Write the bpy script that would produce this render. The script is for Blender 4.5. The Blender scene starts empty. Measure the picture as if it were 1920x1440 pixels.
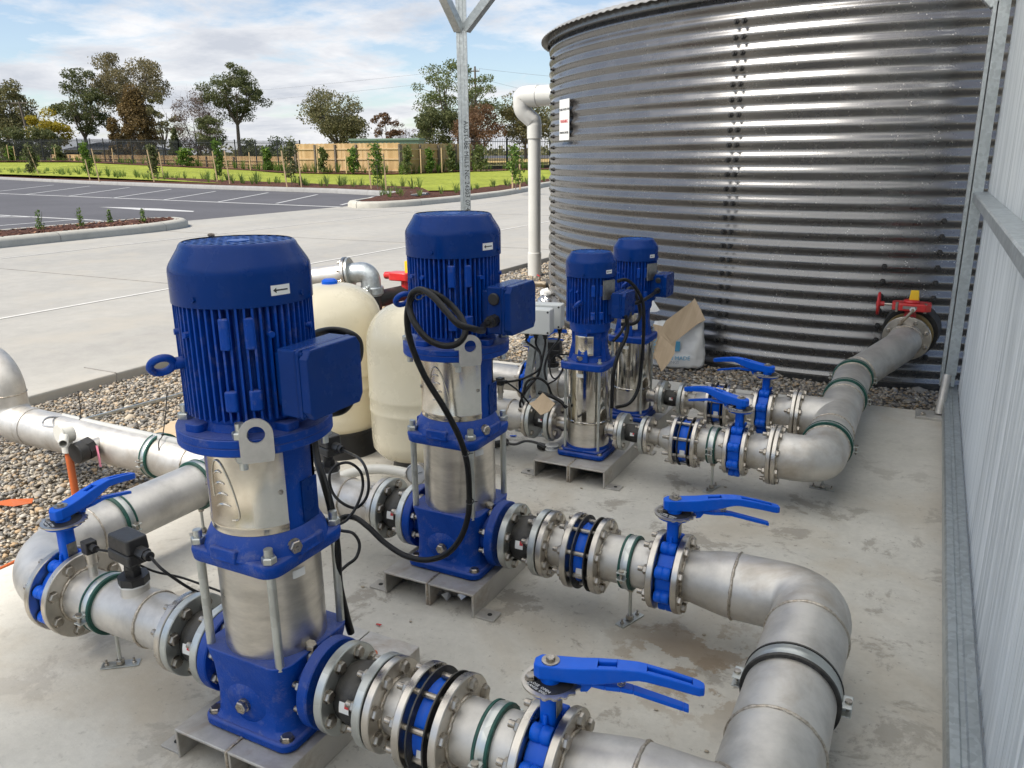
import bpy, math, random
from mathutils import Vector, Matrix
import numpy as np
R = math.radians
S = bpy.context.scene
col = S.collection
V = Vector

# ------------------------------------------------------------------ camera
CAM_F, CAM_PITCH, CAM_ROLL, CAM_YAW = 1500.0, R(15.9), R(0.55), R(27.4)
CAM_POS = V((0, 0, 1.28))
fw = V((-math.sin(CAM_YAW)*math.cos(CAM_PITCH), math.cos(CAM_YAW)*math.cos(CAM_PITCH), -math.sin(CAM_PITCH)))
rt = V((math.cos(CAM_YAW), math.sin(CAM_YAW), 0))
up = rt.cross(fw)
CR = math.cos(CAM_ROLL)*rt - math.sin(CAM_ROLL)*up
CU = math.sin(CAM_ROLL)*rt + math.cos(CAM_ROLL)*up
cd = bpy.data.cameras.new('camera'); cam = bpy.data.objects.new('camera', cd); col.objects.link(cam)
m = Matrix((CR, CU, -fw)).transposed().to_4x4(); m.translation = CAM_POS
cam.matrix_world = m
cd.sensor_width = 36; cd.lens = 36*CAM_F/1920; cd.clip_end = 3000; cd.clip_start = 0.05
S.camera = cam
def ray(x, y): return CR*((x-960)/CAM_F) + CU*(-(y-720)/CAM_F) + fw
def at(x, y, d=None, z=None):
    """a measured point of the photograph -> its place in the world, by depth or by height"""
    r = ray(x, y)
    return CAM_POS + r*(d if d is not None else (z-CAM_POS.z)/r.z)

# ------------------------------------------------------------------ world, sun, exposure
SUN_EL, SUN_AZ = 52, 214        # azimuth clockwise from +Y
W = bpy.data.worlds.new('World'); S.world = W; W.use_nodes = True
wn, wl = W.node_tree.nodes, W.node_tree.links
wn.clear()
wo = wn.new('ShaderNodeOutputWorld'); bg = wn.new('ShaderNodeBackground'); bg.inputs[1].default_value = 0.07
sky = wn.new('ShaderNodeTexSky'); sky.sky_type = 'NISHITA'; sky.sun_disc = False
sky.sun_elevation = R(SUN_EL); sky.sun_rotation = R(SUN_AZ); sky.air_density = 0.9; sky.dust_density = 0.7; sky.ozone_density = 1.0
tc = wn.new('ShaderNodeTexCoord'); sep = wn.new('ShaderNodeSeparateXYZ'); wl.new(tc.outputs['Generated'], sep.inputs[0])
def wmath(op, a, b=None, c=None):
    n = wn.new('ShaderNodeMath'); n.operation = op
    for i, q in enumerate((a, b, c)):
        if q is None: continue
        if isinstance(q, (int, float)): n.inputs[i].default_value = q
        else: wl.new(q, n.inputs[i])
    return n.outputs[0]
zz = wmath('ADD', wmath('MAXIMUM', sep.outputs[2], 0.0), 0.16)
cmb = wn.new('ShaderNodeCombineXYZ'); wl.new(wmath('DIVIDE', sep.outputs[0], zz), cmb.inputs[0]); wl.new(wmath('DIVIDE', sep.outputs[1], zz), cmb.inputs[1])
def wnoise(scale, detail, rough, dist=0.0, off=(0, 0, 0)):
    mp = wn.new('ShaderNodeMapping'); wl.new(cmb.outputs[0], mp.inputs[0]); mp.inputs['Location'].default_value = off
    n = wn.new('ShaderNodeTexNoise'); wl.new(mp.outputs[0], n.inputs['Vector'])
    n.inputs['Scale'].default_value = scale; n.inputs['Detail'].default_value = detail; n.inputs['Roughness'].default_value = rough; n.inputs['Distortion'].default_value = dist
    return n.outputs['Fac']
n1 = wnoise(0.62, 10, 0.6, 0.25, (5.3, 11.7, 0)); n2 = wnoise(2.6, 8, 0.62, 0.25, (5.1,3.2,0))
lowz = wmath('MULTIPLY', wmath('SUBTRACT', 0.15, sep.outputs[2]), 0.8)
dens = wmath('ADD', wmath('ADD', wmath('MULTIPLY', n1, 0.78), wmath('MULTIPLY', n2, 0.22)), lowz)
cr = wn.new('ShaderNodeValToRGB'); wl.new(dens, cr.inputs[0])
cr.color_ramp.elements[0].position = 0.500; cr.color_ramp.elements[0].color = (0.10, 0.10, 0.10, 1)
cr.color_ramp.elements[1].position = 0.572; cr.color_ramp.elements[1].color = (0.96, 0.96, 0.96, 1)
cs = wn.new('ShaderNodeValToRGB'); wl.new(wmath('ADD', wmath('MULTIPLY', dens, 0.6), wmath('MULTIPLY', wnoise(1.9, 8, 0.62, 0.3, (5.8, 11.9, 0)), 0.4)), cs.inputs[0])
cs.color_ramp.elements[0].position = 0.48; cs.color_ramp.elements[0].color = (6.3, 6.3, 6.4, 1)
cs.color_ramp.elements[1].position = 0.62; cs.color_ramp.elements[1].color = (4.0, 4.2, 4.65, 1)
mix = wn.new('ShaderNodeMixRGB'); wl.new(cr.outputs[0], mix.inputs[0])
wl.new(sky.outputs[0], mix.inputs[1]); wl.new(cs.outputs[0], mix.inputs[2])
wl.new(mix.outputs[0], bg.inputs[0]); wl.new(bg.outputs[0], wo.inputs[0])
sd = bpy.data.lights.new('sun', 'SUN'); sd.energy = 2.5; sd.angle = R(20); sd.color = (1, 0.94, 0.85)
sun = bpy.data.objects.new('sun', sd); col.objects.link(sun)
sdir = V((math.sin(R(SUN_AZ))*math.cos(R(SUN_EL)), math.cos(R(SUN_AZ))*math.cos(R(SUN_EL)), math.sin(R(SUN_EL))))
sun.rotation_euler = sdir.to_track_quat('Z', 'Y').to_euler()
S.view_settings.view_transform = 'Standard'; S.view_settings.look = 'None'; S.view_settings.exposure = 1.2; S.view_settings.gamma = 1
S.render.film_transparent = False
S.cycles.max_bounces = 8; S.cycles.transparent_max_bounces = 24; S.cycles.caustics_reflective = False; S.cycles.caustics_refractive = False

# ------------------------------------------------------------------ helpers: materials
def nt(name):
    mt = bpy.data.materials.new(name); mt.use_nodes = True
    n = mt.node_tree.nodes; return mt, n, mt.node_tree.links, n['Principled BSDF']
def ramp(n, l, fac, stops):
    r = n.new('ShaderNodeValToRGB'); l.new(fac, r.inputs[0]); e = r.color_ramp.elements
    while len(e) < len(stops): e.new(0.5)
    for i, (p, c) in enumerate(stops):
        e[i].position = p; e[i].color = tuple(c)+(1,) if len(c) == 3 else c
    return r.outputs[0]
def noise(n, l, scale, detail=4, rough=0.55, vec=None, stretch=None, dist=0):
    t = n.new('ShaderNodeTexNoise'); t.inputs['Scale'].default_value = scale; t.inputs['Detail'].default_value = detail
    t.inputs['Roughness'].default_value = rough; t.inputs['Distortion'].default_value = dist
    if vec is None:
        c = n.new('ShaderNodeTexCoord'); vec = c.outputs['Object']
    if stretch:
        mp = n.new('ShaderNodeMapping'); mp.inputs['Scale'].default_value = stretch; l.new(vec, mp.inputs[0]); vec = mp.outputs[0]
    l.new(vec, t.inputs['Vector']); return t.outputs['Fac']
def mixc(n, l, fac, a, b, mode='MIX'):
    x = n.new('ShaderNodeMixRGB'); x.blend_type = mode
    for i, q in ((0, fac), (1, a), (2, b)):
        if isinstance(q, (int, float)): x.inputs[i].default_value = q
        elif isinstance(q, tuple): x.inputs[i].default_value = q+(1,) if len(q) == 3 else q
        else: l.new(q, x.inputs[i])
    return x.outputs[0]
def bump(n, l, b, h, strength=0.3, dist=0.01):
    t = n.new('ShaderNodeBump'); t.inputs['Strength'].default_value = strength; t.inputs['Distance'].default_value = dist
    l.new(h, t.inputs['Height']); l.new(t.outputs[0], b.inputs['Normal']); return t
def mat(name, c1, c2=None, rough=0.5, metal=0.0, scale=6, rvar=0.1, bmp=0.0, bscale=60, dust=None, dustamt=0.0, spec=0.5, coat=0.0, stretch=None, thr=(0.35, 0.65)):
    mt, n, l, b = nt(name); c2 = c2 or tuple(x*0.75 for x in c1)
    f = noise(n, l, scale, 5, 0.6, stretch=stretch)
    c = ramp(n, l, f, [(thr[0], c2), (thr[1], c1)])
    if dust:
        g = n.new('ShaderNodeNewGeometry'); s = n.new('ShaderNodeSeparateXYZ'); l.new(g.outputs['Normal'], s.inputs[0])
        up_ = ramp(n, l, s.outputs[2], [(0.3, (0, 0, 0)), (0.95, (1, 1, 1))])
        sp = ramp(n, l, noise(n, l, 22, 9, 0.78), [(0.53, (0, 0, 0)), (0.74, (1, 1, 1))])
        a = mixc(n, l, 0.55, sp, up_, 'ADD'); a2 = mixc(n, l, 1.0, a, (dustamt,)*3, 'MULTIPLY')
        c = mixc(n, l, a2, c, dust)
    l.new(c, b.inputs['Base Color'])
    rr = ramp(n, l, noise(n, l, scale*2.3, 6, 0.65, stretch=stretch), [(0.3, (max(rough-rvar, 0.02),)*3), (0.7, (min(rough+rvar, 1),)*3)])
    l.new(rr, b.inputs['Roughness']); b.inputs['Metallic'].default_value = metal
    b.inputs['Specular IOR Level'].default_value = spec; b.inputs['Coat Weight'].default_value = coat; b.inputs['Coat Roughness'].default_value = 0.12
    if bmp: bump(n, l, b, noise(n, l, bscale, 6, 0.6), bmp, 0.004)
    return mt

# ------------------------------------------------------------------ helpers: meshes
def basis(a):
    a = V(a).normalized(); t = V((0, 0, 1)) if abs(a.z) < 0.9 else V((1, 0, 0))
    u = t.cross(a).normalized(); return u, a.cross(u).normalized(), a
class MB:
    def __init__(s): s.v = []; s.f = []
    def add(s, vs, fs):
        k = len(s.v); s.v += [tuple(q) for q in vs]; s.f += [[i+k for i in f] for f in fs]; return s
    def lathe(s, prof, o=(0, 0, 0), ax=(0, 0, 1), n=32, caps=True, a0=0.0, a1=2*math.pi):
        o = V(o); u, w, a = basis(ax); full = abs(a1-a0-2*math.pi) < 1e-6; nn = n if full else n+1; vs = []; fs = []
        for t, r in prof:
            for i in range(nn):
                g = a0+(a1-a0)*i/n; vs.append(o+a*t+(u*math.cos(g)+w*math.sin(g))*max(r, 1e-5))
        for j in range(len(prof)-1):
            for i in range(n if full else n):
                i2 = (i+1) % nn if full else i+1
                fs.append([j*nn+i, j*nn+i2, (j+1)*nn+i2, (j+1)*nn+i])
        if caps and full:
            fs.append(list(range(nn))[::-1]); fs.append([(len(prof)-1)*nn+i for i in range(nn)])
        return s.add(vs, fs)
    def cyl(s, a, b, r, r2=None, n=24, ch=0.0):
        a = V(a); b = V(b); L = (b-a).length; r2 = r if r2 is None else r2
        p = [(0, r), (L, r2)] if not ch else [(0, r-ch), (ch, r), (L-ch, r2), (L, r2-ch)]
        return s.lathe(p, a, b-a, n)
    def tube(s, pts, r, n=12, closed=False):
        pts = [V(p) for p in pts]; m = len(pts); rs = r if isinstance(r, (list, tuple)) else [r]*m; vs = []; fs = []; u = None
        for i, p in enumerate(pts):
            if closed: t = pts[(i+1) % m]-pts[i-1]
            else: t = pts[min(i+1, m-1)]-pts[max(i-1, 0)]
            t.normalize()
            if u is None: u, w, _ = basis(t)
            else: u = (u-t*u.dot(t)).normalized()
            w = t.cross(u)
            for k in range(n):
                g = 2*math.pi*k/n; vs.append(p+(u*math.cos(g)+w*math.sin(g))*rs[i])
        for i in range(m if closed else m-1):
            j = (i+1) % m
            for k in range(n):
                k2 = (k+1) % n; fs.append([i*n+k, i*n+k2, j*n+k2, j*n+k])
        if not closed: fs.append(list(range(n))[::-1]); fs.append([(m-1)*n+k for k in range(n)])
        return s.add(vs, fs)
    def box(s, c, d, rot=None):
        c = V(c); vs = []
        for x in (-.5, .5):
            for y in (-.5, .5):
                for z in (-.5, .5):
                    q = V((x*d[0], y*d[1], z*d[2])); q = rot @ q if rot else q; vs.append(c+q)
        return s.add(vs, [[0, 1, 3, 2], [4, 6, 7, 5], [0, 4, 5, 1], [2, 3, 7, 6], [0, 2, 6, 4], [1, 5, 7, 3]])
    def bar(s, a, b, w, h, up=(0, 0, 1)):
        a = V(a); b = V(b); t = (b-a).normalized(); u = V(up).cross(t)
        if u.length < 1e-4: u = V((1, 0, 0)).cross(t)
        u.normalize(); v = t.cross(u); M3 = Matrix((t, u, v)).transposed()
        return s.box((a+b)/2, ((b-a).length, w, h), M3)
    def prism(s, poly, a, b, o=(0, 0, 0), U=(1, 0, 0), Wd=(0, 1, 0), N=(0, 0, 1), k=1.0):
        o = V(o); U = V(U); Wd = V(Wd); N = V(N); n = len(poly)
        vs = [o+U*x+Wd*y+N*a for x, y in poly]+[o+U*x*k+Wd*y*k+N*b for x, y in poly]
        return s.add(vs, [list(range(n))[::-1], list(range(n, 2*n))]+[[i, (i+1) % n, n+(i+1) % n, n+i] for i in range(n)])
    def sphere(s, c, r, n=16, m=10, sc=(1, 1, 1)):
        c = V(c); vs = []; fs = []
        for j in range(m+1):
            t = math.pi*j/m
            for i in range(n):
                g = 2*math.pi*i/n; vs.append(c+V((math.sin(t)*math.cos(g)*sc[0], math.sin(t)*math.sin(g)*sc[1], math.cos(t)*sc[2]))*r)
        for j in range(m):
            for i in range(n):
                fs.append([j*n+i, (j+1)*n+i, (j+1)*n+(i+1) % n, j*n+(i+1) % n])
        return s.add(vs, fs)
    def hexa(s, o, ax, r, h, n=6):
        return s.lathe([(0, r), (h*0.82, r), (h, r*0.86)], o, ax, n)
    def build(s, name, mt, parent=None, smooth=35, bevel=0, seg=2):
        me = bpy.data.meshes.new(name); me.from_pydata(s.v, [], s.f); me.update()
        if smooth:
            me.shade_smooth(); me.set_sharp_from_angle(angle=R(smooth))
        if mt: me.materials.append(mt)
        ob = bpy.data.objects.new(name, me); col.objects.link(ob)
        if parent: ob.parent = parent
        if bevel:
            bv = ob.modifiers.new('bevel', 'BEVEL'); bv.width = bevel; bv.segments = seg; bv.limit_method = 'ANGLE'; bv.angle_limit = R(40); bv.harden_normals = False
        return ob
def rrect(w, h, r, n=5):
    p = []
    for cx, cy, a0 in ((w/2-r, h/2-r, 0), (-w/2+r, h/2-r, 90), (-w/2+r, -h/2+r, 180), (w/2-r, -h/2+r, 270)):
        for i in range(n+1):
            a = R(a0+90*i/n); p.append((cx+r*math.cos(a), cy+r*math.sin(a)))
    return p
def arc_path(pts, rad, n=8):
    """polyline with its corners rounded"""
    pts = [V(p) for p in pts]; out = [pts[0]]
    for i in range(1, len(pts)-1):
        a, b, c = pts[i-1], pts[i], pts[i+1]; d1 = (a-b).normalized(); d2 = (c-b).normalized()
        th = d1.angle(d2); t = min(rad/math.tan(th/2), (a-b).length*.49, (c-b).length*.49); rr = t*math.tan(th/2)
        ctr = b+(d1+d2).normalized()*(rr/math.sin(th/2)); p0 = b+d1*t; p1 = b+d2*t; e1 = (p0-ctr); e2 = (p1-ctr)
        ang = e1.angle(e2); ax = e1.cross(e2).normalized()
        for k in range(n+1): out.append(ctr+Matrix.Rotation(ang*k/n, 3, ax) @ e1)
    out.append(pts[-1]); return out
def spline(pts, n=8):
    pts = [V(p) for p in pts]; q = [pts[0]*2-pts[1]]+pts+[pts[-1]*2-pts[-2]]; out = []
    for i in range(1, len(q)-2):
        for k in range(n):
            t = k/n; a, b, c, d = q[i-1], q[i], q[i+1], q[i+2]
            out.append(0.5*((2*b)+(c-a)*t+(2*a-5*b+4*c-d)*t*t+(3*b-a-3*c+d)*t**3))
    out.append(pts[-1]); return out
def text(name, s, size, mt, o, U, Wd, parent=None, depth=0.0004, align='CENTER', sx=1.0):
    c = bpy.data.curves.new('t', 'FONT'); c.body = s; c.size = size; c.extrude = depth; c.align_x = align; c.align_y = 'CENTER'; c.resolution_u = 2
    t = bpy.data.objects.new('t', c); col.objects.link(t); dg = bpy.context.evaluated_depsgraph_get()
    me = bpy.data.meshes.new_from_object(t.evaluated_get(dg)); bpy.data.objects.remove(t)
    U = V(U).normalized(); Wd = V(Wd).normalized(); N = U.cross(Wd); o = V(o)
    for v in me.vertices: v.co = o+U*v.co.x*sx+Wd*v.co.y+N*v.co.z
    me.materials.clear(); me.materials.append(mt)
    ob = bpy.data.objects.new(name, me); col.objects.link(ob)
    if parent: ob.parent = parent
    return ob
def tag(o, label, cat, group=None, kind=None):
    if label: o['label'] = label
    if cat: o['category'] = cat
    if group: o['group'] = group
    if kind: o['kind'] = kind
    return o
def struct(o): o['kind'] = 'structure'; return o
def thing(name, loc, label, cat, group=None, rz=0.0):
    o = bpy.data.objects.new(name, None); col.objects.link(o); o.location = loc; o.rotation_euler = (0, 0, rz); o.empty_display_size = 0.1
    return tag(o, label, cat, group)
def copy_tree(o, parent=None):
    kids = [c for c in bpy.data.objects if c.parent == o]
    c = o.copy(); col.objects.link(c); c.parent = parent
    for k in kids: copy_tree(k, c)
    return c
def inst(me_ob, name, parent, M):
    o = bpy.data.objects.new(name, me_ob); col.objects.link(o); o.parent = parent; o.matrix_local = M; return o
def frame(o, ax):
    u, w, a = basis(ax); M = Matrix((a, u, w)).transposed().to_4x4(); M.translation = V(o); return M
def mesh_only(mb, name, mt, smooth=35):
    ob = mb.build(name, mt, None, smooth); me = ob.data; bpy.data.objects.remove(ob); return me

# ------------------------------------------------------------------ materials
DUST = (0.42, 0.37, 0.29)
M = {}
M['blue'] = mat('blue_enamel', (0.001, 0.056, 0.35), (0.001, 0.044, 0.28), rough=0.45, rvar=0.12, scale=9, dust=DUST, dustamt=0.27, bmp=0.35, bscale=240, spec=0.2)
M['blue_cover'] = mat('blue_sheet_enamel', (0.0008, 0.031, 0.18), (0.0008, 0.026, 0.15), rough=0.27, rvar=0.05, scale=4, dust=DUST, dustamt=0.03, spec=0.16)
M['blue_valve'] = mat('bright_blue_epoxy', (0.002, 0.115, 0.68), (0.002, 0.10, 0.6), rough=0.34, rvar=0.06, scale=8, dust=DUST, dustamt=0.04, spec=0.25)
def steel(name, c, rough, rvar, stretch=None, stain=None, bm=0.03):
    mt, n, l, b = nt(name)
    f = noise(n, l, 9, 7, 0.65, stretch=stretch)
    cc = ramp(n, l, f, [(0.32, tuple(x*0.72 for x in c)), (0.6, c)])
    if stain:
        g = ramp(n, l, noise(n, l, 3.5, 6, 0.7, dist=0.6), [(0.54, (0, 0, 0)), (0.72, (0.7, 0.7, 0.7))]); cc = mixc(n, l, g, cc, stain)
    l.new(cc, b.inputs['Base Color']); b.inputs['Metallic'].default_value = 1
    rr = ramp(n, l, noise(n, l, 14, 8, 0.7, stretch=stretch), [(0.3, (rough-rvar,)*3), (0.7, (rough+rvar,)*3)])
    l.new(rr, b.inputs['Roughness']); bump(n, l, b, noise(n, l, 120, 5, 0.6, stretch=stretch), bm, 0.002)
    if rough > .45: b.inputs['Metallic'].default_value = 0.8
    return mt
M['ss_pipe'] = steel('pickled_stainless_pipe', (0.66, 0.635, 0.59), 0.52, 0.1, stain=(0.40, 0.33, 0.25))
M['ss_flange'] = steel('machined_stainless', (0.62, 0.58, 0.52), 0.33, 0.1)
M['ss_satin'] = steel('satin_stainless_barrel', (0.76, 0.72, 0.655), 0.33, 0.07, stretch=(1, 1, 3))
M['ss_polish'] = steel('polished_stainless_barrel', (0.72, 0.69, 0.63), 0.085, 0.03, stretch=(1, 1, 2), bm=0.01)
M['ss_plate'] = steel('bright_stainless_guard', (0.72, 0.67, 0.58), 0.2, 0.06)
M['ss_dull'] = steel('dull_grey_steel_channel', (0.60, 0.58, 0.54), 0.6, 0.1, stain=(0.3, 0.2, 0.12))
M['weld'] = mat('heat_tinted_weld', (0.62, 0.57, 0.49), (0.38, 0.32, 0.25), rough=0.4, metal=0.9, scale=120, bmp=0.6, bscale=160)
M['bolt'] = mat('stainless_bolt', (0.50, 0.46, 0.40), (0.30, 0.27, 0.23), rough=0.33, metal=1, scale=40, rvar=0.12)
def galv(name, c=(0.56, 0.60, 0.61), rough=0.42, sc=70):
    mt, n, l, b = nt(name)
    t = n.new('ShaderNodeTexVoronoi'); t.inputs['Scale'].default_value = sc; tcn = n.new('ShaderNodeTexCoord'); l.new(tcn.outputs['Object'], t.inputs[0])
    bw = n.new('ShaderNodeRGBToBW'); l.new(t.outputs['Color'], bw.inputs[0])
    cc = ramp(n, l, bw.outputs[0], [(0.2, tuple(x*0.8 for x in c)), (0.8, c)])
    cc = mixc(n, l, ramp(n, l, noise(n, l, 4, 6, 0.6), [(0.4, (0, 0, 0)), (0.75, (0.5, 0.5, 0.5))]), cc, tuple(x*0.62 for x in c))
    l.new(cc, b.inputs['Base Color']); b.inputs['Metallic'].default_value = 0.85
    l.new(ramp(n, l, noise(n, l, 18, 6, 0.6), [(0.3, (rough-.08,)*3), (0.7, (rough+.1,)*3)]), b.inputs['Roughness'])
    return mt
M['galv'] = galv('galvanised_steel'); M['galv_flange'] = galv('zinc_plated_flange', (0.60, 0.62, 0.59), 0.36, 30)
M['rubber'] = mat('black_rubber', (0.035, 0.034, 0.032), (0.015, 0.015, 0.015), rough=0.55, scale=30, dust=DUST, dustamt=0.15, bmp=0.1)
M['rubber_clean'] = mat('black_cable_sheath', (0.008, 0.008, 0.0085), (0.005, 0.005, 0.005), rough=0.4, spec=0.3, scale=20)
M['plastic_black'] = mat('black_plastic', (0.022, 0.022, 0.023), (0.015, 0.015, 0.015), rough=0.42, scale=20, dust=DUST, dustamt=0.06)
M['green_rubber'] = mat('green_rubber_lining', (0.012, 0.09, 0.065), (0.008, 0.06, 0.045), rough=0.5, scale=30)
M['cream'] = mat('cream_tank_enamel', (0.80, 0.72, 0.53), (0.75, 0.67, 0.48), rough=0.28, scale=2, rvar=0.05, coat=0.3)
M['white'] = mat('white_label', (0.78, 0.78, 0.75), (0.7, 0.7, 0.68), rough=0.5)
M['black'] = mat('black_print_and_hole_shade', (0.02, 0.02, 0.02), (0.02, 0.02, 0.02), rough=0.5)  # flat black for print, small parts and the painted dark of holes
M['redprint'] = mat('red_print', (0.6, 0.05, 0.05), rough=0.5)
M['red'] = mat('red_enamel', (0.62, 0.03, 0.03), (0.5, 0.02, 0.02), rough=0.35, coat=0.2)
M['yellow'] = mat('yellow_plastic', (0.85, 0.55, 0.02), (0.8, 0.5, 0.02), rough=0.4)
M['orange'] = mat('orange_conduit', (0.56, 0.13, 0.035), (0.48, 0.11, 0.03), rough=0.42)
M['pvc'] = mat('cream_pvc', (0.66, 0.65, 0.60), (0.6, 0.59, 0.54), rough=0.35, scale=3)
M['grey_plastic'] = mat('light_grey_plastic', (0.70, 0.71, 0.67), (0.66, 0.67, 0.63), rough=0.45, scale=5)
M['grey_cable'] = mat('grey_cable', (0.33, 0.34, 0.36), rough=0.45)
M['pink'] = mat('pink_tape', (0.75, 0.25, 0.35), rough=0.5)
M['brass'] = mat('ochre_flange_paint', (0.42, 0.32, 0.14), (0.3, 0.22, 0.1), rough=0.45, metal=0.3, scale=20)
M['card'] = mat('corrugated_cardboard', (0.50, 0.38, 0.25), (0.44, 0.33, 0.21), rough=0.8, scale=5, stretch=(12, 1, 1))
M['foil'] = steel('crumpled_foil', (0.6, 0.6, 0.6), 0.3, 0.1)
M['timber'] = mat('stake_timber', (0.62, 0.45, 0.25), (0.5, 0.34, 0.18), rough=0.75, scale=12)
M['fence_black'] = mat('black_powder_coat', (0.022, 0.023, 0.024), (0.015, 0.016, 0.017), rough=0.45)
M['bronze'] = mat('bronze_fitting', (0.45, 0.38, 0.28), (0.35, 0.28, 0.2), rough=0.35, metal=0.9)
M['nameplate'] = mat('etched_nameplate', (0.32, 0.31, 0.28), (0.2, 0.2, 0.19), rough=0.4, metal=0.8, scale=50)

def concrete(name, c1, c2, stain=None, dark=None, edge=0.3, broom=None, dirt=0.5):
    mt, n, l, b = nt(name); g = n.new('ShaderNodeNewGeometry'); P = g.outputs['Position']
    f = noise(n, l, 1.1, 8, 0.62, vec=P, stretch=broom)
    c = ramp(n, l, f, [(0.33, c2), (0.63, c1)])
    fine = ramp(n, l, noise(n, l, 45, 7, 0.7, vec=P), [(0.3, (0.80,)*3), (0.62, (1.0,)*3)]); c = mixc(n, l, dirt, c, mixc(n, l, 1.0, c, fine, 'MULTIPLY'))
    mid = ramp(n, l, noise(n, l, 5.5, 8, 0.7, vec=P), [(0.35, (0.84,)*3), (0.6, (1.0,)*3)]); c = mixc(n, l, 0.7, c, mixc(n, l, 1.0, c, mid, 'MULTIPLY'))
    if stain:
        s = ramp(n, l, noise(n, l, 1.5, 7, 0.6, vec=P, dist=0.5), [(0.50, (0, 0, 0)), (0.66, (0.6, 0.6, 0.6))]); c = mixc(n, l, s, c, stain)
    if dark:
        vx = n.new('ShaderNodeVectorMath'); vx.operation = 'DISTANCE'; l.new(P, vx.inputs[0]); vx.inputs[1].default_value = (-1.0, 2.3, 0)
        near = ramp(n, l, vx.outputs['Value'], [(0.35, (1, 1, 1)), (1.0, (0, 0, 0))])
        near.node.color_ramp.elements[0].position = 0.45
        s = ramp(n, l, noise(n, l, 4.5, 9, 0.72, vec=P, dist=0.4), [(0.555, (0, 0, 0)), (0.60, (0.75, 0.75, 0.75))])
        s0 = n.new('ShaderNodeMath'); s0.operation = 'DIVIDE'; l.new(vx.outputs['Value'], s0.inputs[0]); s0.inputs[1].default_value = 2.1
        l.new(s0.outputs[0], near.node.inputs[0])
        c = mixc(n, l, mixc(n, l, 1.0, s, near, 'MULTIPLY'), c, dark)
        sp2 = ramp(n, l, noise(n, l, 38, 6, 0.75, vec=P), [(0.60, (0, 0, 0)), (0.66, (0.75, 0.75, 0.75))]); c = mixc(n, l, mixc(n, l, 1.0, sp2, near, 'MULTIPLY'), c, (0.24, 0.22, 0.19))
        vy = n.new('ShaderNodeVectorMath'); vy.operation = 'DISTANCE'; l.new(P, vy.inputs[0]); vy.inputs[1].default_value = (-0.42, 1.82, 0)
        ny = n.new('ShaderNodeMath'); ny.operation = 'DIVIDE'; l.new(vy.outputs['Value'], ny.inputs[0]); ny.inputs[1].default_value = 0.32
        near2 = ramp(n, l, ny.outputs[0], [(0.3, (1, 1, 1)), (1.0, (0, 0, 0))])
        s2 = ramp(n, l, noise(n, l, 6, 8, 0.65, vec=P), [(0.5, (0, 0, 0)), (0.53, (0.7, 0.7, 0.7))])
        c = mixc(n, l, mixc(n, l, 1.0, s2, near2, 'MULTIPLY'), c, (0.29, 0.21, 0.13))
    l.new(c, b.inputs['Base Color']); b.inputs['Roughness'].default_value = 0.78; b.inputs['Specular IOR Level'].default_value = 0.35
    h1 = noise(n, l, 70, 8, 0.7, vec=P); h2 = noise(n, l, 9, 5, 0.6, vec=P, stretch=(1, 2.4, 1)); bump(n, l, b, mixc(n, l, 0.5, h1, h2), edge, 0.006); return mt
M['pad'] = concrete('trowelled_slab_concrete', (0.64, 0.61, 0.54), (0.56, 0.535, 0.465), stain=(0.45, 0.38, 0.28), dark=(0.31, 0.28, 0.235))
M['drive'] = concrete('broomed_drive_concrete', (0.44, 0.42, 0.37), (0.36, 0.345, 0.31), edge=0.15, broom=(0.5, 0.14, 1), dirt=0.3, stain=(0.42, 0.385, 0.32))
M['kerb'] = concrete('kerb_concrete', (0.54, 0.515, 0.44), (0.47, 0.45, 0.38), edge=0.2)
M['kerb_grey'] = concrete('grey_kerb_concrete', (0.34, 0.335, 0.32), (0.29, 0.285, 0.27), edge=0.2)
M['joint'] = mat('joint_sealant', (0.68, 0.66, 0.60), (0.6, 0.58, 0.53), rough=0.7)
M['saw'] = mat('dark_joint', (0.30, 0.285, 0.26), rough=0.8)
M['asphalt'] = concrete('grey_asphalt', (0.125, 0.12, 0.125), (0.095, 0.092, 0.095), edge=0.4, broom=(0.2, 0.3, 1), dirt=0.4)
M['paint'] = mat('white_road_paint', (0.62, 0.61, 0.58), (0.5, 0.49, 0.46), rough=0.6, scale=30)
def ground(name, stops, sc=30, bm=0.6, dist=0.03, sc2=1.5):
    mt, n, l, b = nt(name); P = n.new('ShaderNodeNewGeometry').outputs['Position']
    c = ramp(n, l, noise(n, l, sc, 8, 0.7, vec=P), stops)
    c = mixc(n, l, 0.5, c, mixc(n, l, 1.0, c, ramp(n, l, noise(n, l, sc2, 6, 0.6, vec=P), [(0.35, (0.6,)*3), (0.65, (1.15,)*3)]), 'MULTIPLY'))
    l.new(c, b.inputs['Base Color']); b.inputs['Roughness'].default_value = 0.9; b.inputs['Specular IOR Level'].default_value = 0.2
    bump(n, l, b, noise(n, l, sc, 8, 0.7, vec=P), bm, dist); return mt
M['gravel'] = ground('gravel_bed', [(0.3, (0.2, 0.18, 0.15)), (0.5, (0.33, 0.30, 0.24)), (0.7, (0.45, 0.40, 0.33))], 55, 0.8, 0.02)
M['mulch'] = ground('bark_mulch', [(0.35, (0.04, 0.018, 0.011)), (0.55, (0.12, 0.052, 0.033)), (0.72, (0.2, 0.1, 0.065))], 14, 1.0, 0.06)
M['grass'] = ground('lawn_grass', [(0.32, (0.15, 0.18, 0.022)), (0.5, (0.28, 0.32, 0.04)), (0.68, (0.42, 0.43, 0.085))], 4, 0.8, 0.06, 0.35)
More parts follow.
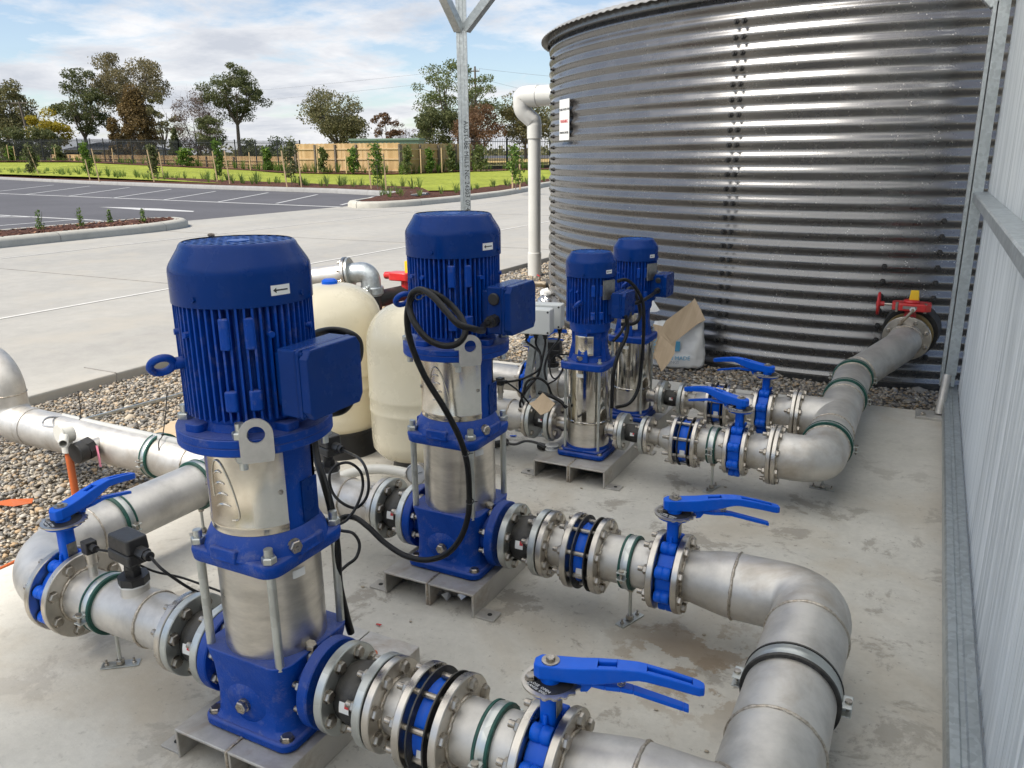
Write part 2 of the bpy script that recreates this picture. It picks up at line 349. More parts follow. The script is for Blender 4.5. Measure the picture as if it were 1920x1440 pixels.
M['field'] = ground('rough_ground', [(0.35, (0.13, 0.14, 0.05)), (0.6, (0.22, 0.2, 0.09)), (0.7, (0.3, 0.25, 0.13))], 1.5, 0.3, 0.05, 0.1)
mt, n, l, b = nt('gravel_stone')
g = n.new('ShaderNodeNewGeometry')
c = ramp(n, l, g.outputs['Random Per Island'], [(0.0, (0.12, 0.115, 0.105)), (0.22, (0.22, 0.205, 0.185)), (0.45, (0.35, 0.305, 0.24)), (0.62, (0.45, 0.385, 0.29)), (0.78, (0.42, 0.29, 0.16)), (0.86, (0.33, 0.31, 0.28)), (1.0, (0.62, 0.57, 0.47))])
c = mixc(n, l, 0.5, c, mixc(n, l, 1.0, c, ramp(n, l, noise(n, l, 90, 5, 0.7, vec=g.outputs['Position']), [(0.3, (0.6,)*3), (0.7, (1.2,)*3)]), 'MULTIPLY'))
l.new(c, b.inputs['Base Color']); b.inputs['Roughness'].default_value = 0.75; M['stone'] = mt
def leafmat(name, a, bb, cc=None, trans=0.38):
    mt, n, l, b = nt(name); g = n.new('ShaderNodeNewGeometry')
    st = [(0.0, a), (0.5, bb), (1.0, cc or bb)]
    c = ramp(n, l, g.outputs['Random Per Island'], st)
    l.new(c, b.inputs['Base Color']); b.inputs['Roughness'].default_value = 0.6; b.inputs['Specular IOR Level'].default_value = 0.25
    tr = n.new('ShaderNodeBsdfTranslucent'); l.new(c, tr.inputs[0]); mx = n.new('ShaderNodeMixShader'); mx.inputs[0].default_value = trans
    l.new(b.outputs[0], mx.inputs[1]); l.new(tr.outputs[0], mx.inputs[2]); l.new(mx.outputs[0], n['Material Output'].inputs[0]); return mt
M['leaf_olive'] = leafmat('olive_gum_leaves', (0.11, 0.115, 0.05), (0.19, 0.185, 0.08), (0.29, 0.25, 0.12))
M['leaf_dark'] = leafmat('dark_green_leaves', (0.07, 0.088, 0.032), (0.13, 0.148, 0.055), (0.2, 0.205, 0.09))
M['leaf_brown'] = leafmat('rusty_casuarina_needles', (0.11, 0.075, 0.03), (0.2, 0.14, 0.055), (0.29, 0.2, 0.085))
M['leaf_gum'] = leafmat('bronze_gum_leaves', (0.13, 0.115, 0.055), (0.22, 0.19, 0.095), (0.32, 0.265, 0.14))
M['leaf_yellow'] = leafmat('yellow_wattle_leaves', (0.28, 0.23, 0.02), (0.42, 0.33, 0.03), (0.5, 0.42, 0.08))
M['leaf_mid'] = leafmat('mid_green_leaves', (0.09, 0.12, 0.04), (0.15, 0.185, 0.06), (0.24, 0.26, 0.1))
M['leaf_rust'] = leafmat('rust_red_leaves', (0.13, 0.072, 0.04), (0.2, 0.118, 0.065), (0.26, 0.165, 0.09))
M['leaf_fresh'] = leafmat('fresh_green_leaves', (0.06, 0.13, 0.02), (0.12, 0.2, 0.035), (0.24, 0.34, 0.06))
M['leaf_tuft'] = leafmat('strap_leaves', (0.09, 0.16, 0.03), (0.16, 0.24, 0.05), (0.27, 0.33, 0.1))
M['twig'] = leafmat('bare_twigs', (0.14, 0.10, 0.085), (0.2, 0.15, 0.125), (0.27, 0.21, 0.18))
M['bark'] = mat('grey_bark', (0.2, 0.165, 0.13), (0.1, 0.08, 0.06), rough=0.85, scale=8)

# corrugated tank sheet: dark painted steel with dried white specks
mt, n, l, b = nt('charcoal_tank_steel'); tcn = n.new('ShaderNodeTexCoord')
vo = n.new('ShaderNodeTexVoronoi'); vo.inputs['Scale'].default_value = 55; l.new(tcn.outputs['Object'], vo.inputs[0])
dot = ramp(n, l, vo.outputs['Distance'], [(0.13, (1, 1, 1)), (0.19, (0, 0, 0))])
clus = ramp(n, l, noise(n, l, 9, 9, 0.8), [(0.52, (0, 0, 0)), (0.57, (1, 1, 1))])
sx = n.new('ShaderNodeSeparateXYZ'); l.new(tcn.outputs['Object'], sx.inputs[0])
side = ramp(n, l, sx.outputs[0], [(0.0, (0, 0, 0)), (0.5, (1, 1, 1))])
mr = n.new('ShaderNodeMapRange'); mr.inputs[1].default_value = -2.2; mr.inputs[2].default_value = 1.0; l.new(sx.outputs[0], mr.inputs[0]); l.new(mr.outputs[0], side.node.inputs[0])
fleck = mixc(n, l, 1.0, mixc(n, l, 1.0, dot, clus, 'MULTIPLY'), side, 'MULTIPLY')
base = ramp(n, l, noise(n, l, 3, 6, 0.6), [(0.35, (0.048, 0.046, 0.044)), (0.65, (0.066, 0.063, 0.060))])
l.new(mixc(n, l, fleck, base, (0.55, 0.53, 0.48)), b.inputs['Base Color'])
l.new(ramp(n, l, noise(n, l, 6, 7, 0.65), [(0.3, (0.23,)*3), (0.7, (0.31,)*3)]), b.inputs['Roughness'])
b.inputs['IOR'].default_value = 2.3; M['tank'] = mt
M['grille'] = mat('lit_grille_enamel', (0.01, 0.10, 0.42), (0.01, 0.08, 0.34), rough=0.35)  # lighter blue so the wires look as if they catch light
M['tank_roof'] = mat('grey_roof_sheet', (0.30, 0.30, 0.285), (0.24, 0.24, 0.23), rough=0.45)

# translucent wall sheet
mt, n, l, b = nt('ribbed_translucent_sheet'); tcn = n.new('ShaderNodeTexCoord')
tr = n.new('ShaderNodeBsdfTranslucent'); tp = n.new('ShaderNodeBsdfTransparent')
colr = ramp(n, l, noise(n, l, 28, 6, 0.75, stretch=(1, 1, 0.012)), [(0.38, (0.70, 0.71, 0.70)), (0.52, (0.90, 0.905, 0.89)), (0.62, (0.98, 0.98, 0.965))])  # vertical streaks put flute lines and glare into the sheet colour
l.new(colr, tr.inputs[0]); l.new(colr, b.inputs['Base Color']); tp.inputs[0].default_value = (0.8, 0.85, 0.87, 1)
b.inputs['Roughness'].default_value = 0.2; b.inputs['Specular IOR Level'].default_value = 0.4
bump(n, l, b, noise(n, l, 60, 5, 0.7, stretch=(1, 1, 0.01)), 0.5, 0.004)
m1 = n.new('ShaderNodeMixShader'); m1.inputs[0].default_value = 0.5; l.new(b.outputs[0], m1.inputs[1]); l.new(tr.outputs[0], m1.inputs[2])
m2 = n.new('ShaderNodeMixShader'); m2.inputs[0].default_value = 0.2; l.new(m1.outputs[0], m2.inputs[1]); l.new(tp.outputs[0], m2.inputs[2])
l.new(m2.outputs[0], n['Material Output'].inputs[0]); M['poly'] = mt
# paling fence timber: boards, darker seams
mt, n, l, b = nt('treated_pine_palings'); g = n.new('ShaderNodeNewGeometry')
c = ramp(n, l, g.outputs['Random Per Island'], [(0, (0.46, 0.29, 0.125)), (0.5, (0.56, 0.37, 0.175)), (1, (0.64, 0.44, 0.23))])
l.new(mixc(n, l, 0.4, c, mixc(n, l, 1.0, c, ramp(n, l, noise(n, l, 6, 6, 0.6, stretch=(6, 6, 0.6)), [(0.3, (0.7,)*3), (0.7, (1.1,)*3)]), 'MULTIPLY')), b.inputs['Base Color']); b.inputs['Roughness'].default_value = 0.75; M['paling'] = mt

mt = M['poly'].copy(); mt.name = 'assumed_translucent_roof_sheet'; M['poly_roof'] = mt  # translucency is assumed, so the unseen roof passes light to the slab
mt.node_tree.nodes['Translucent BSDF'].inputs[0].default_value = (0.93, 0.93, 0.90, 1)
for lk in list(mt.node_tree.links):
    if lk.to_node.name == 'Translucent BSDF': mt.node_tree.links.remove(lk)
for nd in mt.node_tree.nodes:
    if nd.type == 'MIX_SHADER': nd.inputs[0].default_value = 0.96 if nd.inputs[0].default_value > 0.3 else 0.0

# ------------------------------------------------------------------ the setting
def sheet(name, pts, mt, kind='structure'):
    return tag(MB().add(pts, [list(range(len(pts)))]).build(name, mt, smooth=0), None, None, None, kind)
# terrain: flat to the far kerb, lawn rising gently to the fences, open ground beyond
KERB = [(-90, 44.5), (-60.41, 36.2), (-43.2, 30.4), (-28.3, 26.2), (-20.2, 24.4), (-15.2, 22.9), (-12.6, 22.2), (-12.9, 24.5), (-14.9, 32.2), (-17.5, 45)]
FEN = [at(-200, 300, d=95), at(0, 303, d=85), at(150, 303, d=77), at(300, 310, d=68), at(500, 320, d=60), at(565, 324, d=53), at(740, 327, d=49), at(860, 322, d=53), at(1000, 318, d=56), at(1250, 314, d=60)]
def resample(P, n):
    P = [V((p[0], p[1], p[2] if len(p) > 2 else 0)) for p in P]; L = [0]
    for a, b in zip(P, P[1:]): L.append(L[-1]+(b-a).length)
    out = []
    for k in range(n):
        t = L[-1]*k/(n-1); i = 0
        while i < len(P)-2 and L[i+1] < t: i += 1
        out.append(P[i].lerp(P[i+1], (t-L[i])/(L[i+1]-L[i])))
    return out
KL = [V((a, b, 0)) for a, b in KERB]
# rays from the camera cut the lawn into strips, so the kerb and the fence line both fall on it
def hit(P, az):
    d = V((-math.sin(az), math.cos(az)))
    for a, b in zip(P, P[1:]):
        e = V((b.x-a.x, b.y-a.y)); den = d.x*(-e.y)-(-e.x)*d.y
        if abs(den) < 1e-9: continue
        t = (a.x*(-e.y)+e.x*a.y)/den; s_ = (d.x*a.y-d.y*a.x)/den
        if t > 0 and -1e-6 <= s_ <= 1+1e-6: return V((d.x*t, d.y*t, a.z+(b.z-a.z)*s_))
    return None
rows = []
OUTK = [V(p) for p in [(-90, 44.5, 0), (-60.41, 36.2, 0), (-43.2, 30.4, 0), (-28.3, 26.2, 0), (-20.2, 24.4, 0), (-15.2, 22.9, 0), (-12.9, 24.5, 0), (-14.9, 32.2, 0), (-17.5, 45, 0), (-17, 60, 0)]]
NAZ = 60
lawn = MB(); vs = []; fs = []
def z0(x): return .17+.22*min(max((-x-20)/24, 0), 1)
def lz(x, fz, t): return (z0(x)-.03)*(1-t)+fz*t+.03*math.sin(math.pi*t)
azs = [R(63-51*i/NAZ) for i in range(NAZ+1)]
for az in azs:
    k = hit(OUTK, az) or V((-math.sin(az)*45, math.cos(az)*45, 0)); f = hit(FEN, az) or V((-math.sin(az)*75, math.cos(az)*75, 0.4))
    if k.length > f.length-4: k = f*(1-4/f.length); k.z = 0
    k = k+V((-math.sin(az), math.cos(az), 0))*(1.6 if az > R(25) else .9)
    for j in range(9):
        t = j/8; p = k.lerp(f, t); p.z = lz(k.x, f.z, t); vs.append(p)
    for dd in (3, 12, 60, 300, 1500):
        p = f*(1+dd/f.length); p.z = f.z-0.02-0.3*min(dd/60, 1); vs.append(p)
q = 14
for i in range(NAZ):
    for j in range(q-1): fs.append([i*q+j, (i+1)*q+j, (i+1)*q+j+1, i*q+j+1])
lf = [f for f in fs if f[0] % q < 8]; ff = [f for f in fs if f[0] % q >= 8]
struct(MB().add(vs, lf).build('lawn', M['grass'], smooth=60))
struct(MB().add(vs, ff).build('far_ground', M['field'], smooth=60))
def lawn_z(x, y):
    az = math.atan2(-x, y); k = hit(OUTK, az); f = hit(FEN, az)
    if not k or not f: return 0.3
    t = (math.hypot(x, y)-V((k.x, k.y)).length)/max(V((f.x, f.y)).length-V((k.x, k.y)).length, 1); t = min(max(t, 0), 1)
    return lz(k.x, f.z, t)
# base ground under everything
sheet('ground', [(-260, -60, -0.30), (260, -60, -0.30), (260, 300, -0.30), (-260, 300, -0.30)], M['field'])
sheet('gravel_bed', [(-4.42, -6, -0.075), (7, -6, -0.075), (7, 14, -0.075), (-4.42, 14, -0.075)], M['gravel'])
def slab(name, poly, z0, z1, mt, bevel=0.006):
    return struct(MB().prism(poly, z0, z1).build(name, mt, smooth=0, bevel=bevel))
slab('concrete_pad', [(-2.57, -2.4), (0.62, -2.4), (0.62, 4.45), (-2.57, 4.45)], -0.12, 0.0, M['pad'], 0.008)
slab('concrete_drive', [(-14.32, -9), (-4.42, -9), (-4.42, 12.6), (-2.9, 19), (1, 30), (6, 62), (-24, 62), (-16.5, 40), (-14.32, 30)], -0.16, 0.0, M['drive'], 0.012)
sheet('asphalt_car_park', [(-90, -9, 0.0), (-14.3, -9, 0.0), (-14.3, 26, 0.0), (-30, 30, 0.0), (-50, 36, 0), (-90, 48, 0.0)], M['asphalt'])
# joints and edge band of the drive
j = MB()
def strip(mb, a, b, w, z): a = V(a); b = V(b); mb.bar((a.x, a.y, z), (b.x, b.y, z), w, 0.004)
strip(j, (-6.88, -8), (-6.88, 40), 0.045, 0.003); strip(j, (-11.2, -8), (-11.2, 40), 0.03, 0.003)

struct(j.build('drive_joints', M['joint'], smooth=0))
e = MB()
for y in (1.4, 5.9, 10.4, 16.5): strip(e, (-14.3, y), (-4.45, y), 0.008, 0.0025)

for y in (0.7, 3.15, 5.6, 8.1): e.box((-4.57, y, 0.0025), (0.3, 0.007, 0.005)); e.box((-4.4195, y, -0.05), (0.006, 0.008, 0.10))
struct(e.build('kerb_joints', M['saw'], smooth=0))
# car park lines
ln = MB()
def road(a, b, w=0.1): strip(ln, a, b, w, 0.0045)
road((-60, 28.6), (-33.97, 20.25)); road((-33.97, 20.25), (-14.5, 17.6)) if False else None
A0 = at(0, 363, z=0); A1 = at(640, 388.5, z=0); dv = (A1-A0); road(A0-dv*0.8, A1, 0.12)
for (bx, by), (ex, ey) in [((640, 372+12.5), (700, 369)), ((519, 381.5), (595, 365)), ((409, 379), (503, 361.5)), ((307, 375), (404, 359)), ((212, 371.5), (321, 355)), ((128, 368), (243, 351.5)), ((50, 364.5), (168, 349)), ((-20, 361), (100, 347))]:
    road(at(bx, by, z=0), at(ex, ey, z=0), 0.09)
B0 = at(-60, 400.5, z=0); B1 = at(192, 414, z=0); road(B0, B1, 0.1)
for (bx, by), (ex, ey) in [((145, 412), (0, 423.5)), ((24, 405), (-60, 411)), ((60, 407.2), (-10, 407.2))]: road(at(bx, by, z=0), at(ex, ey, z=0), 0.09)
ar = [at(*p, z=0.0055) for p in [(185, 388), (232, 388.8), (262, 389.8), (300, 391.2), (364, 395.6), (362, 397.2), (300, 395), (262, 393.6), (243, 391.9)]]
ln.add(ar, [list(range(len(ar)))])
struct(ln.build('painted_lines', M['paint'], smooth=0))
# kerbs
def kerb(name, pts, w, h, mt=M['kerb'], side=1, closed=False, joint=2.4):
    pts = [V((p[0], p[1], p[2] if len(p) > 2 else 0)) for p in pts]; pts = resample(pts, max(2, int(sum((b-a).length for a, b in zip(pts, pts[1:]))/0.35)))
    mb = MB(); prof = [(0, -0.1), (0, h*0.62), (0.05*side, h*0.93), (0.10*side, h), ((w)*side, h), ((w)*side, -0.1)]; vs = []; fs = []
    for i, p in enumerate(pts):
        t = (pts[min(i+1, len(pts)-1)]-pts[max(i-1, 0)]).normalized(); nn = V((-t.y, t.x, 0))
        for o, z in prof: vs.append(p+nn*o+V((0, 0, z)))
    q = len(prof)
    for i in range(len(pts)-1):
        for k in range(q-1): fs.append([i*q+k, (i+1)*q+k, (i+1)*q+k+1, i*q+k+1])
    fs.append(list(range(q))); fs.append([(len(pts)-1)*q+k for k in range(q)])
    mb.add(vs, fs); ob = struct(mb.build(name, mt, smooth=50))
    jm = MB(); step = max(1, int(joint/0.35))
    for i in range(step//2, len(pts)-1, step):
        t = (pts[i+1]-pts[i]).normalized(); nn = V((-t.y, t.x, 0))
        jm.add([pts[i]+nn*o+V((0, 0, z))+nn*(-0.002*side)+V((0, 0, 0.002))+t*s_ for s_ in (-.007, .007) for o, z in prof[:5]], [[k, k+5, k+6, k+1] for k in range(4)])
    if jm.v: struct(jm.build('kerb_joints', M['saw'], smooth=0))
    return ob
kerb('car_park_kerb', [(-90, 44.6), (-60.41, 36.2), (-43.2, 30.4), (-28.3, 26.2), (-20.2, 24.4), (-14.6, 22.2)], 0.16, 0.17, M['kerb_grey'])
isl = [(-14.75, 22.1), (-14.72, 19.3), (-14.25, 17.75), (-13.5, 17.25), (-12.95, 17.45), (-12.55, 18.4), (-12.5, 20.8), (-12.9, 24.5), (-13.9, 29), (-15.04, 32.2), (-16.2, 38), (-16.8, 46)]
kerb('drive_kerb', isl, 0.22, 0.16)
isl_in = [V((a, b, 0.13)) for a, b in [(-14.6, 22.4), (-14.5, 19.3), (-14.1, 17.95), (-13.5, 17.5), (-13.1, 17.7), (-12.75, 18.5), (-12.7, 20.8), (-13.1, 24.5), (-14.1, 29), (-15.2, 32.2), (-16.4, 38), (-17.0, 46)]]
def mulch(name, a, b):   # a strip between two polylines, slightly humped
    n = 60; a = resample(a, n); b = resample(b, n); vs = []; fs = []; rnd = random.Random(5)
    for i in range(n):
        for k in range(7):
            t = k/6; p = a[i].lerp(b[i], t); p.z += 0.05*math.sin(math.pi*t)+rnd.uniform(-.015, .015); vs.append(p)
    for i in range(n-1):
        for k in range(6): fs.append([i*7+k, (i+1)*7+k, (i+1)*7+k+1, i*7+k+1])
    return tag(MB().add(vs, fs).build(name, M['mulch'], smooth=60), None, None, None, 'structure')
mulch('mulch_bed', [V((a, b+0.2, 0.14)) for a, b in [(-90, 44.6), (-60.41, 36.2), (-43.2, 30.4), (-28.3, 26.2), (-20.2, 24.4), (-14.6, 22.4)]], [V((a, b, z0(a)+.02)) for a, b in [(-92, 48.5), (-62, 39.6), (-44.8, 33.4), (-29.7, 29.0), (-21.4, 27.2), (-17.8, 26.4)]])
mulch('mulch_bed', isl_in[:1]+isl_in[0:0]+isl_in[1:], [V((-17.9, 26.6, 0.16)), V((-17.0, 25.0, .16)), V((-14.0, 20.5, 0.17)), V((-13.4, 19.2, 0.17)), V((-13.3, 19.5, .17)), V((-14.2, 23, 0.17)), V((-15.1, 27, 0.17)), V((-16.0, 31, 0.17)), V((-17.2, 36, 0.17)), V((-18.0, 46, 0.17))])
mulch('mulch_bed', [FEN[i]+V((0.3, -1.9, 0.05)) for i in range(0, 10)], [FEN[i]+V((0, 0.3, 0.05)) for i in range(0, 10)])
sheet('mulch_bed', [(-24, 26.4, .10), (-14.6, 22.2, .10), (-14.5, 19, .10), (-13.4, 17.6, .10), (-12.75, 18.5, .10), (-12.72, 21, .10), (-13.1, 24.6, .10), (-15.3, 32.4, .10), (-17, 46, .10), (-22, 46, .10), (-24, 30, .10)], M['mulch'])
# near garden island
il = [(-12.55, 3), (-12.6, 7.3), (-12.62, 8.8), (-12.62, 10.3), (-12.85, 11.1), (-13.3, 11.6), (-13.85, 11.75), (-14.25, 11.2), (-14.3, 9.5), (-14.3, 3)]
kerb('island_kerb', il, 0.24, 0.15)
mulch('mulch_bed', [V((x, y, 0.11)) for x, y in [(-12.76, 3), (-12.8, 7.5), (-12.84, 10.2), (-13.1, 10.95), (-13.5, 11.4)]], [V((x, y, 0.11)) for x, y in [(-14.1, 3), (-14.1, 7.5), (-14.1, 9.5), (-14.1, 10.9), (-13.85, 11.5)]])

# loose stones over the gravel bed: one countless mass
def ico():
    t = (1+5**.5)/2; v = [(-1, t, 0), (1, t, 0), (-1, -t, 0), (1, -t, 0), (0, -1, t), (0, 1, t), (0, -1, -t), (0, 1, -t), (t, 0, -1), (t, 0, 1), (-t, 0, -1), (-t, 0, 1)]
    f = [(0, 11, 5), (0, 5, 1), (0, 1, 7), (0, 7, 10), (0, 10, 11), (1, 5, 9), (5, 11, 4), (11, 10, 2), (10, 7, 6), (7, 1, 8), (3, 9, 4), (3, 4, 2), (3, 2, 6), (3, 6, 8), (3, 8, 9), (4, 9, 5), (2, 4, 11), (6, 2, 10), (8, 6, 7), (9, 8, 1)]
    return np.array(v, float)/math.hypot(1, t), np.array(f)
rs = np.random.RandomState(3); IV, IF = ico()
def scatter_stones(name, rects, label=None):
    vv = []; 
    for x0, x1, y0, y1, dens, sz in rects:
        k = int((x1-x0)*(y1-y0)*dens); P = np.c_[rs.uniform(x0, x1, k), rs.uniform(y0, y1, k), np.full(k, -0.072)+rs.uniform(0, .022, k)]
        keep = ~((np.hypot(P[:, 0]+0.525, P[:, 1]-7.86) < 2.84)); P = P[keep]; k = len(P)
        s_ = sz*np.exp(rs.normal(0, .35, k)); A = IV[None]*(1+rs.uniform(-.22, .22, (k, 12, 1)))
        A = A*np.stack([s_*rs.uniform(.8, 1.35, k), s_*rs.uniform(.7, 1.1, k), s_*rs.uniform(.42, .75, k)], 1)[:, None, :]
        g = rs.uniform(0, 6.28, k); c, s2 = np.cos(g), np.sin(g)
        tl = rs.uniform(-.5, .5, k); ct, st = np.cos(tl), np.sin(tl)
        y = A[:, :, 1]*ct[:, None]-A[:, :, 2]*st[:, None]; z = A[:, :, 1]*st[:, None]+A[:, :, 2]*ct[:, None]; x = A[:, :, 0]
        A = np.stack([x*c[:, None]-y*s2[:, None], x*s2[:, None]+y*c[:, None], z], 2)+P[:, None, :]; vv.append(A)
    A = np.concatenate(vv); k = len(A); me = bpy.data.meshes.new(name)
    F = (IF[None]+np.arange(k)[:, None, None]*12).reshape(-1, 3)
    me.vertices.add(k*12); me.vertices.foreach_set('co', A.reshape(-1)); me.loops.add(len(F)*3); me.loops.foreach_set('vertex_index', F.reshape(-1).astype(np.int32))
    me.polygons.add(len(F)); me.polygons.foreach_set('loop_start', np.arange(0, len(F)*3, 3, dtype=np.int32)); me.polygons.foreach_set('loop_total', np.full(len(F), 3, dtype=np.int32)); me.update(); me.validate()
    me.shade_smooth(); me.materials.append(M['stone']); ob = bpy.data.objects.new(name, me); col.objects.link(ob)
    return tag(ob, label, 'gravel', None, 'stuff')
scatter_stones('gravel', [(-4.41, -2.58, -1.2, 1.0, 3000, .0095), (-4.41, -2.58, 1.0, 5.2, 7500, .0078), (-4.41, -2.0, 5.2, 9.6, 2200, .0125), (-2.57, .75, 4.46, 5.3, 5500, .0088), (-3.4, -2.57, 4.46, 5.3, 3500, .0105), (-4.41, -3.3, 9.6, 12.4, 700, .018), (0.2, .75, 4.4, 6, 800, .014)], 'mixed grey and tan river gravel beside the slab and around the water tank')

# ------------------------------------------------------------------ shed: posts, rails, translucent wall, roof
def csec(w, d, lip=0.016, t=0.0025):  # open C section outline
    return [(-w/2, -d/2), (w/2, -d/2), (w/2, -d/2+lip), (w/2-t, -d/2+lip), (w/2-t, -d/2+t), (-w/2+t, -d/2+t), (-w/2+t, d/2-t), (w/2-t, d/2-t), (w/2-t, d/2-lip), (w/2, d/2-lip), (w/2, d/2), (-w/2, d/2)]
PX, PY = -2.552, 4.33
t = thing('roof_post', (PX, PY, 0), 'galvanised roof post at the far left slab corner, forked by two braces', 'post')
pm = MB(); A = R(28); U = (math.cos(A), math.sin(A), 0); Wd = (-math.sin(A), math.cos(A), 0)
prof = [(-.03, -.03), (-.012, -.03), (-.010, -.026), (.010, -.026), (.012, -.03), (.03, -.03), (.03, .03), (-.03, .03)]
pm.prism(prof, 0, 2.42, (0, 0, 0), U, Wd); pm.build('column', M['galv'], t, smooth=0)
MB().box((0, 0, .006), (.16, .16, .012)).build('base_plate', M['galv'], t, smooth=0, bevel=.002)
for dx, dy in ((.46, 0), (0, -.46)):
    b_ = MB(); b_.bar((dx*.06, dy*.06, 1.985), (dx, dy, 2.40), .05, .05); b_.build('brace', M['galv'], t, smooth=0, bevel=.003)
fn = V((math.sin(A), -math.cos(A), 0)); 
text('stamped_lettering', 'AUSTUBE MILLS NC 24303 07:43:06 D', 0.038, M['black'], V((0, 0, 1.17))+fn*.0305+V(U)*.012, (0, 0, -1), V(U), t, depth=.0003, sx=1.02)
t = thing('wall_post', (0.172, 4.72, 0), 'galvanised wall post at the far end of the translucent wall', 'post')
b_ = MB(); b_.prism(csec(.085, .07), .085, 2.45, (0, 0, 0), (0, -1, 0), (1, 0, 0)); b_.box((0.012, -.02, 1.3), (.05, .07, 2.3)); b_.build('column', M['galv'], t, smooth=0)
b_ = MB(); b_.bar((-.02, 0, 1.95), (-.5, -.0, 2.43), .06, .06); b_.build('brace', M['galv'], t, smooth=0, bevel=.003)
b_ = MB(); b_.bar((0.0, -.03, 2.0), (.0, -.55, 2.44), .05, .06); b_.build('brace', M['galv'], t, smooth=0, bevel=.003)
t = thing('stub_post', (0.125, 4.36, 0), 'short round steel stub on a square plate at the end of the wall rail', 'post')
MB().box((0, 0, .007), (.17, .13, .014)).build('foot_plate', M['ss_dull'], t, smooth=0, bevel=.002)
MB().cyl((.02, .01, .014), (.035, .09, .2), .02).build('stub', M['ss_dull'], t)
sb = MB(); sb.hexa((-.05, -.03, .014), (0, 0, 1), .013, .012); sb.build('bolt', M['bolt'], t)
t = thing('bottom_rail', (0, 0, 0), 'long galvanised steel floor rail at the foot of the translucent wall', 'rail')
b_ = MB(); q = [(.158, .012), (.158, .07), (.163, .078), (.182, .078), (.186, .074), (.196, .074), (.200, .078), (.222, .078), (.226, .07), (.226, .012)]
b_.add([(x, -2.4, z) for x, z in q]+[(x, 4.75, z) for x, z in q], [list(range(10)), list(range(19, 9, -1))]+[[i, i+10, (i+1) % 10+10, (i+1) % 10] for i in range(10)])
b_.build('rail', M['galv'], t, smooth=0)
t = thing('wall_girt', (0, 0, 0), 'horizontal galvanised girt running across the translucent wall at chest height', 'rail')
b_ = MB(); q = [(.165, 1.05), (.165, 1.085), (.17, 1.09), (.228, 1.09), (.228, 1.05)]
b_.add([(x, -2.4, z) for x, z in q]+[(x, 4.68, z) for x, z in q], [list(range(5)), list(range(9, 4, -1))]+[[i, i+5, (i+1) % 5+5, (i+1) % 5] for i in range(5)]); b_.build('rail', M['galv'], t, smooth=0)
def corr(name, y0, y1, pitch, z0, z1, x, depth, mt, lbl):
    y = y0; P = []
    while y < y1:
        P += [(x, y), (x+depth, y+pitch*.12), (x+depth, y+pitch*.34), (x, y+pitch*.46), (x+.0015, y+pitch*.66), (x-.0015, y+pitch*.72), (x+.0015, y+pitch*.78)]; y += pitch
    vs = [(a, b, z0) for a, b in P]+[(a, b, z1) for a, b in P]; n = len(P)
    ob = MB().add(vs, [[i, i+1, n+i+1, n+i] for i in range(n-1)]).build(name, mt, smooth=0); so = ob.modifiers.new('s', 'SOLIDIFY'); so.thickness = .0012
    return tag(ob, lbl, 'wall sheet')
corr('wall_sheet', -2.4, 4.70, .062, .055, 2.42, .232, .0045, M['poly'], 'ribbed translucent plastic wall sheeting behind the steel rails, right of the pipework')
rf = MB(); vs = []; n = 0; X0, X1 = -3.3, .45; y = -2.6; P = []  # unseen roof, its left overhang widened to shade the pipes
while y < 4.42: P += [(y, 2.47), (y+.02, 2.495), (y+.06, 2.495), (y+.08, 2.47)]; y += .19
vs = [(X0, a, b+.06) for a, b in P]+[(X1, a, b) for a, b in P]; n = len(P)
t = thing('shed_roof', (0, 0, 0), 'unseen corrugated shed roof, made translucent to brighten the pump slab', 'roof')
ob = rf.add(vs, [[i, i+1, n+i+1, n+i] for i in range(n-1)]).build('roof_sheet', M['poly_roof'], t, smooth=0)
for y in (4.33, 1.0, -2.3):
    MB().bar((X0+.1, y, 2.46), (X1-.05, y, 2.41), .06, .09).build('rafter', M['galv'], t, smooth=0)

# ------------------------------------------------------------------ corrugated water tank
TX, TY, TR, TH = -0.525, 7.86, 2.80, 2.19
t = thing('water_tank', (TX, TY, -.06), 'big round charcoal corrugated steel water tank with a rippled grey roof edge', 'water tank')
PITCH = 0.0865; prof = []; z = 0.0; k = 0
while z < TH+.04:
    g = 2*math.pi*z/PITCH
    prof.append((z, TR+0.0085*math.cos(g))); z += PITCH/12
MB().lathe(prof, (0, 0, .02), (0, 0, 1), 220, caps=False).build('shell', M['tank'], t, smooth=70)
rv = []; rf_ = []; NR = 1320
for i in range(NR):
    g = 2*math.pi*i/NR; wv = .0042*math.cos(2*math.pi*i/6)
    for r_, h_ in ((0.02, .55), (TR+.03, .03), (TR+.075, .0)): rv.append((r_*math.cos(g), r_*math.sin(g), TH+.07+h_+wv*(1 if r_ > 1 else 0)))
for i in range(NR):
    j_ = (i+1) % NR
    for k in range(2): rf_.append([i*3+k, j_*3+k, j_*3+k+1, i*3+k+1])
ro = MB().add(rv, rf_).build('roof_sheet', M['tank_roof'], t, smooth=50); so = ro.modifiers.new('s', 'SOLIDIFY'); so.thickness = .004
MB().lathe([(0, TR+.022), (.05, TR+.022)], (0, 0, TH+.04), (0, 0, 1), 220, caps=False).build('top_angle', M['tank'], t)
MB().lathe([(0, TR+.03), (.03, TR+.03), (.035, TR)], (0, 0, .0), (0, 0, 1), 120, caps=False).build('base_trim', M['rubber'], t)
bm_ = MB(); bm_.hexa((0, 0, 0), (1, 0, 0), .017, .014); bm_.cyl((.014, 0, 0), (.03, 0, 0), .009, n=8); bolt_tank = mesh_only(bm_, 'tank_bolt', M['rubber'])
seam = bpy.data.objects.new('seam_bolts', None); col.objects.link(seam); seam.parent = t
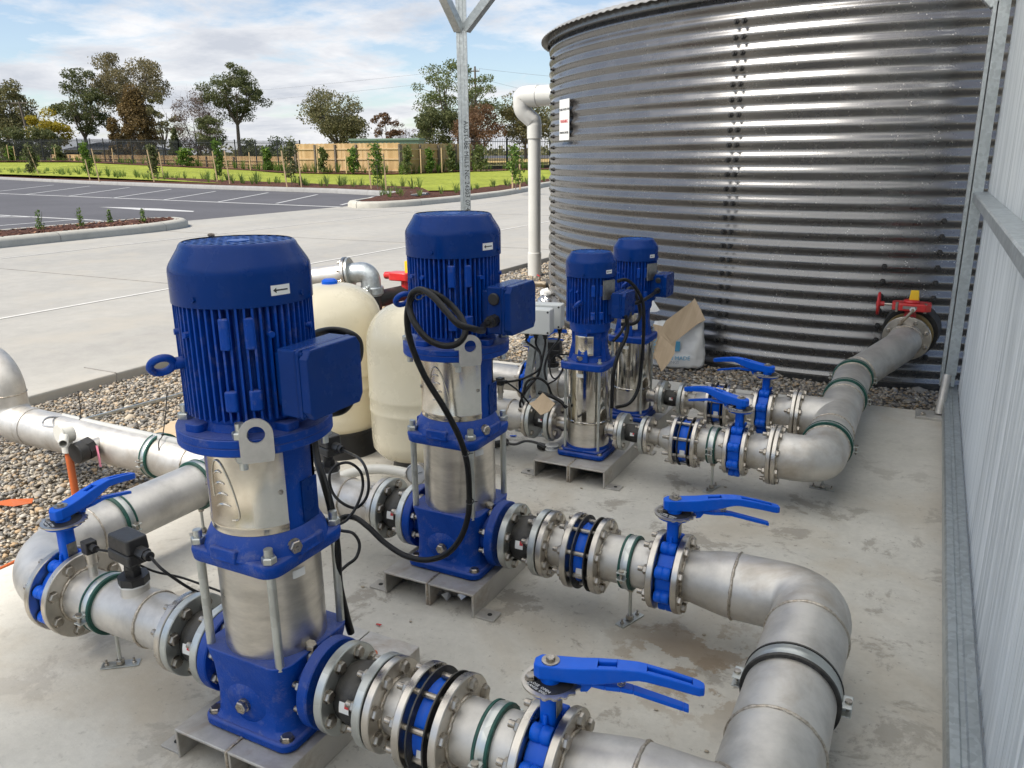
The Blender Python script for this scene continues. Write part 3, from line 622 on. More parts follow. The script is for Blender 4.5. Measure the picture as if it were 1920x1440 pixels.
def tank_bolt(ang, z):
    a = R(ang); d = V((math.cos(a), math.sin(a), 0)); inst(bolt_tank, 'bolt', t, frame(d*(TR+.006)+V((0, 0, z)), d))
bpy.data.objects.remove(seam)
nz = 24
for i in range(nz):
    zc = .02+PITCH*(i+1)
    if zc > TH: break
    tank_bolt(-145.2+ (zc-1)*-.9, zc); tank_bolt(-101.9, zc-.012)
    if i % 1 == 0: tank_bolt(-102.9, zc-.012)
for i in range(2, 12): tank_bolt(-78.0, .02+PITCH*i)
for i in range(2, 9): tank_bolt(-83.6, .02+PITCH*i)
# warning sign on the tank
a = R(-137.5); d = V((math.cos(a), math.sin(a), 0)); U = V((-d.y, d.x, 0)); so_ = V((TX, TY, 0))+d*(TR+.026)
t = thing('warning_sign', so_+V((0, 0, 1.545)), 'small white warning sign with black and red lettering fixed to the tank', 'sign')
MB().box((0, 0, 0), (.23, .003, .30), Matrix((U, -d, (0, 0, 1))).transposed()).build('panel', M['white'], t, smooth=0)
for s_, z_, mt_, sz in (('POTABLE WATER TANK', .075, M['black'], .024), ('WARNING', -.012, M['redprint'], .036), ('DRINKING WATER', -.095, M['black'], .024)):
    text('lettering', s_, sz, mt_, d*.003+V((0, 0, z_)), U, (0, 0, 1), t)
# overflow downpipe
DX, DY = -4.03, 8.37
dp = (DX, DY)
t = thing('overflow_downpipe', (DX, DY, -.06), 'pale cream plastic overflow downpipe with a fat elbow, standing left of the corrugated tank', 'pipe')
q = lambda px, py, dd: at(px, py, d=dd)-V((DX, DY, -.06))
MB().cyl((0, 0, 0), (0, 0, 1.68), .071, n=32).build('pipe', M['pvc'], t)
MB().cyl((0, 0, .0), (0, 0, .27), .078, n=32, ch=.004).build('base_socket', M['pvc'], t)
MB().cyl((0, 0, 1.52), (0, 0, 1.68), .081, n=32, ch=.006).build('socket', M['pvc'], t)
e1 = q(1040, 178, 8.6); e0 = q(988, 181, 8.75); hd = (e1-e0).normalized()
MB().tube([e1, e0+hd*.02], .108, 28).build('overflow_pipe', M['pvc'], t)
MB().tube([e0+hd*.14, e0+hd*.0], .114, 28).build('socket', M['pvc'], t)
ep = arc_path([e0+hd*.02, e0-hd*.055, e0-hd*.055+V((0, 0, -.15)), V((0, 0, 1.70)), V((0, 0, 1.66))], .11, 9)
MB().tube(ep, [.111-.032*min(1, max(0, (i-5)/(len(ep)-9))) for i in range(len(ep))], 28).build('elbow', M['pvc'], t)
# tap and small drain at the foot of the tank
tp = at(1012, 532, d=7.6)
t = thing('drain_valve', tp, 'small bronze drain valve sticking out low on the left side of the water tank', 'valve')
ax = V((TX, TY, tp.z))-tp; ax.z = 0; ax.normalize()
MB().cyl(-ax*.07, ax*.06, .034, n=20).cyl(-ax*.075, -ax*.045, .042, n=8).cyl(ax*.03, ax*.05, .042, n=8).build('body', M['bronze'], t)
MB().cyl(ax*.06, ax*.22, .045).build('coupling', M['rubber'], t)
MB().cyl((0, 0, .03), (0, 0, .07), .012).build('stem', M['bronze'], t)
MB().bar(V((0, 0, .07)), V((0, 0, .085))-ax*.06+V((.03, .02, 0)), .022, .006).build('handle', M['redprint'], t)
tp2 = at(1023, 551, d=7.2)
ob = MB().sphere(tp2, .055, 12, 8, (1, .8, .9)).build('wrapped_fitting', M['white'], None, smooth=0); tag(ob, 'crumpled white plastic wrapped on a fitting below the drain valve', 'wrapping')
dm = ob.modifiers.new('d', 'DISPLACE'); tx = bpy.data.textures.new('cr', 'VORONOI'); tx.noise_scale = .03; dm.texture = tx; dm.strength = .03
ob = MB().sphere(at(1023, 563, d=7.15), .07, 14, 8, (1.1, 1, .5)).build('foil_wrapping', M['foil'], None, smooth=0); tag(ob, 'silver foil bundle on the gravel against the tank', 'wrapping')
dm = ob.modifiers.new('d', 'DISPLACE'); dm.texture = tx; dm.strength = .03

# ------------------------------------------------------------------ pumps
ZP = 0.185
def boltset(sz, mt, washer=True):
    b_ = MB(); b_.hexa((0, 0, 0), (1, 0, 0), sz, sz*.75)
    if washer: b_.cyl((-.0005, 0, 0), (sz*.14, 0, 0), sz*1.15, n=16)
    return mesh_only(b_, 'hex_bolt', mt)
def nutset(sz, mt):
    b_ = MB(); b_.hexa((0, 0, 0), (1, 0, 0), sz, sz*.85).cyl((sz*.8, 0, 0), (sz*1.9, 0, 0), sz*.55, n=12); return mesh_only(b_, 'hex_nut', mt)
BOLT_B = boltset(.010, M['blue_cover'])
BOLT, NUT, BOLT_S, NUT_S = boltset(.0135, M['bolt']), nutset(.0135, M['bolt']), boltset(.010, M['bolt']), nutset(.010, M['bolt'])
NUT_Z = nutset(.0155, M['galv_flange']); NUT_ZS = nutset(.010, M['galv_flange'])
def flange(parent, x0, x1, r, mt, nb=8, bc=.8, dirs=(1,), small=False, name='flange', y=0.0, z=0.0, ax=(1, 0, 0), hub=0.0, off=0.0):
    """a pipe flange whose axis runs along x (or ax) from x0 to x1, with its bolts as children"""
    a = V(ax).normalized(); o = V((0, y, z)) if tuple(ax) == (1, 0, 0) else V((0, 0, 0))
    if isinstance(y, V): o = y
    pr = [(x0, r*.3), (x0, r-.002), (x0+.002, r), (x1-.002, r), (x1, r-.002), (x1, r*.3)]
    f_ = MB().lathe(pr, o, a, 48, caps=False).build(name, mt, parent, smooth=30)
    for s_ in dirs:
        for k in range(nb):
            g = 2*math.pi*(k+.5)/nb+off; u, w, _ = basis(a); p = o+a*(x1 if s_ > 0 else x0)+(u*math.cos(g)+w*math.sin(g))*r*bc
            me = (BOLT_S if small else BOLT) if (s_ > 0) else (NUT_S if small else NUT)
            inst(me, 'bolt', f_, frame(p, a*s_))
    return f_
def weld(parent, o, ax, r, w=.004):
    n = 64; u, v_, a = basis(ax); rnd = random.Random(int(r*9999)); pts = []
    for k in range(n):
        g = 2*math.pi*k/n; pts.append(V(o)+(u*math.cos(g)+v_*math.sin(g))*(r+.0005)+a*rnd.uniform(-.001, .001))
    return MB().tube(pts, [w*(.8+.4*rnd.random()) for _ in pts], 6, closed=True).build('weld', M['weld'], parent, smooth=60)

def big_pump():
    t = thing('vertical_pump', (0, 0, 0), '', 'pump')
    # casting: foot, body, nozzles, flanges
    c = MB(); c.prism(rrect(.252, .252, .03), .0755, .0975); c.build('foot_plate', M['blue'], t, bevel=.005)
    c = MB(); lv = [(.097, .236, .045), (.108, .219, .045), (.16, .215, .045), (.225, .220, .042), (.250, .229, .04), (.270, .232, .038)]
    vs = []; fs = []; n = 24
    for z_, w, r_ in lv: vs += [(x, y, z_) for x, y in rrect(w, w, r_)]
    for i in range(len(lv)-1):
        for k in range(n): fs.append([i*n+k, i*n+(k+1) % n, (i+1)*n+(k+1) % n, (i+1)*n+k])
    fs.append([(len(lv)-1)*n+k for k in range(n)]); c.add(vs, fs)
    body = c.build('base_casting', M['blue'], t, smooth=50, bevel=.003)
    rb = MB()
    for sx in (1, -1): rb.lathe([(.05, .092), (.105, .072), (.135, .066)], (0, 0, ZP), (sx, 0, 0), 32, caps=False)
    for sy in (1, -1): rb.lathe([(.085, .075), (.108, .055), (.112, .02)], (0, 0, .155), (0, sy, 0), 28)
    rb.build('nozzle', M['blue'], t, smooth=50)
    for sx in (1, -1):
        f_ = MB().lathe([(.131, .05), (.131, .096), (.134, .0985), (.155, .0985), (.158, .096), (.158, .05)], (0, 0, ZP), (sx, 0, 0), 48, caps=False).build('flange', M['blue'], t, smooth=30)
        for k in range(8):
            g = 2*math.pi*(k+.5)/8; inst(NUT, 'bolt', f_, frame((sx*.131, .079*math.cos(g), ZP+.079*math.sin(g)), (-sx, 0, 0)))
    for x, y in ((1, 1), (1, -1), (-1, 1), (-1, -1)): inst(BOLT, 'bolt', t, frame((x*.103, y*.103, .0975), (0, 0, 1)))
    MB().cyl((0, -.111, .155), (0, -.118, .155), .015, n=16).hexa((0, -.117, .155), (0, -1, 0), .0145, .012).build('drain_plug', M['bolt'], t)
    MB().hexa((.112, -.02, .273), (.3, 0, 1), .013, .012).build('vent_plug', M['bolt'], t)
    # barrel, tie rods
    MB().lathe([(.262, .1075), (.262, .1095), (.266, .1095), (.268, .1078), (.472, .1078), (.474, .109), (.49, .109)], n=72, caps=False).build('barrel', M['ss_satin'], t, smooth=40)
    for x, y in ((1, 1), (1, -1), (-1, 1), (-1, -1)):
        MB().cyl((x*.098, y*.098, .262), (x*.098, y*.098, .538), .0092, n=16).build('tie_rod', M['galv_flange'], t)
        inst(NUT_Z, 'nut', t, frame((x*.098, y*.098, .5095), (0, 0, 1)))
    # head
    lv = [(.474, .224, .03), (.479, .234, .034), (.500, .240, .036), (.509, .232, .036)]
    c = MB(); vs = []; fs = []
    for z_, w, r_ in lv: vs += [(x, y, z_) for x, y in rrect(w, w, r_)]
    for i in range(3):
        for k in range(n): fs.append([i*n+k, i*n+(k+1) % n, (i+1)*n+(k+1) % n, (i+1)*n+k])
    fs += [list(range(n))[::-1], [3*n+k for k in range(n)]]
    c.add(vs, fs); c.lathe([(.505, .129), (.52, .124), (.545, .112), (.552, .106)], n=48, caps=False)
    for g in (0, 90, 180, 270):
        a = R(g); c.box((.112*math.cos(a), .112*math.sin(a), .514), (.03, .07, .03), Matrix.Rotation(a, 3, 'Z'))
    c.build('pump_head', M['blue'], t, smooth=45, bevel=.004)
    MB().cyl((.098, -.035, .52), (.113, -.04, .522), .016, n=16).hexa((.112, -.04, .522), (1, -.3, .05), .0145, .012).build('filling_plug', M['bolt'], t)
    # lantern with its bright guards
    c = MB(); c.lathe([(.545, .104), (.555, .1025), (.70, .1025), (.735, .108), (.742, .118)], n=64, caps=False); c.build('lantern', M['blue'], t, smooth=40)
    for a0, a1 in ((-140, -20), (40, 160)):
        g = MB(); g.lathe([(.553, .1045), (.553, .1075), (.563, .1075), (.566, .109), (.572, .109), (.575, .1075), (.722, .1075), (.726, .1085), (.735, .1075), (.735, .1045)], n=40, caps=False, a0=R(a0+90), a1=R(a1+90))
        pl = g.build('guard_plate', M['ss_plate'], t, smooth=40)
        w_ = MB()
        def on(az, z_, r_=.109): return V((math.cos(R(az))*r_, math.sin(R(az))*r_, z_))
        ctr = (a0+a1)/2-8
        w_.tube(spline([on(ctr+a_, z_, .1085) for a_, z_ in ((-15, .632), (-15.5, .665), (-13.5, .693), (-9, .709), (-3, .711), (3, .698), (9, .672), (14, .638), (17, .603), (15, .590), (8, .587))], 5), .0018, 6)
        for h in range(4): w_.tube([on(ctr-12+k*(1.3+.30*(3-h)), .612+h*.023+.008*math.sin(R(k*16)), .1085) for k in range(10)], [.0004+.0028*math.sin(R(18+k*16)) for k in range(10)], 6)
        w_.build('embossing', M['ss_plate'], pl, smooth=60)
        for az in (a0+6, a1-6): inst(BOLT_S, 'screw', pl, Matrix.Translation(on(az, .64, .108)) @ Matrix.Rotation(R(az), 4, 'Z') @ Matrix.Scale(.45, 4))
    MB().box((.1045, .025, .60), (.003, .045, .09)).build('slot_cover', M['blue_cover'], t, smooth=0)
    # motor flange
    fl = MB(); fl.lathe([(.738, .10), (.738, .150), (.741, .1535), (.754, .1535), (.7555, .1515), (.757, .1535), (.771, .1535), (.774, .150), (.774, .1)], n=64, caps=False); fl.build('motor_flange', M['blue'], t, smooth=30)
    fl2 = MB(); fl2.lathe([(.774, .152), (.7735, .131), (.766, .129), (.766, .118), (.776, .115), (.80, .106), (.81, .10)], n=64, caps=False)
    for g in (0, 90, 180, 270): a = R(g+45); fl2.prism(rrect(.04, .036, .01), .766, .79, (.122*math.cos(a+.5), .122*math.sin(a+.5), 0))
    fl2.build('motor_endshield', M['blue'], t, smooth=40, bevel=.002)
    for g in (45, 135, 225, 315): a = R(g-12); inst(NUT_Z, 'bolt', t, frame((.139*math.cos(a), .139*math.sin(a), .7735), (0, 0, 1))); inst(NUT_Z, 'nut', t, frame((.135*math.cos(a), .135*math.sin(a), .738), (0, 0, -1)))
    a = R(-45); d = V((math.cos(a), math.sin(a), 0)); U = V((-d.y, d.x, 0))
    ear = MB(); prf = [(-.031, -.012), (.031, -.012)]+[(.031*math.cos(R(k*15)), .04+.031*math.sin(R(k*15))) for k in range(13)]
    hole = [(.016*math.cos(R(k*360/15)), .04+.016*math.sin(R(k*360/15))) for k in range(15)]
    # plate with a round hole: ring of quads between outline and hole
    outl = []; 
    for k in range(40):
        g = 2*math.pi*k/40; dx, dy = math.cos(g), math.sin(g)
        if dy >= 0: outl.append((.031*dx, .04+.031*dy))
        else:
            s_ = min(.031/abs(dx) if abs(dx) > 1e-6 else 9, .055/abs(dy)); outl.append((dx*s_, .04+dy*s_))
    o_ = d*.157+V((0, 0, .745)); vs = []
    for (x, y), g in zip(outl, range(40)):
        hx, hy = .0165*math.cos(2*math.pi*g/40), .04+.0165*math.sin(2*math.pi*g/40)
        for xx, yy in ((x, y), (hx, hy)):
            for w_ in (0, .006): vs.append(o_+U*xx+V((0, 0, yy))+d*w_)
    fs = []
    for k in range(40):
        a4, b4 = k*4, ((k+1) % 40)*4
        fs += [[a4+1, b4+1, b4+3, a4+3], [a4, a4+2, b4+2, b4], [a4, b4, b4+1, a4+1], [a4+2, a4+3, b4+3, b4+2]]
    MB().add(vs, fs).build('lifting_plate', M['ss_dull'], t, smooth=0)
    motor(t, 1.0, .80, 1.022, 1.094, 1.130, .1185, .1315, .107, 56)
    return t
def motor(t, k, zb, z1, z2, z3, rc, rf, rt_, nf):
    g = MB(); poly = []
    for i in range(nf):
        a = 2*math.pi*i/nf; da = .0021*k/rf
        quad = abs(((math.degrees(a)+45) % 90)-45)
        rr_ = rf*(.975 if quad < 38 else 1.0)
        for r_, o_ in ((rc*.93, -1.6), (rr_, -1), (rr_, 1), (rc*.93, 1.6)): poly.append((r_*math.cos(a+da*o_), r_*math.sin(a+da*o_)))
    g.prism(poly, zb, z1+.004, (0, 0, 0))
    body = g.build('motor_body', M['blue'], t, smooth=30)
    c = MB(); c.lathe([(zb-.035*k, rc*.85), (zb-.012*k, rc*.93), (zb+.004, rc*.93)], n=48); c.build('motor_neck', M['blue'], t, smooth=35)
    for az in (-62, -42, 118, 140):
        a = R(az); rot = Matrix.Rotation(a, 3, 'Z'); ps = MB()
        ps.prism([(x*.9, y) for x, y in rrect(.016*k, .02*k, .006*k)], zb+.14*k, zb+.20*k, (rf*.96*math.cos(a), rf*.96*math.sin(a), 0), rot @ V((1, 0, 0)), rot @ V((0, 1, 0)), k=.98); ps.build('foot_pad', M['blue'], t, smooth=35, bevel=.003); ps = MB(); ps.prism(rrect(.018*k, .024*k, .006*k), zb+.022*k, zb+.062*k, (rf*.96*math.cos(a), rf*.96*math.sin(a), 0), rot @ V((1, 0, 0)), rot @ V((0, 1, 0)), k=.98); ps.build('foot_pad', M['blue'], t, smooth=35, bevel=.003)
    for az in (-100, -120, -25, 20): a = R(az); MB().cyl((rf*.9*math.cos(a), rf*.9*math.sin(a), zb+.165*k), (rf*1.03*math.cos(a), rf*1.03*math.sin(a), zb+.165*k), .006*k, n=10).build('boss', M['blue'], t)
    # fan cover with perforated top
    f_ = MB(); e = rf*1.015
    f_.lathe([(z1-.004, e-.003), (z1-.004, e), (z2-.018*k, e), (z2-.010*k, e-.0012*k), (z2-.002*k, e-.005*k), (z3-.012*k, rt_*1.045), (z3-.006*k, rt_*1.02), (z3-.0015*k, rt_*.985), (z3, rt_*.95)], n=72, caps=False)
    fc = f_.build('fan_cover', M['blue_cover'], t, smooth=40)
    MB().lathe([(z3-.014*k, rt_*.955), (z3-.014*k, .001)], n=48, caps=False).build('grille_hole_shade', M['black'], fc, smooth=0)  # black disc stands in for the dark inside the cover
    w = MB(); rg = rt_*.955; s_ = .0205*k; m_ = int(rg/s_)
    for i in range(-m_, m_+1):
        L = math.sqrt(max(rg*rg-(i*s_)**2, 0))
        if L > .01: w.bar((i*s_, -L, z3-.002*k), (i*s_, L, z3-.002*k), .0055*k, .0012); w.bar((-L, i*s_, z3-.0032*k), (L, i*s_, z3-.0032*k), .005*k, .0018)
    w.cyl((0, 0, z3-.004*k), (0, 0, z3-.0005), .022*k, n=24)
    w.build('grille', M['grille'], fc, smooth=0)
    for az in (-85, 8, 98, 188): a = R(az); d = V((math.cos(a), math.sin(a), 0)); inst(BOLT_B, 'screw', fc, Matrix.Translation(d*e*.998+V((0, 0, z1+.012*k))) @ Matrix.Rotation(a, 4, 'Z') @ Matrix.Scale(.55, 4))
    # rotation arrow sticker
    a = R(-14 if k == 1 else -24); d = V((math.cos(a), math.sin(a), 0)); U = V((-d.y, d.x, 0)); zc = z1+.024*k
    st = MB(); n = 6; vs = []
    for i in range(n+1):
        g = a+(i-n/2)*.30/n
        for zz_ in (-.0095*k, .0095*k): vs.append((e*1.003*math.cos(g), e*1.003*math.sin(g), zc+zz_))
    st.add(vs, [[2*i, 2*i+2, 2*i+3, 2*i+1] for i in range(n)]); stk = st.build('arrow_sticker', M['white'], t, smooth=60)
    vs = []
    for g_, z_ in ((-.12, 0), (-.07, .0052), (-.07, .0014), (.11, .0014), (.11, -.0014), (-.07, -.0014), (-.07, -.0052)): g = a+g_; vs.append((e*1.007*math.cos(g), e*1.007*math.sin(g), zc+z_*k))
    MB().add(vs, [[0, 1, 6], [1, 2, 5, 6], [2, 3, 4, 5]]).build('arrow', M['black'], stk, smooth=0)
    # terminal box on the +x side
    zs = zb; zb = zb-(.018 if k == 1 else 0)
    bx = MB(); bx.box((rf+.008*k, 0, zb+.095*k), (.05*k, .1*k, .105*k)); bx.box((rf+.036*k, 0, zb+.098*k), (.044*k, .150*k, .130*k))
    tb = bx.build('terminal_box', M['blue_cover'], t, smooth=0, bevel=.004*k)
    lid = MB(); lid.prism(rrect(.155*k, .134*k, .008*k), rf+.0585*k, rf+.068*k, (0, 0, zb+.098*k), (0, 1, 0), (0, 0, 1), (1, 0, 0))
    q_ = [(-.066, -.067), (.066, -.067), (.0775, -.05), (.0775, .05), (.066, .067), (-.066, .067), (-.0775, .05), (-.0775, -.05)]
    lid.prism([(x*k, y*k) for x, y in q_], rf+.068*k, rf+.088*k, (0, 0, zb+.098*k), (0, 1, 0), (0, 0, 1), (1, 0, 0))
    lid.build('box_lid', M['blue_cover'], t, smooth=0, bevel=.003*k)
    for y in (-.07, .07):
        for z_ in (-.058, .058): inst(BOLT_B, 'screw', tb, Matrix.Translation((rf+.0685*k, y*k, zb+(.098+z_)*k)) @ Matrix.Scale(.5, 4))
    zb = zs
    # eye bolt
    a = R(-118 if k == 1 else -92); d = V((math.cos(a), math.sin(a), 0)); eb = MB(); eb.cyl(d*rf*.9+V((0, 0, zb+.105*k)), d*(rf+.012*k)+V((0, 0, zb+.105*k)), .012*k, n=16)
    c0 = d*(rf+.034*k)+V((0, 0, zb+.105*k)); A_ = R(50); e1 = d; e2 = (V((-d.y, d.x, 0))*math.cos(A_)*.9+V((0, 0, 1))*math.sin(A_)).normalized()
    eb.tube([c0+(e1*math.cos(2*math.pi*i/28)+e2*math.sin(2*math.pi*i/28))*.021*k for i in range(28)], .0075*k, 10, closed=True)
    eb.build('eye_bolt', M['blue'], t, smooth=60)
def small_pump():
    t = thing('vertical_pump', (0, 0, 0), '', 'pump')
    MB().prism(rrect(.205, .205, .022), .0755, .098).build('foot_plate', M['blue'], t, bevel=.006)
    MB().prism(rrect(.185, .185, .03), .098, .108).lathe([(.10, .095), (.12, .0885)], n=48).build('base_casting', M['blue'], t, bevel=.003)
    for x, y in ((1, 1), (1, -1), (-1, 1), (-1, -1)): inst(BOLT_S, 'bolt', t, frame((x*.085, y*.085, .098), (0, 0, 1)))
    MB().lathe([(.108, .0865), (.218, .0865), (.220, .0895), (.226, .0895), (.228, .0865), (.45, .0865)], n=72, caps=False).build('barrel', M['ss_polish'], t, smooth=40)
    MB().lathe([(.106, .0872), (.216, .0872)], n=72, caps=False).build('barrel_skirt', M['ss_satin'], t, smooth=40)
    for sx in (1, -1):
        MB().cyl((sx*.07, 0, ZP), (sx*.14, 0, ZP), .029, n=28).cyl((sx*.085, 0, ZP), (sx*.094, 0, ZP), .034, n=28).build('nozzle', M['ss_flange'], t)
        f_ = MB().lathe([(.136, .02), (.136, .075), (.139, .0775), (.150, .0775), (.152, .075), (.152, .02)], (0, 0, ZP), (sx, 0, 0), 40, caps=False).build('flange', M['ss_flange'], t, smooth=30)
        for q_ in range(4):
            g = 2*math.pi*(q_+.5)/4; inst(BOLT, 'bolt', f_, frame((sx*.136, .058*math.cos(g), ZP+.058*math.sin(g)), (-sx, 0, 0)))
    for x, y in ((1, 1), (1, -1), (-1, 1), (-1, -1)):
        MB().cyl((x*.073, y*.073, .105), (x*.073, y*.073, .5), .0058, n=12).build('tie_rod', M['galv_flange'], t)
        inst(NUT_ZS, 'nut', t, frame((x*.073, y*.073, .4785), (0, 0, 1)))
    MB().prism(rrect(.192, .192, .03), .448, .478).build('pump_head', M['blue'], t, bevel=.005)
    MB().lathe([(.476, .078), (.492, .07), (.5, .068)], n=40).build('head_dome', M['blue'], t)
    MB().hexa((-.01, -.072, .49), (0, -.35, 1), .0145, .016).build('filling_plug', M['bolt'], t)
    c = MB(); 
    for az in (0, 90, 180, 270):
        a = R(az); rot = Matrix.Rotation(a, 3, 'Z'); vs = []
        for z_, r_, w in ((.478, .083, .052), (.55, .072, .032), (.60, .074, .036)):
            for rr_, ww in ((r_, w/2), (r_, -w/2), (r_-.02, -w/2), (r_-.02, w/2)): vs.append(rot @ V((rr_, ww, z_)))
        c.add(vs, [[i*4+k_, i*4+(k_+1) % 4, i*4+4+(k_+1) % 4, i*4+4+k_] for i in range(2) for k_ in range(4)]+[[3, 2, 1, 0], [8, 9, 10, 11]])
    c.lathe([(.492, .062), (.602, .062)], n=40); c.build('lantern', M['blue'], t, smooth=40, bevel=.002)
    for a0, a1 in ((-117, -57), (63, 123)):
        g = MB(); g.lathe([(.508, .074), (.508, .0765), (.514, .078), (.519, .0765), (.575, .0765), (.58, .078), (.586, .0765), (.586, .074)], n=24, caps=False, a0=R(a0+90), a1=R(a1+90)); g.build('guard_plate', M['ss_plate'], t, smooth=40)
    MB().lathe([(.598, .072), (.60, .078), (.612, .082), (.63, .082), (.64, .088)], n=48).build('motor_flange', M['blue'], t, smooth=35)
    st = MB(); vs = []
    for i in range(5):
        g = R(-104+i*5)
        for z_ in (.43, .445): vs.append((.0875*math.cos(g), .0875*math.sin(g), z_-.012))
    st.add(vs, [[2*i, 2*i+2, 2*i+3, 2*i+1] for i in range(4)]).build('label', M['white'], t)
    motor(t, .77, .64, .826, .888, .916, .09, .0995, .080, 40)
    MB().box((.094, -.045, .775), (.006, .06, .075), Matrix.Rotation(R(-24), 3, 'Z')).build('nameplate', M['nameplate'], t, smooth=0)
    return t
XP = -1.187
PUMPS = {1: (XP, 1.145), 2: (XP, 1.94), 3: (-1.183, 2.975), 4: (-1.183, 3.52)}
big = big_pump(); big.location = (*PUMPS[1], 0); tag(big, 'nearest tall blue vertical pump, on the steel channel at the bottom left of the slab', 'pump', 'vertical pumps on the slab')
b2 = copy_tree(big); b2.location = (*PUMPS[2], 0); tag(b2, 'tall blue vertical pump in the middle with a black cable looped over its front', 'pump')
sm = small_pump(); sm.location = (*PUMPS[3], 0); tag(sm, 'smaller blue pump with a mirror bright barrel, just right of the grey junction boxes', 'pump', 'vertical pumps on the slab')
s4 = copy_tree(sm); s4.location = (*PUMPS[4], 0); tag(s4, 'farthest small blue pump, half hidden behind the other small pump and beside the sack', 'pump')
for p, k, zb_, rf_ in ((b2, 1.0, .782, .1315), (s4, .77, .64, .0995)):   # cable entries on the face turned to the camera
    kid = [c for c in bpy.data.objects if c.parent == p and c.name.startswith('terminal_box')][0]
    MB().cyl((rf_+.038*k, -.0745*k, zb_+.130*k), (rf_+.038*k, -.083*k, zb_+.130*k), .0165*k, n=24, ch=.002).build('blanking_plug', M['plastic_black'], kid)
    MB().cyl((rf_+.038*k, -.0745*k, zb_+.072*k), (rf_+.038*k, -.098*k, zb_+.072*k), .0175*k, n=8).cyl((rf_+.038*k, -.098*k, zb_+.072*k), (rf_+.038*k, -.112*k, zb_+.072*k), .0135*k, n=16).build('cable_gland', M['plastic_black'], kid)
# labels on barrels
def barrel_label(p, r_, az, z_, w=.03, h=.018, tilt=0):
    vs = []
    for i in range(5):
        g = R(az)+(i-2)*w/r_/4
        for s_ in (-.5, .5): vs.append((r_*1.004*math.cos(g), r_*1.004*math.sin(g), z_+s_*h+tilt*(i-2)))
    lb = MB().add(vs, [[2*i, 2*i+2, 2*i+3, 2*i+1] for i in range(4)]).build('label', M['white'], p)
for p in (big, b2): barrel_label(p, .108, -14 if p is big else -26, .452, .03, .018)
# stands: two channels back to back on bolted feet
def stand():
    t = thing('pump_stand', (0, 0, 0), '', 'stand'); L = .5; h = .0745; th = .007
    for cx in (-.079, .079):
        w = .155; q_ = [(-w/2, 0), (-w/2, h), (w/2, h), (w/2, 0), (w/2-th, 0), (w/2-th, h-th), (-w/2+th, h-th), (-w/2+th, 0)]
        MB().prism(q_, -L/2, L/2, (cx, 0, 0), (1, 0, 0), (0, 0, 1), (0, -1, 0)).build('channel', M['ss_dull'], t, smooth=0, bevel=.002)
    MB().tube([(0, -L/2-.001, .03), (0, -L/2-.001, .074), (0, -L/2+.02, .0765), (0, -.13, .0762)], .0035, 6).build('weld', M['weld'], t)
    for x in (-.187, .187):
        for y in (-.22, .22):
            MB().box((x, y, .003), (.062, .05, .006)).build('foot_lug', M['ss_dull'], t, smooth=0, bevel=.001)
            MB().cyl((x+(.006 if x > 0 else -.006), y, .006), (x+(.006 if x > 0 else -.006), y, .0072), .007, n=12).build('bolt_hole_shade', M['black'], t)  # flat black disc paints the dark of a hole
    return t
st = stand(); lbs = ['grey steel channel stand under the nearest pump at the bottom edge of the photo', 'grey steel channel stand under the middle pump, with crumpled foil lying beneath it', 'grey steel channel stand under the first small pump, a tape spool resting on it', 'grey steel channel stand under the farthest small pump']
for i in (1, 2, 3, 4):
    s_ = st if i == 1 else copy_tree(st); dy = {1: .08, 2: .06, 3: .06, 4: .06}[i]
    s_.location = (PUMPS[i][0]-.008, PUMPS[i][1]+dy, 0); tag(s_, lbs[i-1], 'stand', 'channel stands under the pumps')

# ------------------------------------------------------------------ pipework
def pipe(parent, pts, r, mt=None, n=36, name='pipe'):
    return MB().tube(pts, r, n).build(name, mt or M['ss_pipe'], parent, smooth=50)
def connector(Y, x0, x1, fr, br, lbl, tagside=-1, small=False, nb=8):
    """flanged black rubber connector between x0 and x1"""
    t = thing('rubber_connector', (x0, Y, ZP), lbl, 'pipe connector', 'flanged rubber pipe connectors'); L = x1-x0; th = .021 if not small else .018
    flange(t, 0, th, fr, M['galv_flange'], nb, .80, (1,), small); flange(t, L-th, L, fr, M['galv_flange'], nb, .80, (-1,), small)
    MB().lathe([(th-.004, br*.98), (th+.004, br*1.08), (L/2, br*1.22), (L-th-.004, br*1.08), (L-th+.004, br*.98)] if not small else [(th-.004, br), (L/2, br*1.12), (L-th+.004, br)], ax=(1, 0, 0), n=40, caps=False).build('bellows', M['rubber'], t, smooth=50)
    g0 = R(-100); vs = []; rr_ = br*(1.205 if not small else 1.115)
    for i in range(5):
        g = g0+(i-2)*.085
        for s_ in (-.0125, .0125): vs.append((L/2+s_*(1 if not small else .7), rr_*1.02*math.sin(-g)*-1*-1 if False else rr_*1.03*math.sin(g), rr_*1.03*-math.cos(g)*-1 if False else -rr_*1.03*math.cos(g)))
    vs = [(x, y, z) for x, y, z in vs]
    lb = MB().add(vs, [[2*i, 2*i+2, 2*i+3, 2*i+1] for i in range(4)]); ob = lb.build('label', M['white'], t, smooth=60)
    vs2 = [(L/2+.002 if k % 2 == 0 else L/2+.0122*(1 if not small else .7), y*1.01, z*1.01) for k, (x, y, z) in enumerate(vs)]
    MB().add(vs2[:6], [[2*i, 2*i+2, 2*i+3, 2*i+1] for i in range(2)]).build('label_print', M['redprint'], ob, smooth=60)
    return t
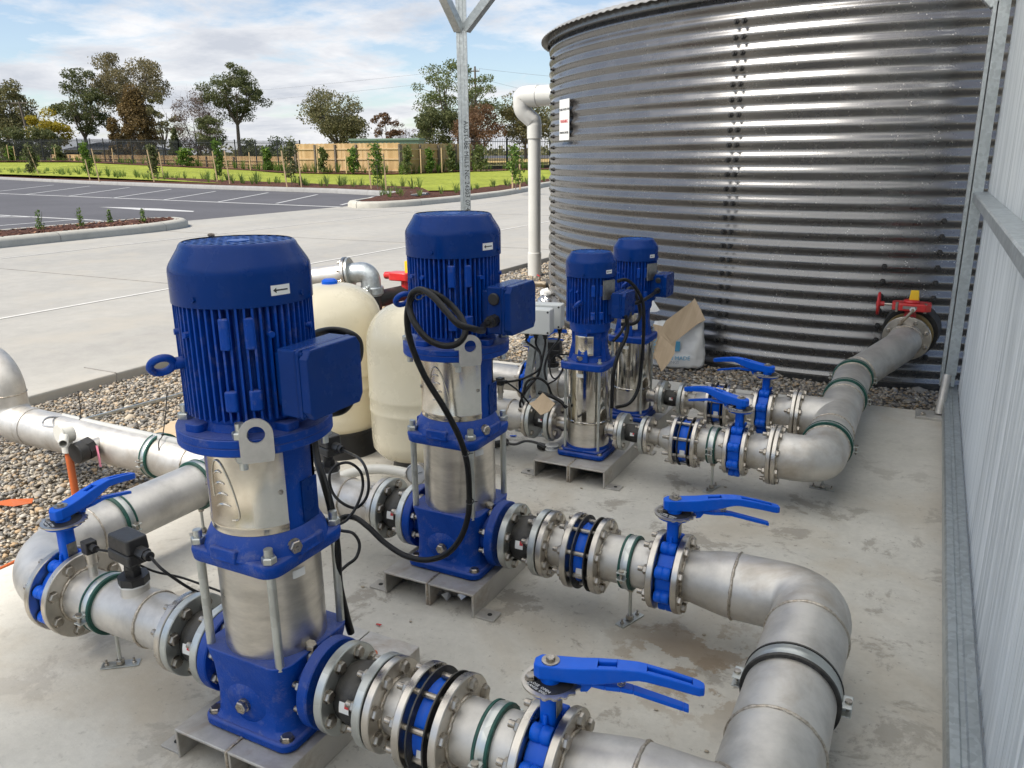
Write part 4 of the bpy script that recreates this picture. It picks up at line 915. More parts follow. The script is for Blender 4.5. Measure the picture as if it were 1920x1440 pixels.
def check_valve(Y, x0, lbl, r=.108):
    t = thing('check_valve', (x0, Y, ZP), lbl, 'check valve', 'blue wafer check valves')
    for x in (.014, .052):
        MB().lathe([(x, r*.5), (x, r*.985), (x+.0035, r*.985), (x+.0035, r*.5)], ax=(1, 0, 0), n=48, caps=False).build('gasket', M['rubber'], t, smooth=30)
    MB().lathe([(.0, .06), (.012, .078), (.018, .085), (.024, .080), (.045, .080), (.05, .085), (.062, .06)], ax=(1, 0, 0), n=48, caps=False).build('body', M['blue_valve'], t, smooth=45)
    for k in range(8):
        g = 2*math.pi*(k+.5)/8; y, z = .088*math.cos(g), .088*math.sin(g)
        MB().cyl((-.045, y, z), (.095, y, z), .0068, n=10).build('stud', M['bolt'], t)
    MB().box((.034, -.0765, -.02), (.02, .009, .026), Matrix.Rotation(R(-14), 3, 'X')).build('label', M['white'], t, smooth=0)
    return t
def valve_handle(t, z0, az, mt):
    """lever handle of a butterfly valve: az is the direction it points"""
    Rz = Matrix.Rotation(az, 3, 'Z'); L = .262
    def P(x, y, z): return Rz @ V((x, y, z))
    h = MB()
    # (x, half width, z centre, half height, slot)
    stn = [(-.030, .010, .008, .013, 0), (-.018, .019, .009, .0145, 0), (.02, .0195, .009, .015, 0), (.055, .0185, .0095, .0165, 0), (.085, .0178, .0125, .0170, 1), (.120, .0165, .0175, .0145, 0), (.140, .016, .0205, .0120, 0), (.158, .0155, .0220, .0105, 0), (.172, .0152, .0205, .0100, 1), (.215, .0145, .0125, .0096, 1), (.252, .0135, .0040, .0092, 0), (.264, .0125, .0012, .009, 0), (.273, .008, -.0005, .008, 0)]
    for a, b in zip(stn, stn[1:]):
        slot = a[4] and (b[4] or True) and not (a[4] == 0)
        segs = [(-1, 1)] if not slot else [(-1, -.34), (.34, 1)]
        for s0, s1 in segs:
            vs = []
            for (x, w, zc, hh, _) in (a, b):
                for y, z in ((s0*w, zc-hh), (s1*w, zc-hh), (s1*w, zc+hh), (s0*w, zc+hh)): vs.append(P(x, y, z0+.016+z))
            h.add(vs, [[0, 3, 2, 1], [4, 5, 6, 7], [0, 1, 5, 4], [1, 2, 6, 5], [2, 3, 7, 6], [3, 0, 4, 7]])
            if slot:  # thin floor of the slot, recessed
                pass
    hd = h.build('handle', mt, t, smooth=0)
    bmod = hd.modifiers.new('w', 'WELD'); bmod.merge_threshold = .0003; bv = hd.modifiers.new('bevel', 'BEVEL'); bv.width = .0028; bv.segments = 2; bv.limit_method = 'ANGLE'; bv.angle_limit = R(50)
    MB().lathe([(0, .019), (.012, .019)], P(0, 0, z0+.012)-V((0, 0, .012)), (0, 0, 1), 24).build('hub', mt, t)
    # catch tooth under the head
    tp_ = MB(); vs = [P(x, y, z0+z) for y in (-.006, .006) for x, z in ((.045, .012), (.085, .012), (.068, -.012), (.056, -.014))]
    tp_.add(vs, [[0, 1, 2, 3], [7, 6, 5, 4], [0, 4, 5, 1], [1, 5, 6, 2], [2, 6, 7, 3], [3, 7, 4, 0]]); tp_.build('catch', mt, hd, smooth=0)
    tr = MB(); st2 = [(.075, .004, .009), (.10, .002, .011), (.128, .002, .011), (.150, -.001, .0095), (.238, -.024, .0085), (.248, -.027, .0075)]
    for a, b in zip(st2, st2[1:]):
        vs = []
        for x, z, w in (a, b):
            for y, zz_ in ((-w, -.0042), (w, -.0042), (w, .0042), (-w, .0042)): vs.append(P(x, y, z0+z+zz_))
        tr.add(vs, [[0, 3, 2, 1], [4, 5, 6, 7], [0, 1, 5, 4], [1, 2, 6, 5], [2, 3, 7, 6], [3, 0, 4, 7]])
    tr.build('trigger', mt, t, smooth=0, bevel=.0015)
    MB().tube([P(.128+.007*math.cos(k*.9), .007*math.sin(k*.9), z0+.004+k*.0007) for k in range(18)], .0011, 6).build('spring', M['bolt'], t)
    MB().cyl(P(0, 0, z0+.039), P(0, 0, z0+.042), .0165, n=28).hexa(P(0, 0, z0+.042), (0, 0, 1), .0085, .006).build('pivot_bolt', M['bolt'], t)
def butterfly(Y, x0, lbl, az, x=0, zt=.379, r=.108, body_w=.046, printed=False):
    t = thing('butterfly_valve', (x0, Y, 0), lbl, 'valve', 'blue lever handled butterfly valves'); mt = M['blue_valve']
    w = body_w; c = MB(); c.lathe([(0, .05), (0, .082), (.004, .086), (w-.004, .086), (w, .082), (w, .05)], (0, 0, ZP), (1, 0, 0), 40, caps=False)
    c.build('body', mt, t, smooth=40)
    for k in range(8):
        g = 2*math.pi*(k+.5)/8; y, z = .0895*math.cos(g), .0895*math.sin(g)
        MB().lathe([(.002, .0145), (.005, .0175), (w/2-.003, .0175), (w/2, .0155), (w/2+.003, .0175), (w-.005, .0175), (w-.002, .0145)], (0, y, ZP+z), (1, 0, 0), 18).build('lug', mt, t, smooth=45)
    nk = MB(); nk.prism(rrect(.034, .040, .012), ZP+.075, zt-.032, (w/2, 0, 0), k=.94); nk.prism(rrect(.012, .07, .005), ZP+.07, ZP+.115, (w/2, 0, 0), k=.7)
    nk.lathe([(-.037, .022), (-.030, .046), (-.0235, .048), (-.022, .046)], (w/2, 0, zt), (0, 0, 1), 32); nk.build('neck', mt, t, smooth=40, bevel=.002)
    MB().box((w/2+.0178, 0, ZP+.125), (.0012, .026, .034)).build('label', M['nameplate'], t, smooth=0)
    # notch plate: toothed half disc
    poly = []
    for i in range(72):
        g = 2*math.pi*i/72; rr_ = .058 if (i % 4 in (0, 1) and (abs(((math.degrees(g-az)+180) % 360)-180) < 105)) else .053; poly.append((rr_*math.cos(g), rr_*math.sin(g)))
    MB().prism(poly, zt-.0215, zt-.0175, (w/2, 0, 0)).build('notch_plate', M['ss_flange'], t, smooth=0)
    dk = MB().cyl((w/2, 0, zt-.0175), (w/2, 0, zt-.0168), .044, n=40).build('position_disc', M['black'], t)
    U = V((1, 0, 0)); Wd = V((0, 1, 0)); Rm = Matrix.Rotation(R(-18), 3, 'Z')
    text('lettering', 'CLOSE  OPEN', .0085, M['white'], V((w/2, 0, zt-.0166))+Rm @ V((0, -.030, 0)), Rm @ U, Rm @ Wd, dk, .0002); text('lettering', 'FLANGE  DISC', .0075, M['white'], V((w/2, 0, zt-.0166))+Rm @ V((0, -.0385, 0)), Rm @ U, Rm @ Wd, dk, .0002)
    inst(BOLT, 'bolt', t, Matrix.Translation((w/2-.034, -.012, zt-.0168)) @ Matrix.Rotation(R(-90), 4, 'Y') @ Matrix.Scale(.75, 4))
    h0 = bpy.data.objects.new('tmp', None)
    # handle built about the stem
    import_origin = V((w/2, 0, 0)); n0 = set(bpy.data.objects); valve_handle(t, zt-.018, az, mt)
    for o in set(bpy.data.objects)-n0:
        if o.parent == t: o.location = import_origin
    bpy.data.objects.remove(h0); return t
def support(X, Y, lbl, r=.066, z=ZP, ax=(1, 0, 0), foot=True, rub='green_rubber', lug='side', fa=0, w=.034, band=.019, fz=0.0):
    t = thing('pipe_support', (X, Y, 0), lbl, 'pipe clamp', 'rubber lined pipe clamps'); u, v_, a = basis(ax)
    MB().lathe([(-w/2, r-.001), (-w/2, r+.008), (-w/2+.002, r+.0095), (-w/2+.007, r+.0095), (-w/2+.007, r+.004), (w/2-.007, r+.004), (w/2-.007, r+.0095), (w/2-.002, r+.0095), (w/2, r+.008), (w/2, r-.001)], (0, 0, z), ax, 48, caps=False).build('rubber_lining', M[rub], t, smooth=35)
    MB().lathe([(-band/2, r+.003), (-band/2, r+.0080), (-.004, r+.0085), (.0, r+.0095), (.004, r+.0085), (band/2, r+.0080), (band/2, r+.003)], (0, 0, z), ax, 48, caps=False).build('band', M['galv_flange'], t, smooth=35)
    hn = V((a.y, -a.x, 0)).normalized()
    for s_ in (1, -1):
        p = V((0, 0, z))+hn*s_*(r+.016); Rm = Matrix((hn, a, (0, 0, 1))).transposed()
        lg = MB(); lg.box(p+V((0, 0, .010)), (.022, band*1.3, .003), Rm).box(p+V((0, 0, -.010)), (.022, band*1.3, .003), Rm).build('clamp_ear', M['galv_flange'], t, smooth=0, bevel=.001)
        c = MB(); c.cyl(p+hn*s_*.003+V((0, 0, -.022)), p+hn*s_*.003+V((0, 0, .013)), .0036, n=10).cyl(p+hn*s_*.003+V((0, 0, .0115)), p+hn*s_*.003+V((0, 0, .016)), .0075, n=14).hexa(p+hn*s_*.003+V((0, 0, -.017)), (0, 0, 1), .007, .005); c.build('clamp_bolt', M['bolt'], t)
    if foot:
        MB().cyl((0, 0, .006+fz), (0, 0, z-r-.004), .0052, n=12).build('rod', M['galv_flange'], t)
        MB().hexa((0, 0, .006+fz), (0, 0, 1), .0115, .012).build('nut', M['bolt'], t); MB().hexa((0, 0, z-r-.022), (0, 0, 1), .0105, .014).build('nut', M['bolt'], t)
        Rm = Matrix.Rotation(fa, 3, 'Z'); MB().box((0, 0, .0025+fz), (.095, .03, .004), Rm).build('foot_plate', M['galv_flange'], t, smooth=0, bevel=.001)
        for s_ in (1, -1): p = Rm @ V((s_*.034, 0, .0045+fz)); MB().hexa(p, (0, 0, 1), .006, .005).cyl(p, p+V((0, 0, .014)), .003, n=8).build('anchor', M['bolt'], t)
    return t

# discharge lines
D12 = dict(c0=-1.012, c1=-.893, s0=-.889, k0=-.795, k1=-.711, v0=-.562, v1=-.475)
ln_lab = {1: 'nearest', 2: 'middle'}
fxs = 'second'
HAZ = {1: R(16), 2: R(23), 3: R(155), 4: R(160)}
names = {1: 'right of the nearest pump', 2: 'right of the middle pump', 3: 'right of the first small pump', 4: 'right of the farthest pump'}
for i in (1, 2):
    Y = PUMPS[i][1]; nm = names[i]
    connector(Y, -1.010, -.893, .0985, .058, 'black rubber bellows between galvanised flanges '+nm)
    t = thing('pipe_spool', (-.889, Y, ZP), 'short stainless spool between rubber connector and check valve '+nm, 'pipe', 'stainless pipe spools')
    flange(t, 0, .018, .0985, M['ss_flange'], 8, .80, (1,)); weld(t, (.0195, 0, 0), (1, 0, 0), .059); pipe(t, [(0, 0, 0), (.094, 0, 0)], .058); flange(t, .078, .096, .108, M['ss_flange'], 8, .82, (-1,))
    check_valve(Y, -.793, 'blue wafer check valve with black discs and long studs '+nm)
    t = thing('pipe_spool', (-.727, Y, ZP), 'stainless spool under a clamp, between check and lever valve '+nm, 'pipe', 'stainless pipe spools')
    flange(t, 0, .018, .108, M['ss_flange'], 8, .82, (1,)); weld(t, (.0195, 0, 0), (1, 0, 0), .067); pipe(t, [(0, 0, 0), (.185, 0, 0)], .066); flange(t, .164, .182, .108, M['ss_flange'], 8, .82, (-1,))
    butterfly(Y, -.543, 'blue butterfly valve with its lever pointing away from the pump, '+nm, HAZ[i])
    support(-.634, Y, 'green lined clamp on a threaded foot '+nm, r=.067, fa=R(70))
for i in (3, 4):
    Y = PUMPS[i][1]; nm = names[i]
    connector(Y, -1.030, -.925, .0775, .034, 'small black rubber connector between steel flanges '+nm, small=True, nb=4)
    t = thing('pipe_spool', (-.922, Y, ZP), 'short flared stainless spool before the check valve '+nm, 'pipe', 'stainless pipe spools')
    flange(t, 0, .015, .0775, M['ss_flange'], 4, .76, (1,)); MB().lathe([(0, .032), (.05, .033), (.056, .036), (.10, .058), (.115, .062)], ax=(1, 0, 0), n=36, caps=False).build('reducer', M['ss_pipe'], t, smooth=50); weld(t, (.052, 0, 0), (1, 0, 0), .0345, .002); flange(t, .112, .127, .100, M['ss_flange'], 8, .82, (-1,), True)
    check_valve(Y, -.793, 'blue wafer check valve with black discs '+nm, .1)
    t = thing('pipe_spool', (-.727, Y, ZP), 'stainless spool between check valve and lever valve '+nm, 'pipe', 'stainless pipe spools')
    flange(t, 0, .016, .100, M['ss_flange'], 8, .82, (1,), True); weld(t, (.0175, 0, 0), (1, 0, 0), .063); pipe(t, [(0, 0, 0), (.13, 0, 0)], .062); flange(t, .124, .140, .100, M['ss_flange'], 8, .82, (-1,), True)
    butterfly(Y, -.586, 'blue butterfly valve whose lever points back over the pipe, '+nm, HAZ[i], zt=.368)
    t = thing('pipe_spool', (-.538, Y, ZP), 'heat tinted stainless reducer between lever valve and manifold flange '+nm, 'pipe', 'stainless pipe spools')
    flange(t, 0, .016, .100, M['ss_flange'], 8, .82, (1,), True); MB().lathe([(.01, .062), (.02, .064), (.055, .068), (.09, .086), (.1, .088)], ax=(1, 0, 0), n=36, caps=False).build('reducer', M['ss_pipe'], t, smooth=50); weld(t, (.0175, 0, 0), (1, 0, 0), .064); flange(t, .096, .112, .114, M['ss_flange'], 8, .84, (-1,))
    if i == 3: support(-.654, Y, 'green lined clamp on a threaded foot '+nm, r=.063, fa=R(75), )

# discharge manifold of the two big pumps: an elbow into a fat pipe that runs back past the nearest pump
MXN = -.148; Y1, Y2 = PUMPS[1][1], PUMPS[2][1]
t = thing('discharge_manifold', (0, 0, ZP), 'fattest stainless pipe, bending in a big elbow at the lower right beyond the big pumps', 'pipe')
RB = .0935
for Y in (Y1, Y2):
    f0 = flange(t, -.495, -.477, .108, M['ss_flange'], 8, .82, (1,), y=Y); weld(t, (-.4755, Y, 0), (1, 0, 0), .07)
    MB().lathe([(-.48, .068), (-.455, .070), (-.40, .080), (-.365, .0855), (-.34, .0865)], (0, Y, 0), (1, 0, 0), 40, caps=False).build('reducer', M['ss_pipe'], t, smooth=60)
    weld(t, (-.345, Y, 0), (1, 0, 0), .086)
pts = arc_path([(-.345, Y2, 0), (MXN, Y2, 0), (MXN, Y2-.32, 0)], .155, 16)
MB().tube(pts, [.0865+.007*min(1, i/10) for i in range(len(pts))], 44).build('elbow', M['ss_pipe'], t, smooth=60)
weld(t, (MXN, Y2-.165, 0), (0, 1, 0), RB)
pipe(t, [(MXN, Y2-.17, 0), (MXN, .55, 0)], RB, n=48, name='header_pipe'); MB().lathe([(0, RB), (.02, RB*.93), (.035, RB*.7), (.04, 0.01)], (MXN, .55, 0), (0, -1, 0), 40).build('end_cap', M['ss_pipe'], t)
pipe(t, [(-.345, Y1, 0), (MXN-.05, Y1, 0)], .0865, n=44, name='branch_pipe')
# saddle weld of the branch
pts = []
for k in range(48):
    g = 2*math.pi*k/48; y, z = .0875*math.cos(g), .0875*math.sin(g); pts.append((MXN-math.sqrt(max(RB*RB-z*z, 0))-.002, Y1+y, z))
MB().tube(pts, .004, 6, closed=True).build('weld', M['weld'], t, smooth=60)
weld(t, (MXN, 1.36, 0), (0, 1, 0), RB, .0035); weld(t, (MXN, .93, 0), (0, 1, 0), RB, .0035)
support(MXN, 1.555, 'black rubber lined clamp round the fat stainless pipe at the lower right', r=RB, ax=(0, 1, 0), rub='rubber', w=.052, band=.034)

# discharge manifold of the two small pumps: elbow, tee, then up to the tank outlet
MX2 = -.262; Y3, Y4 = PUMPS[3][1], PUMPS[4][1]
t = thing('suction_header', (0, 0, ZP), 'stainless pipe curving from the small pumps up to the red valve on the tank', 'pipe')
RM = .0875
for Y in (Y3, Y4): flange(t, -.423, -.407, .114, M['ss_flange'], 8, .84, (1,), y=Y); weld(t, (-.4055, Y, 0), (1, 0, 0), .088)
pipe(t, arc_path([(-.415, Y3, 0), (MX2, Y3, 0), (MX2, Y3+.28, 0)], .15, 14), RM, n=44, name='elbow'); weld(t, (MX2, Y3+.155, 0), (0, 1, 0), RM)
pipe(t, [(-.415, Y4, 0), (MX2, Y4, 0)], RM*.985, n=44, name='tee_branch')
VF = V((-.048, 4.86, .105)); FD = V((.1, 1, .12)).normalized()
p0 = V((MX2, Y3+.15, 0)); pth = arc_path([p0, (MX2, 4.28, 0), tuple(VF-FD*.13-V((.015, .03, .01))), tuple(VF)], .22, 10)
pipe(t, pth, RM*.99, n=44, name='header_pipe')
for y in (3.30, 3.78, 4.21): weld(t, (MX2, y, 0), (0, 1, 0), RM, .003)
weld(t, tuple(pth[11]), tuple(pth[12]-pth[10]), RM, .003); weld(t, tuple(VF-FD*.07), tuple(FD), RM, .003)
flange(t, -.018, .0, .125, M['ss_flange'], 8, .82, (-1,), y=VF, ax=tuple(FD))
for y, l_, ft in ((3.17, 'where the elbow of the header meets the tee', True), (3.86, 'just beyond the far tee of the header', False), (4.25, 'at the bend where the header starts to rise', False)):
    support(MX2, y, 'green lined clamp '+l_, r=RM, ax=(0, 1, 0), foot=ft, fa=R(0))
# red geared butterfly valve at the tank wall
t = thing('geared_valve', (0, 0, ZP), 'red geared valve with a small handwheel and yellow indicator, bolted to the tank', 'valve')
Q = lambda s_: VF+FD*s_
MB().lathe([(.002, .05), (.002, .088), (.05, .088), (.05, .05)], Q(0), FD, 36, caps=False).build('valve_body', M['ss_flange'], t)
MB().lathe([(.052, .05), (.052, .125), (.07, .125), (.07, .10), (.10, .10), (.16, .10)], Q(0), FD, 40).build('tank_flange', M['brass'], t, smooth=30)
MB().lathe([(.10, .10), (.10, .145), (.2, .15)], Q(0), FD, 40, caps=False).build('tank_collar', M['rubber'], t)
gc = Q(.02)+V((0, 0, .175))
MB().cyl(Q(.02)+V((0, 0, .08)), gc-V((0, 0, .03)), .028, n=20).box(Q(.02)+V((0, 0, .105)), (.06, .05, .05)).build('neck', M['red'], t, bevel=.004)
gb = MB(); gb.prism([(.095*x, .062*y) for x, y in ((-1, -.55), (-.55, -1), (.75, -1), (1.05, -.6), (1.05, .6), (.75, 1), (-.55, 1), (-1, .55))], -.024, .018, gc).cyl(gc+V((0, 0, .018)), gc+V((0, 0, .034)), .045, .036, n=24); gb.build('gearbox', M['red'], t, smooth=30, bevel=.005)
MB().prism(rrect(.05, .026, .006), .03, .085, gc+V((.01, 0, 0)), k=.82).build('position_indicator', M['yellow'], t, smooth=0, bevel=.003)
MB().cyl(gc+V((-.09, 0, 0)), gc+V((-.155, 0, 0)), .0065, n=12).build('shaft', M['bolt'], t)
hw = MB(); hc = gc+V((-.165, 0, 0)); hw.tube([hc+V((0, .058*math.cos(2*math.pi*k/28), .058*math.sin(2*math.pi*k/28))) for k in range(28)], .0075, 8, closed=True)
for g in range(3): a = R(90+120*g); hw.bar(hc, hc+V((0, .056*math.cos(a), .056*math.sin(a))), .012, .006)
hw.cyl(hc-V((.012, 0, 0)), hc+V((.03, 0, 0)), .014, n=16); hw.build('handwheel', M['red'], t, smooth=40)
MB().tube(spline([gc+V((.01, -.062, -.012)), gc+V((.008, -.075, -.02)), gc+V((-.02, -.08, -.06)), gc+V((-.05, -.04, -.11))]), .008, 8).build('conduit', M['bronze'], t)
MB().cyl(gc+V((.01, -.06, -.012)), gc+V((.01, -.068, -.012)), .016, n=6).build('conduit_nut', M['white'], t)
for x in (-.07, .07):
    MB().cyl(gc+V((x, -.052, -.03)), gc+V((x, -.052, .024)), .008, n=8).build('bolt', M['bolt'], t)
MB().box(gc+V((-.005, -.0625, -.003)), (.07, .002, .016)).build('label', M['nameplate'], t, smooth=0)

# ---- suction side of the big pumps
def transmitter(p, lbl, h=.07, az=0, body=True):
    t = thing('pressure_sensor', p, lbl, 'sensor'); d = V((math.cos(az), math.sin(az), 0))
    MB().cyl((0, 0, -.012), (0, 0, .03), .011, n=16).build('stem', M['ss_pipe'], t)
    MB().cyl((0, 0, .03), (0, 0, .036), .016, n=6).cyl((0, 0, .036), (0, 0, .062), .0135, n=24).cyl((0, 0, .062), (0, 0, .066), .016, n=24).build('housing', M['ss_flange'], t)
    MB().box((0, 0, .082), (.03, .03, .034), Matrix.Rotation(az, 3, 'Z')).build('plug', M['plastic_black'], t, bevel=.003, smooth=0)
    MB().cyl(d*.014+V((0, 0, .084)), d*.034+V((0, 0, .084)), .0095, n=8).build('cable_gland', M['plastic_black'], t)
    return t, p+d*.034+V((0, 0, .084))
def flow_switch(p, lbl, az=R(25), s_=1.0, ring=True):
    t = thing('flow_switch', p, lbl, 'switch'); Rm = Matrix.Rotation(az, 3, 'Z'); d = Rm @ V((1, 0, 0))
    MB().lathe([(-.03, .040), (0, .034), (.018, .034)], n=28, caps=False).build('socket', M['ss_pipe'], t)
    MB().cyl((0, 0, .018), (0, 0, .022), .036, n=28).build('thread_tape', M['white'], t); MB().cyl((0, 0, .022), (0, 0, .042), .037, n=8).cyl((0, 0, .042), (0, 0, .06), .021, n=6).cyl((0, 0, .06), (0, 0, .085), .018, n=20).build('union_nut', M['plastic_black'], t)
    MB().box((0, 0, .099), (.098, .062, .03), Rm).build('base', M['plastic_black'], t, smooth=0, bevel=.006)
    MB().prism([(x, y) for x, y in rrect(.094, .058, .008)], .115, .152, (0, 0, 0), Rm @ V((1, 0, 0)), Rm @ V((0, 1, 0)), k=.93).build('cover', M['plastic_black'], t, smooth=0, bevel=.004)
    MB().cyl(d*.045+V((0, 0, .118)), d*.078+V((0, 0, .118)), .0155, n=6).cyl(d*.078+V((0, 0, .118)), d*.092+V((0, 0, .118)), .012, n=16).build('cable_gland', M['plastic_black'], t)
    return t, p+d*.092+V((0, 0, .118))
connector(Y1, -1.464, -1.347, .0985, .058, 'black rubber bellows between galvanised flanges on the suction of the nearest pump')
connector(Y2, -1.464, -1.347, .0985, .058, 'black rubber bellows between galvanised flanges on the suction of the middle pump')
t = thing('suction_spool', (-1.466, Y1, ZP), 'stainless suction spool carrying two sensors, left of the nearest pump', 'pipe')
flange(t, -.018, 0, .0985, M['ss_flange'], 8, .8, (-1,)); pipe(t, [(0, 0, 0), (-.408, 0, 0)], .068); weld(t, (-.125, 0, 0), (1, 0, 0), .068); weld(t, (-.391, 0, 0), (1, 0, 0), .069, .004); flange(t, -.411, -.393, .112, M['ss_flange'], 8, .82, (1,))
support(-1.762, Y1, 'green lined clamp on a threaded foot under the suction spool of the nearest pump', r=.069, fa=R(38))
fs1, g1 = flow_switch(V((-1.655, Y1, ZP+.066)), 'black flow switch on the suction spool left of the nearest pump', R(-8))
tr1, g2 = transmitter(V((-1.812, Y1, ZP+.066)), 'small black and silver pressure sensor on the suction spool left of the nearest pump', az=R(-8))
butterfly(Y1, -1.925, 'blue butterfly valve at the left edge, its lever slanting up over the long suction pipe', R(104), zt=.405, r=.112)
XM = -2.175
t = thing('suction_manifold', (0, 0, ZP), 'long grey stainless pipe running from the left edge elbow to the two big pumps', 'pipe')
flange(t, -1.945, -1.927, .112, M['ss_flange'], 8, .82, (-1,), y=Y1)
pipe(t, [(-1.94, Y1, 0)]+[(XM+.22-.22*math.sin(R(a)), Y1+.22-.22*math.cos(R(a)), 0) for a in range(0, 91, 5)]+[(XM, Y1+.25, 0)], .082, n=44, name='elbow'); weld(t, (XM, Y1+.235, 0), (0, 1, 0), .082, .003)
pipe(t, [(XM, Y1+.23, 0), (XM, Y2+.01, 0)], .078, n=44, name='header_pipe')
pipe(t, [(-3.33, Y2, 0), (-1.9, Y2, 0)], .079, n=44, name='main_pipe'); weld(t, (-2.335, Y2, 0), (1, 0, 0), .079, .003); weld(t, (-3.335, Y2, 0), (1, 0, 0), .079, .003)
up_ = arc_path([(-3.28, Y2, 0), (-3.52, Y2+.0, .0), (-3.62, Y2+.0, .42), (-3.62, Y2, .44), (-4.3, Y2, .46)], .19, 14)
MB().tube(arc_path([(-3.30, Y2, 0), (-3.475, Y2, .0), (-3.475, Y2, .262), (-4.6, Y2, .262)], .13, 18), .082, 44).build('riser', M['ss_pipe'], t, smooth=60); weld(t, (-3.475, Y2, .131), (0, 0, 1), .082, .003)
MB().lathe([(-1.91, .079), (-1.86, .070), (-1.82, .069)], (0, Y2, 0), (1, 0, 0), 36, caps=False).build('reducer', M['ss_pipe'], t, smooth=60)
pipe(t, [(-1.84, Y2, 0), (-1.466, Y2, 0)], .068, name='branch_pipe'); weld(t, (-1.62, Y2, 0), (1, 0, 0), .068, .003); flange(t, -1.484, -1.466, .0985, M['ss_flange'], 8, .8, (-1,), y=Y2)
# black screwed cap on a side socket
so = V((-2.80, Y2-.075, .03)); MB().cyl(so+V((0, .03, 0)), so+V((0, -.02, -.005)), .024, n=20).build('side_socket', M['ss_pipe'], t)
cp = MB(); cp.cyl(so+V((0, -.02, -.005)), so+V((0, -.05, -.01)), .044, n=8).cyl(so+V((0, -.05, -.01)), so+V((0, -.09, -.012)), .041, n=32, ch=.003); cp.build('screw_cap', M['plastic_black'], t)
ob = MB().bar((0, 0, 0), (.006, -.002, -.085), .013, .001, (0, 1, 0)).build('marker_tape', M['pink'], None, smooth=0); ob.location = so+V((.05, -.03, ZP+.01)); tag(ob, 'strip of pink tape hanging beside the black screw cap', 'tape')
for X, ax, Y, ft, l_ in ((-2.53, (1, 0, 0), Y2, False, 'round the main suction pipe left of the tee'), (XM, (0, 1, 0), 1.475, False, 'on the long suction pipe next to the elbow by the left valve'), (XM, (0, 1, 0), 1.80, True, 'on the long suction pipe just before the tee behind the nearest pump')):
    support(X, Y, 'green lined clamp '+l_, r=.079, ax=ax, foot=ft, fa=R(60))
fs2, g3 = flow_switch(V((-1.70, Y2, ZP+.066)), 'black flow switch between the nearest pump and the cream tanks', R(-18))

# ---- suction side of the small pumps
for i, Y in ((3, Y3), (4, Y4)):
    connector(Y, -1.442, -1.337, .0775 if i == 4 else .0875, .034, 'small black rubber connector left of the '+('first small pump, cardboard piece resting on it' if i == 3 else 'farthest pump'), small=True, nb=4)
    t = thing('suction_spool', (-1.445, Y, ZP), 'stainless suction stub with domed end left of the '+('first small pump' if i == 3 else 'farthest pump, reaching to a blue valve'), 'pipe')
    flange(t, -.015, 0, .0775 if i == 4 else .0875, M['ss_flange'], 4, .76, (-1,)); MB().lathe([(-.01, .045), (-.04, .058), (-.09, .066), (-.10, .0665)], ax=(1, 0, 0), n=36, caps=False).build('reducer', M['ss_pipe'], t, smooth=60)
    L = .42 if i == 3 else .235
    pipe(t, [(-.095, 0, 0), (-L, 0, 0)], .0665); weld(t, (-.095, 0, 0), (1, 0, 0), .0665)
    if i == 4: flange(t, -L, -L+.016, .10, M['ss_flange'], 8, .82, (1,), True)
    else: MB().lathe([(-L, .0665), (-L-.03, .06), (-L-.05, .03), (-L-.052, .002)], ax=(1, 0, 0), n=36, caps=False).build('end_cap', M['ss_pipe'], t)
butterfly(Y4, -1.733, 'blue butterfly valve far back, seen between the middle pump and the junction box stand', R(75), zt=.395, r=.1)
t = thing('suction_stub', (-1.735, Y4, ZP), 'stainless suction pipe behind the middle pump, beyond the far blue valve', 'pipe'); flange(t, -.018, -.002, .1, M['ss_flange'], 8, .82, (-1,), True); pipe(t, [(-.01, 0, 0), (-.5, 0, 0)], .0665)
support(-1.745, Y3, 'green lined clamp on the suction stub of the first small pump', r=.067, fa=R(60))
fs3, g4 = flow_switch(V((-1.60, Y4, ZP+.064)), 'black flow switch behind the junction box stand', R(-170))
tr2, g5 = transmitter(V((-1.60, Y3, ZP+.064)), 'small pressure sensor in front of the junction box stand', az=R(-10))
tr3, g6 = transmitter(V((-1.42, Y4, ZP+.07)), 'small pressure sensor left of the farthest pump', az=R(15))

# ------------------------------------------------------------------ pressure tanks
def ptank(x, y, lbl, cap=False, zb=.06, r=.205, H=.66):
    t = thing('pressure_tank', (x, y, 0), lbl, 'pressure tank', 'cream pressure tanks behind the pumps')
    pr = [(zb, .03), (zb+.003, r*.5), (zb+.02, r*.86), (zb+.05, r*.975), (zb+.09, r*.99)]
    pr += [(zb+.205, r*.995), (zb+.212, r*1.012), (zb+.222, r*1.012), (zb+.229, r)]
    pr += [(zb+.262, r), (zb+.269, r*1.012), (zb+.279, r*1.012), (zb+.286, r)]
    for k in range(10): a = R(90*k/9); pr.append((zb+H-.17+.165*math.sin(a), max(r*math.cos(a)**.75 if k < 9 else .01, .01)))
    MB().lathe(pr, n=72, caps=False).build('shell', M['cream'], t, smooth=50)
    MB().lathe([(0, r*.88), (zb+.0, r*.80), (zb+.035, r*.90), (zb+.05, r*.93)] if cap else [(0, r*.6), (zb+.02, r*.55)], n=48).build('base_ring', M['plastic_black'], t)
    if cap: MB().lathe([(H+zb-.01, .034), (H+zb+.006, .034), (H+zb+.014, .024)], n=24).build('cap', M['blue_valve'], t)
    return t
ptank(-1.83, 2.68, 'front cream pressure tank, partly hidden by the middle pump')
ptank(-2.30, 2.72, 'rear cream pressure tank with a blue cap, right behind the nearest pump', True, zb=.10, r=.215)
ob = MB().tube(spline([(-2.0, 2.2, .05), (-1.93, 2.34, .075), (-1.8, 2.42, .08), (-1.5, 2.45, .05)]), .02, 12).build('drain_hose', M['pvc'], None, smooth=60); tag(ob, 'cream plastic pipe curving low along the foot of the front cream tank', 'pipe')
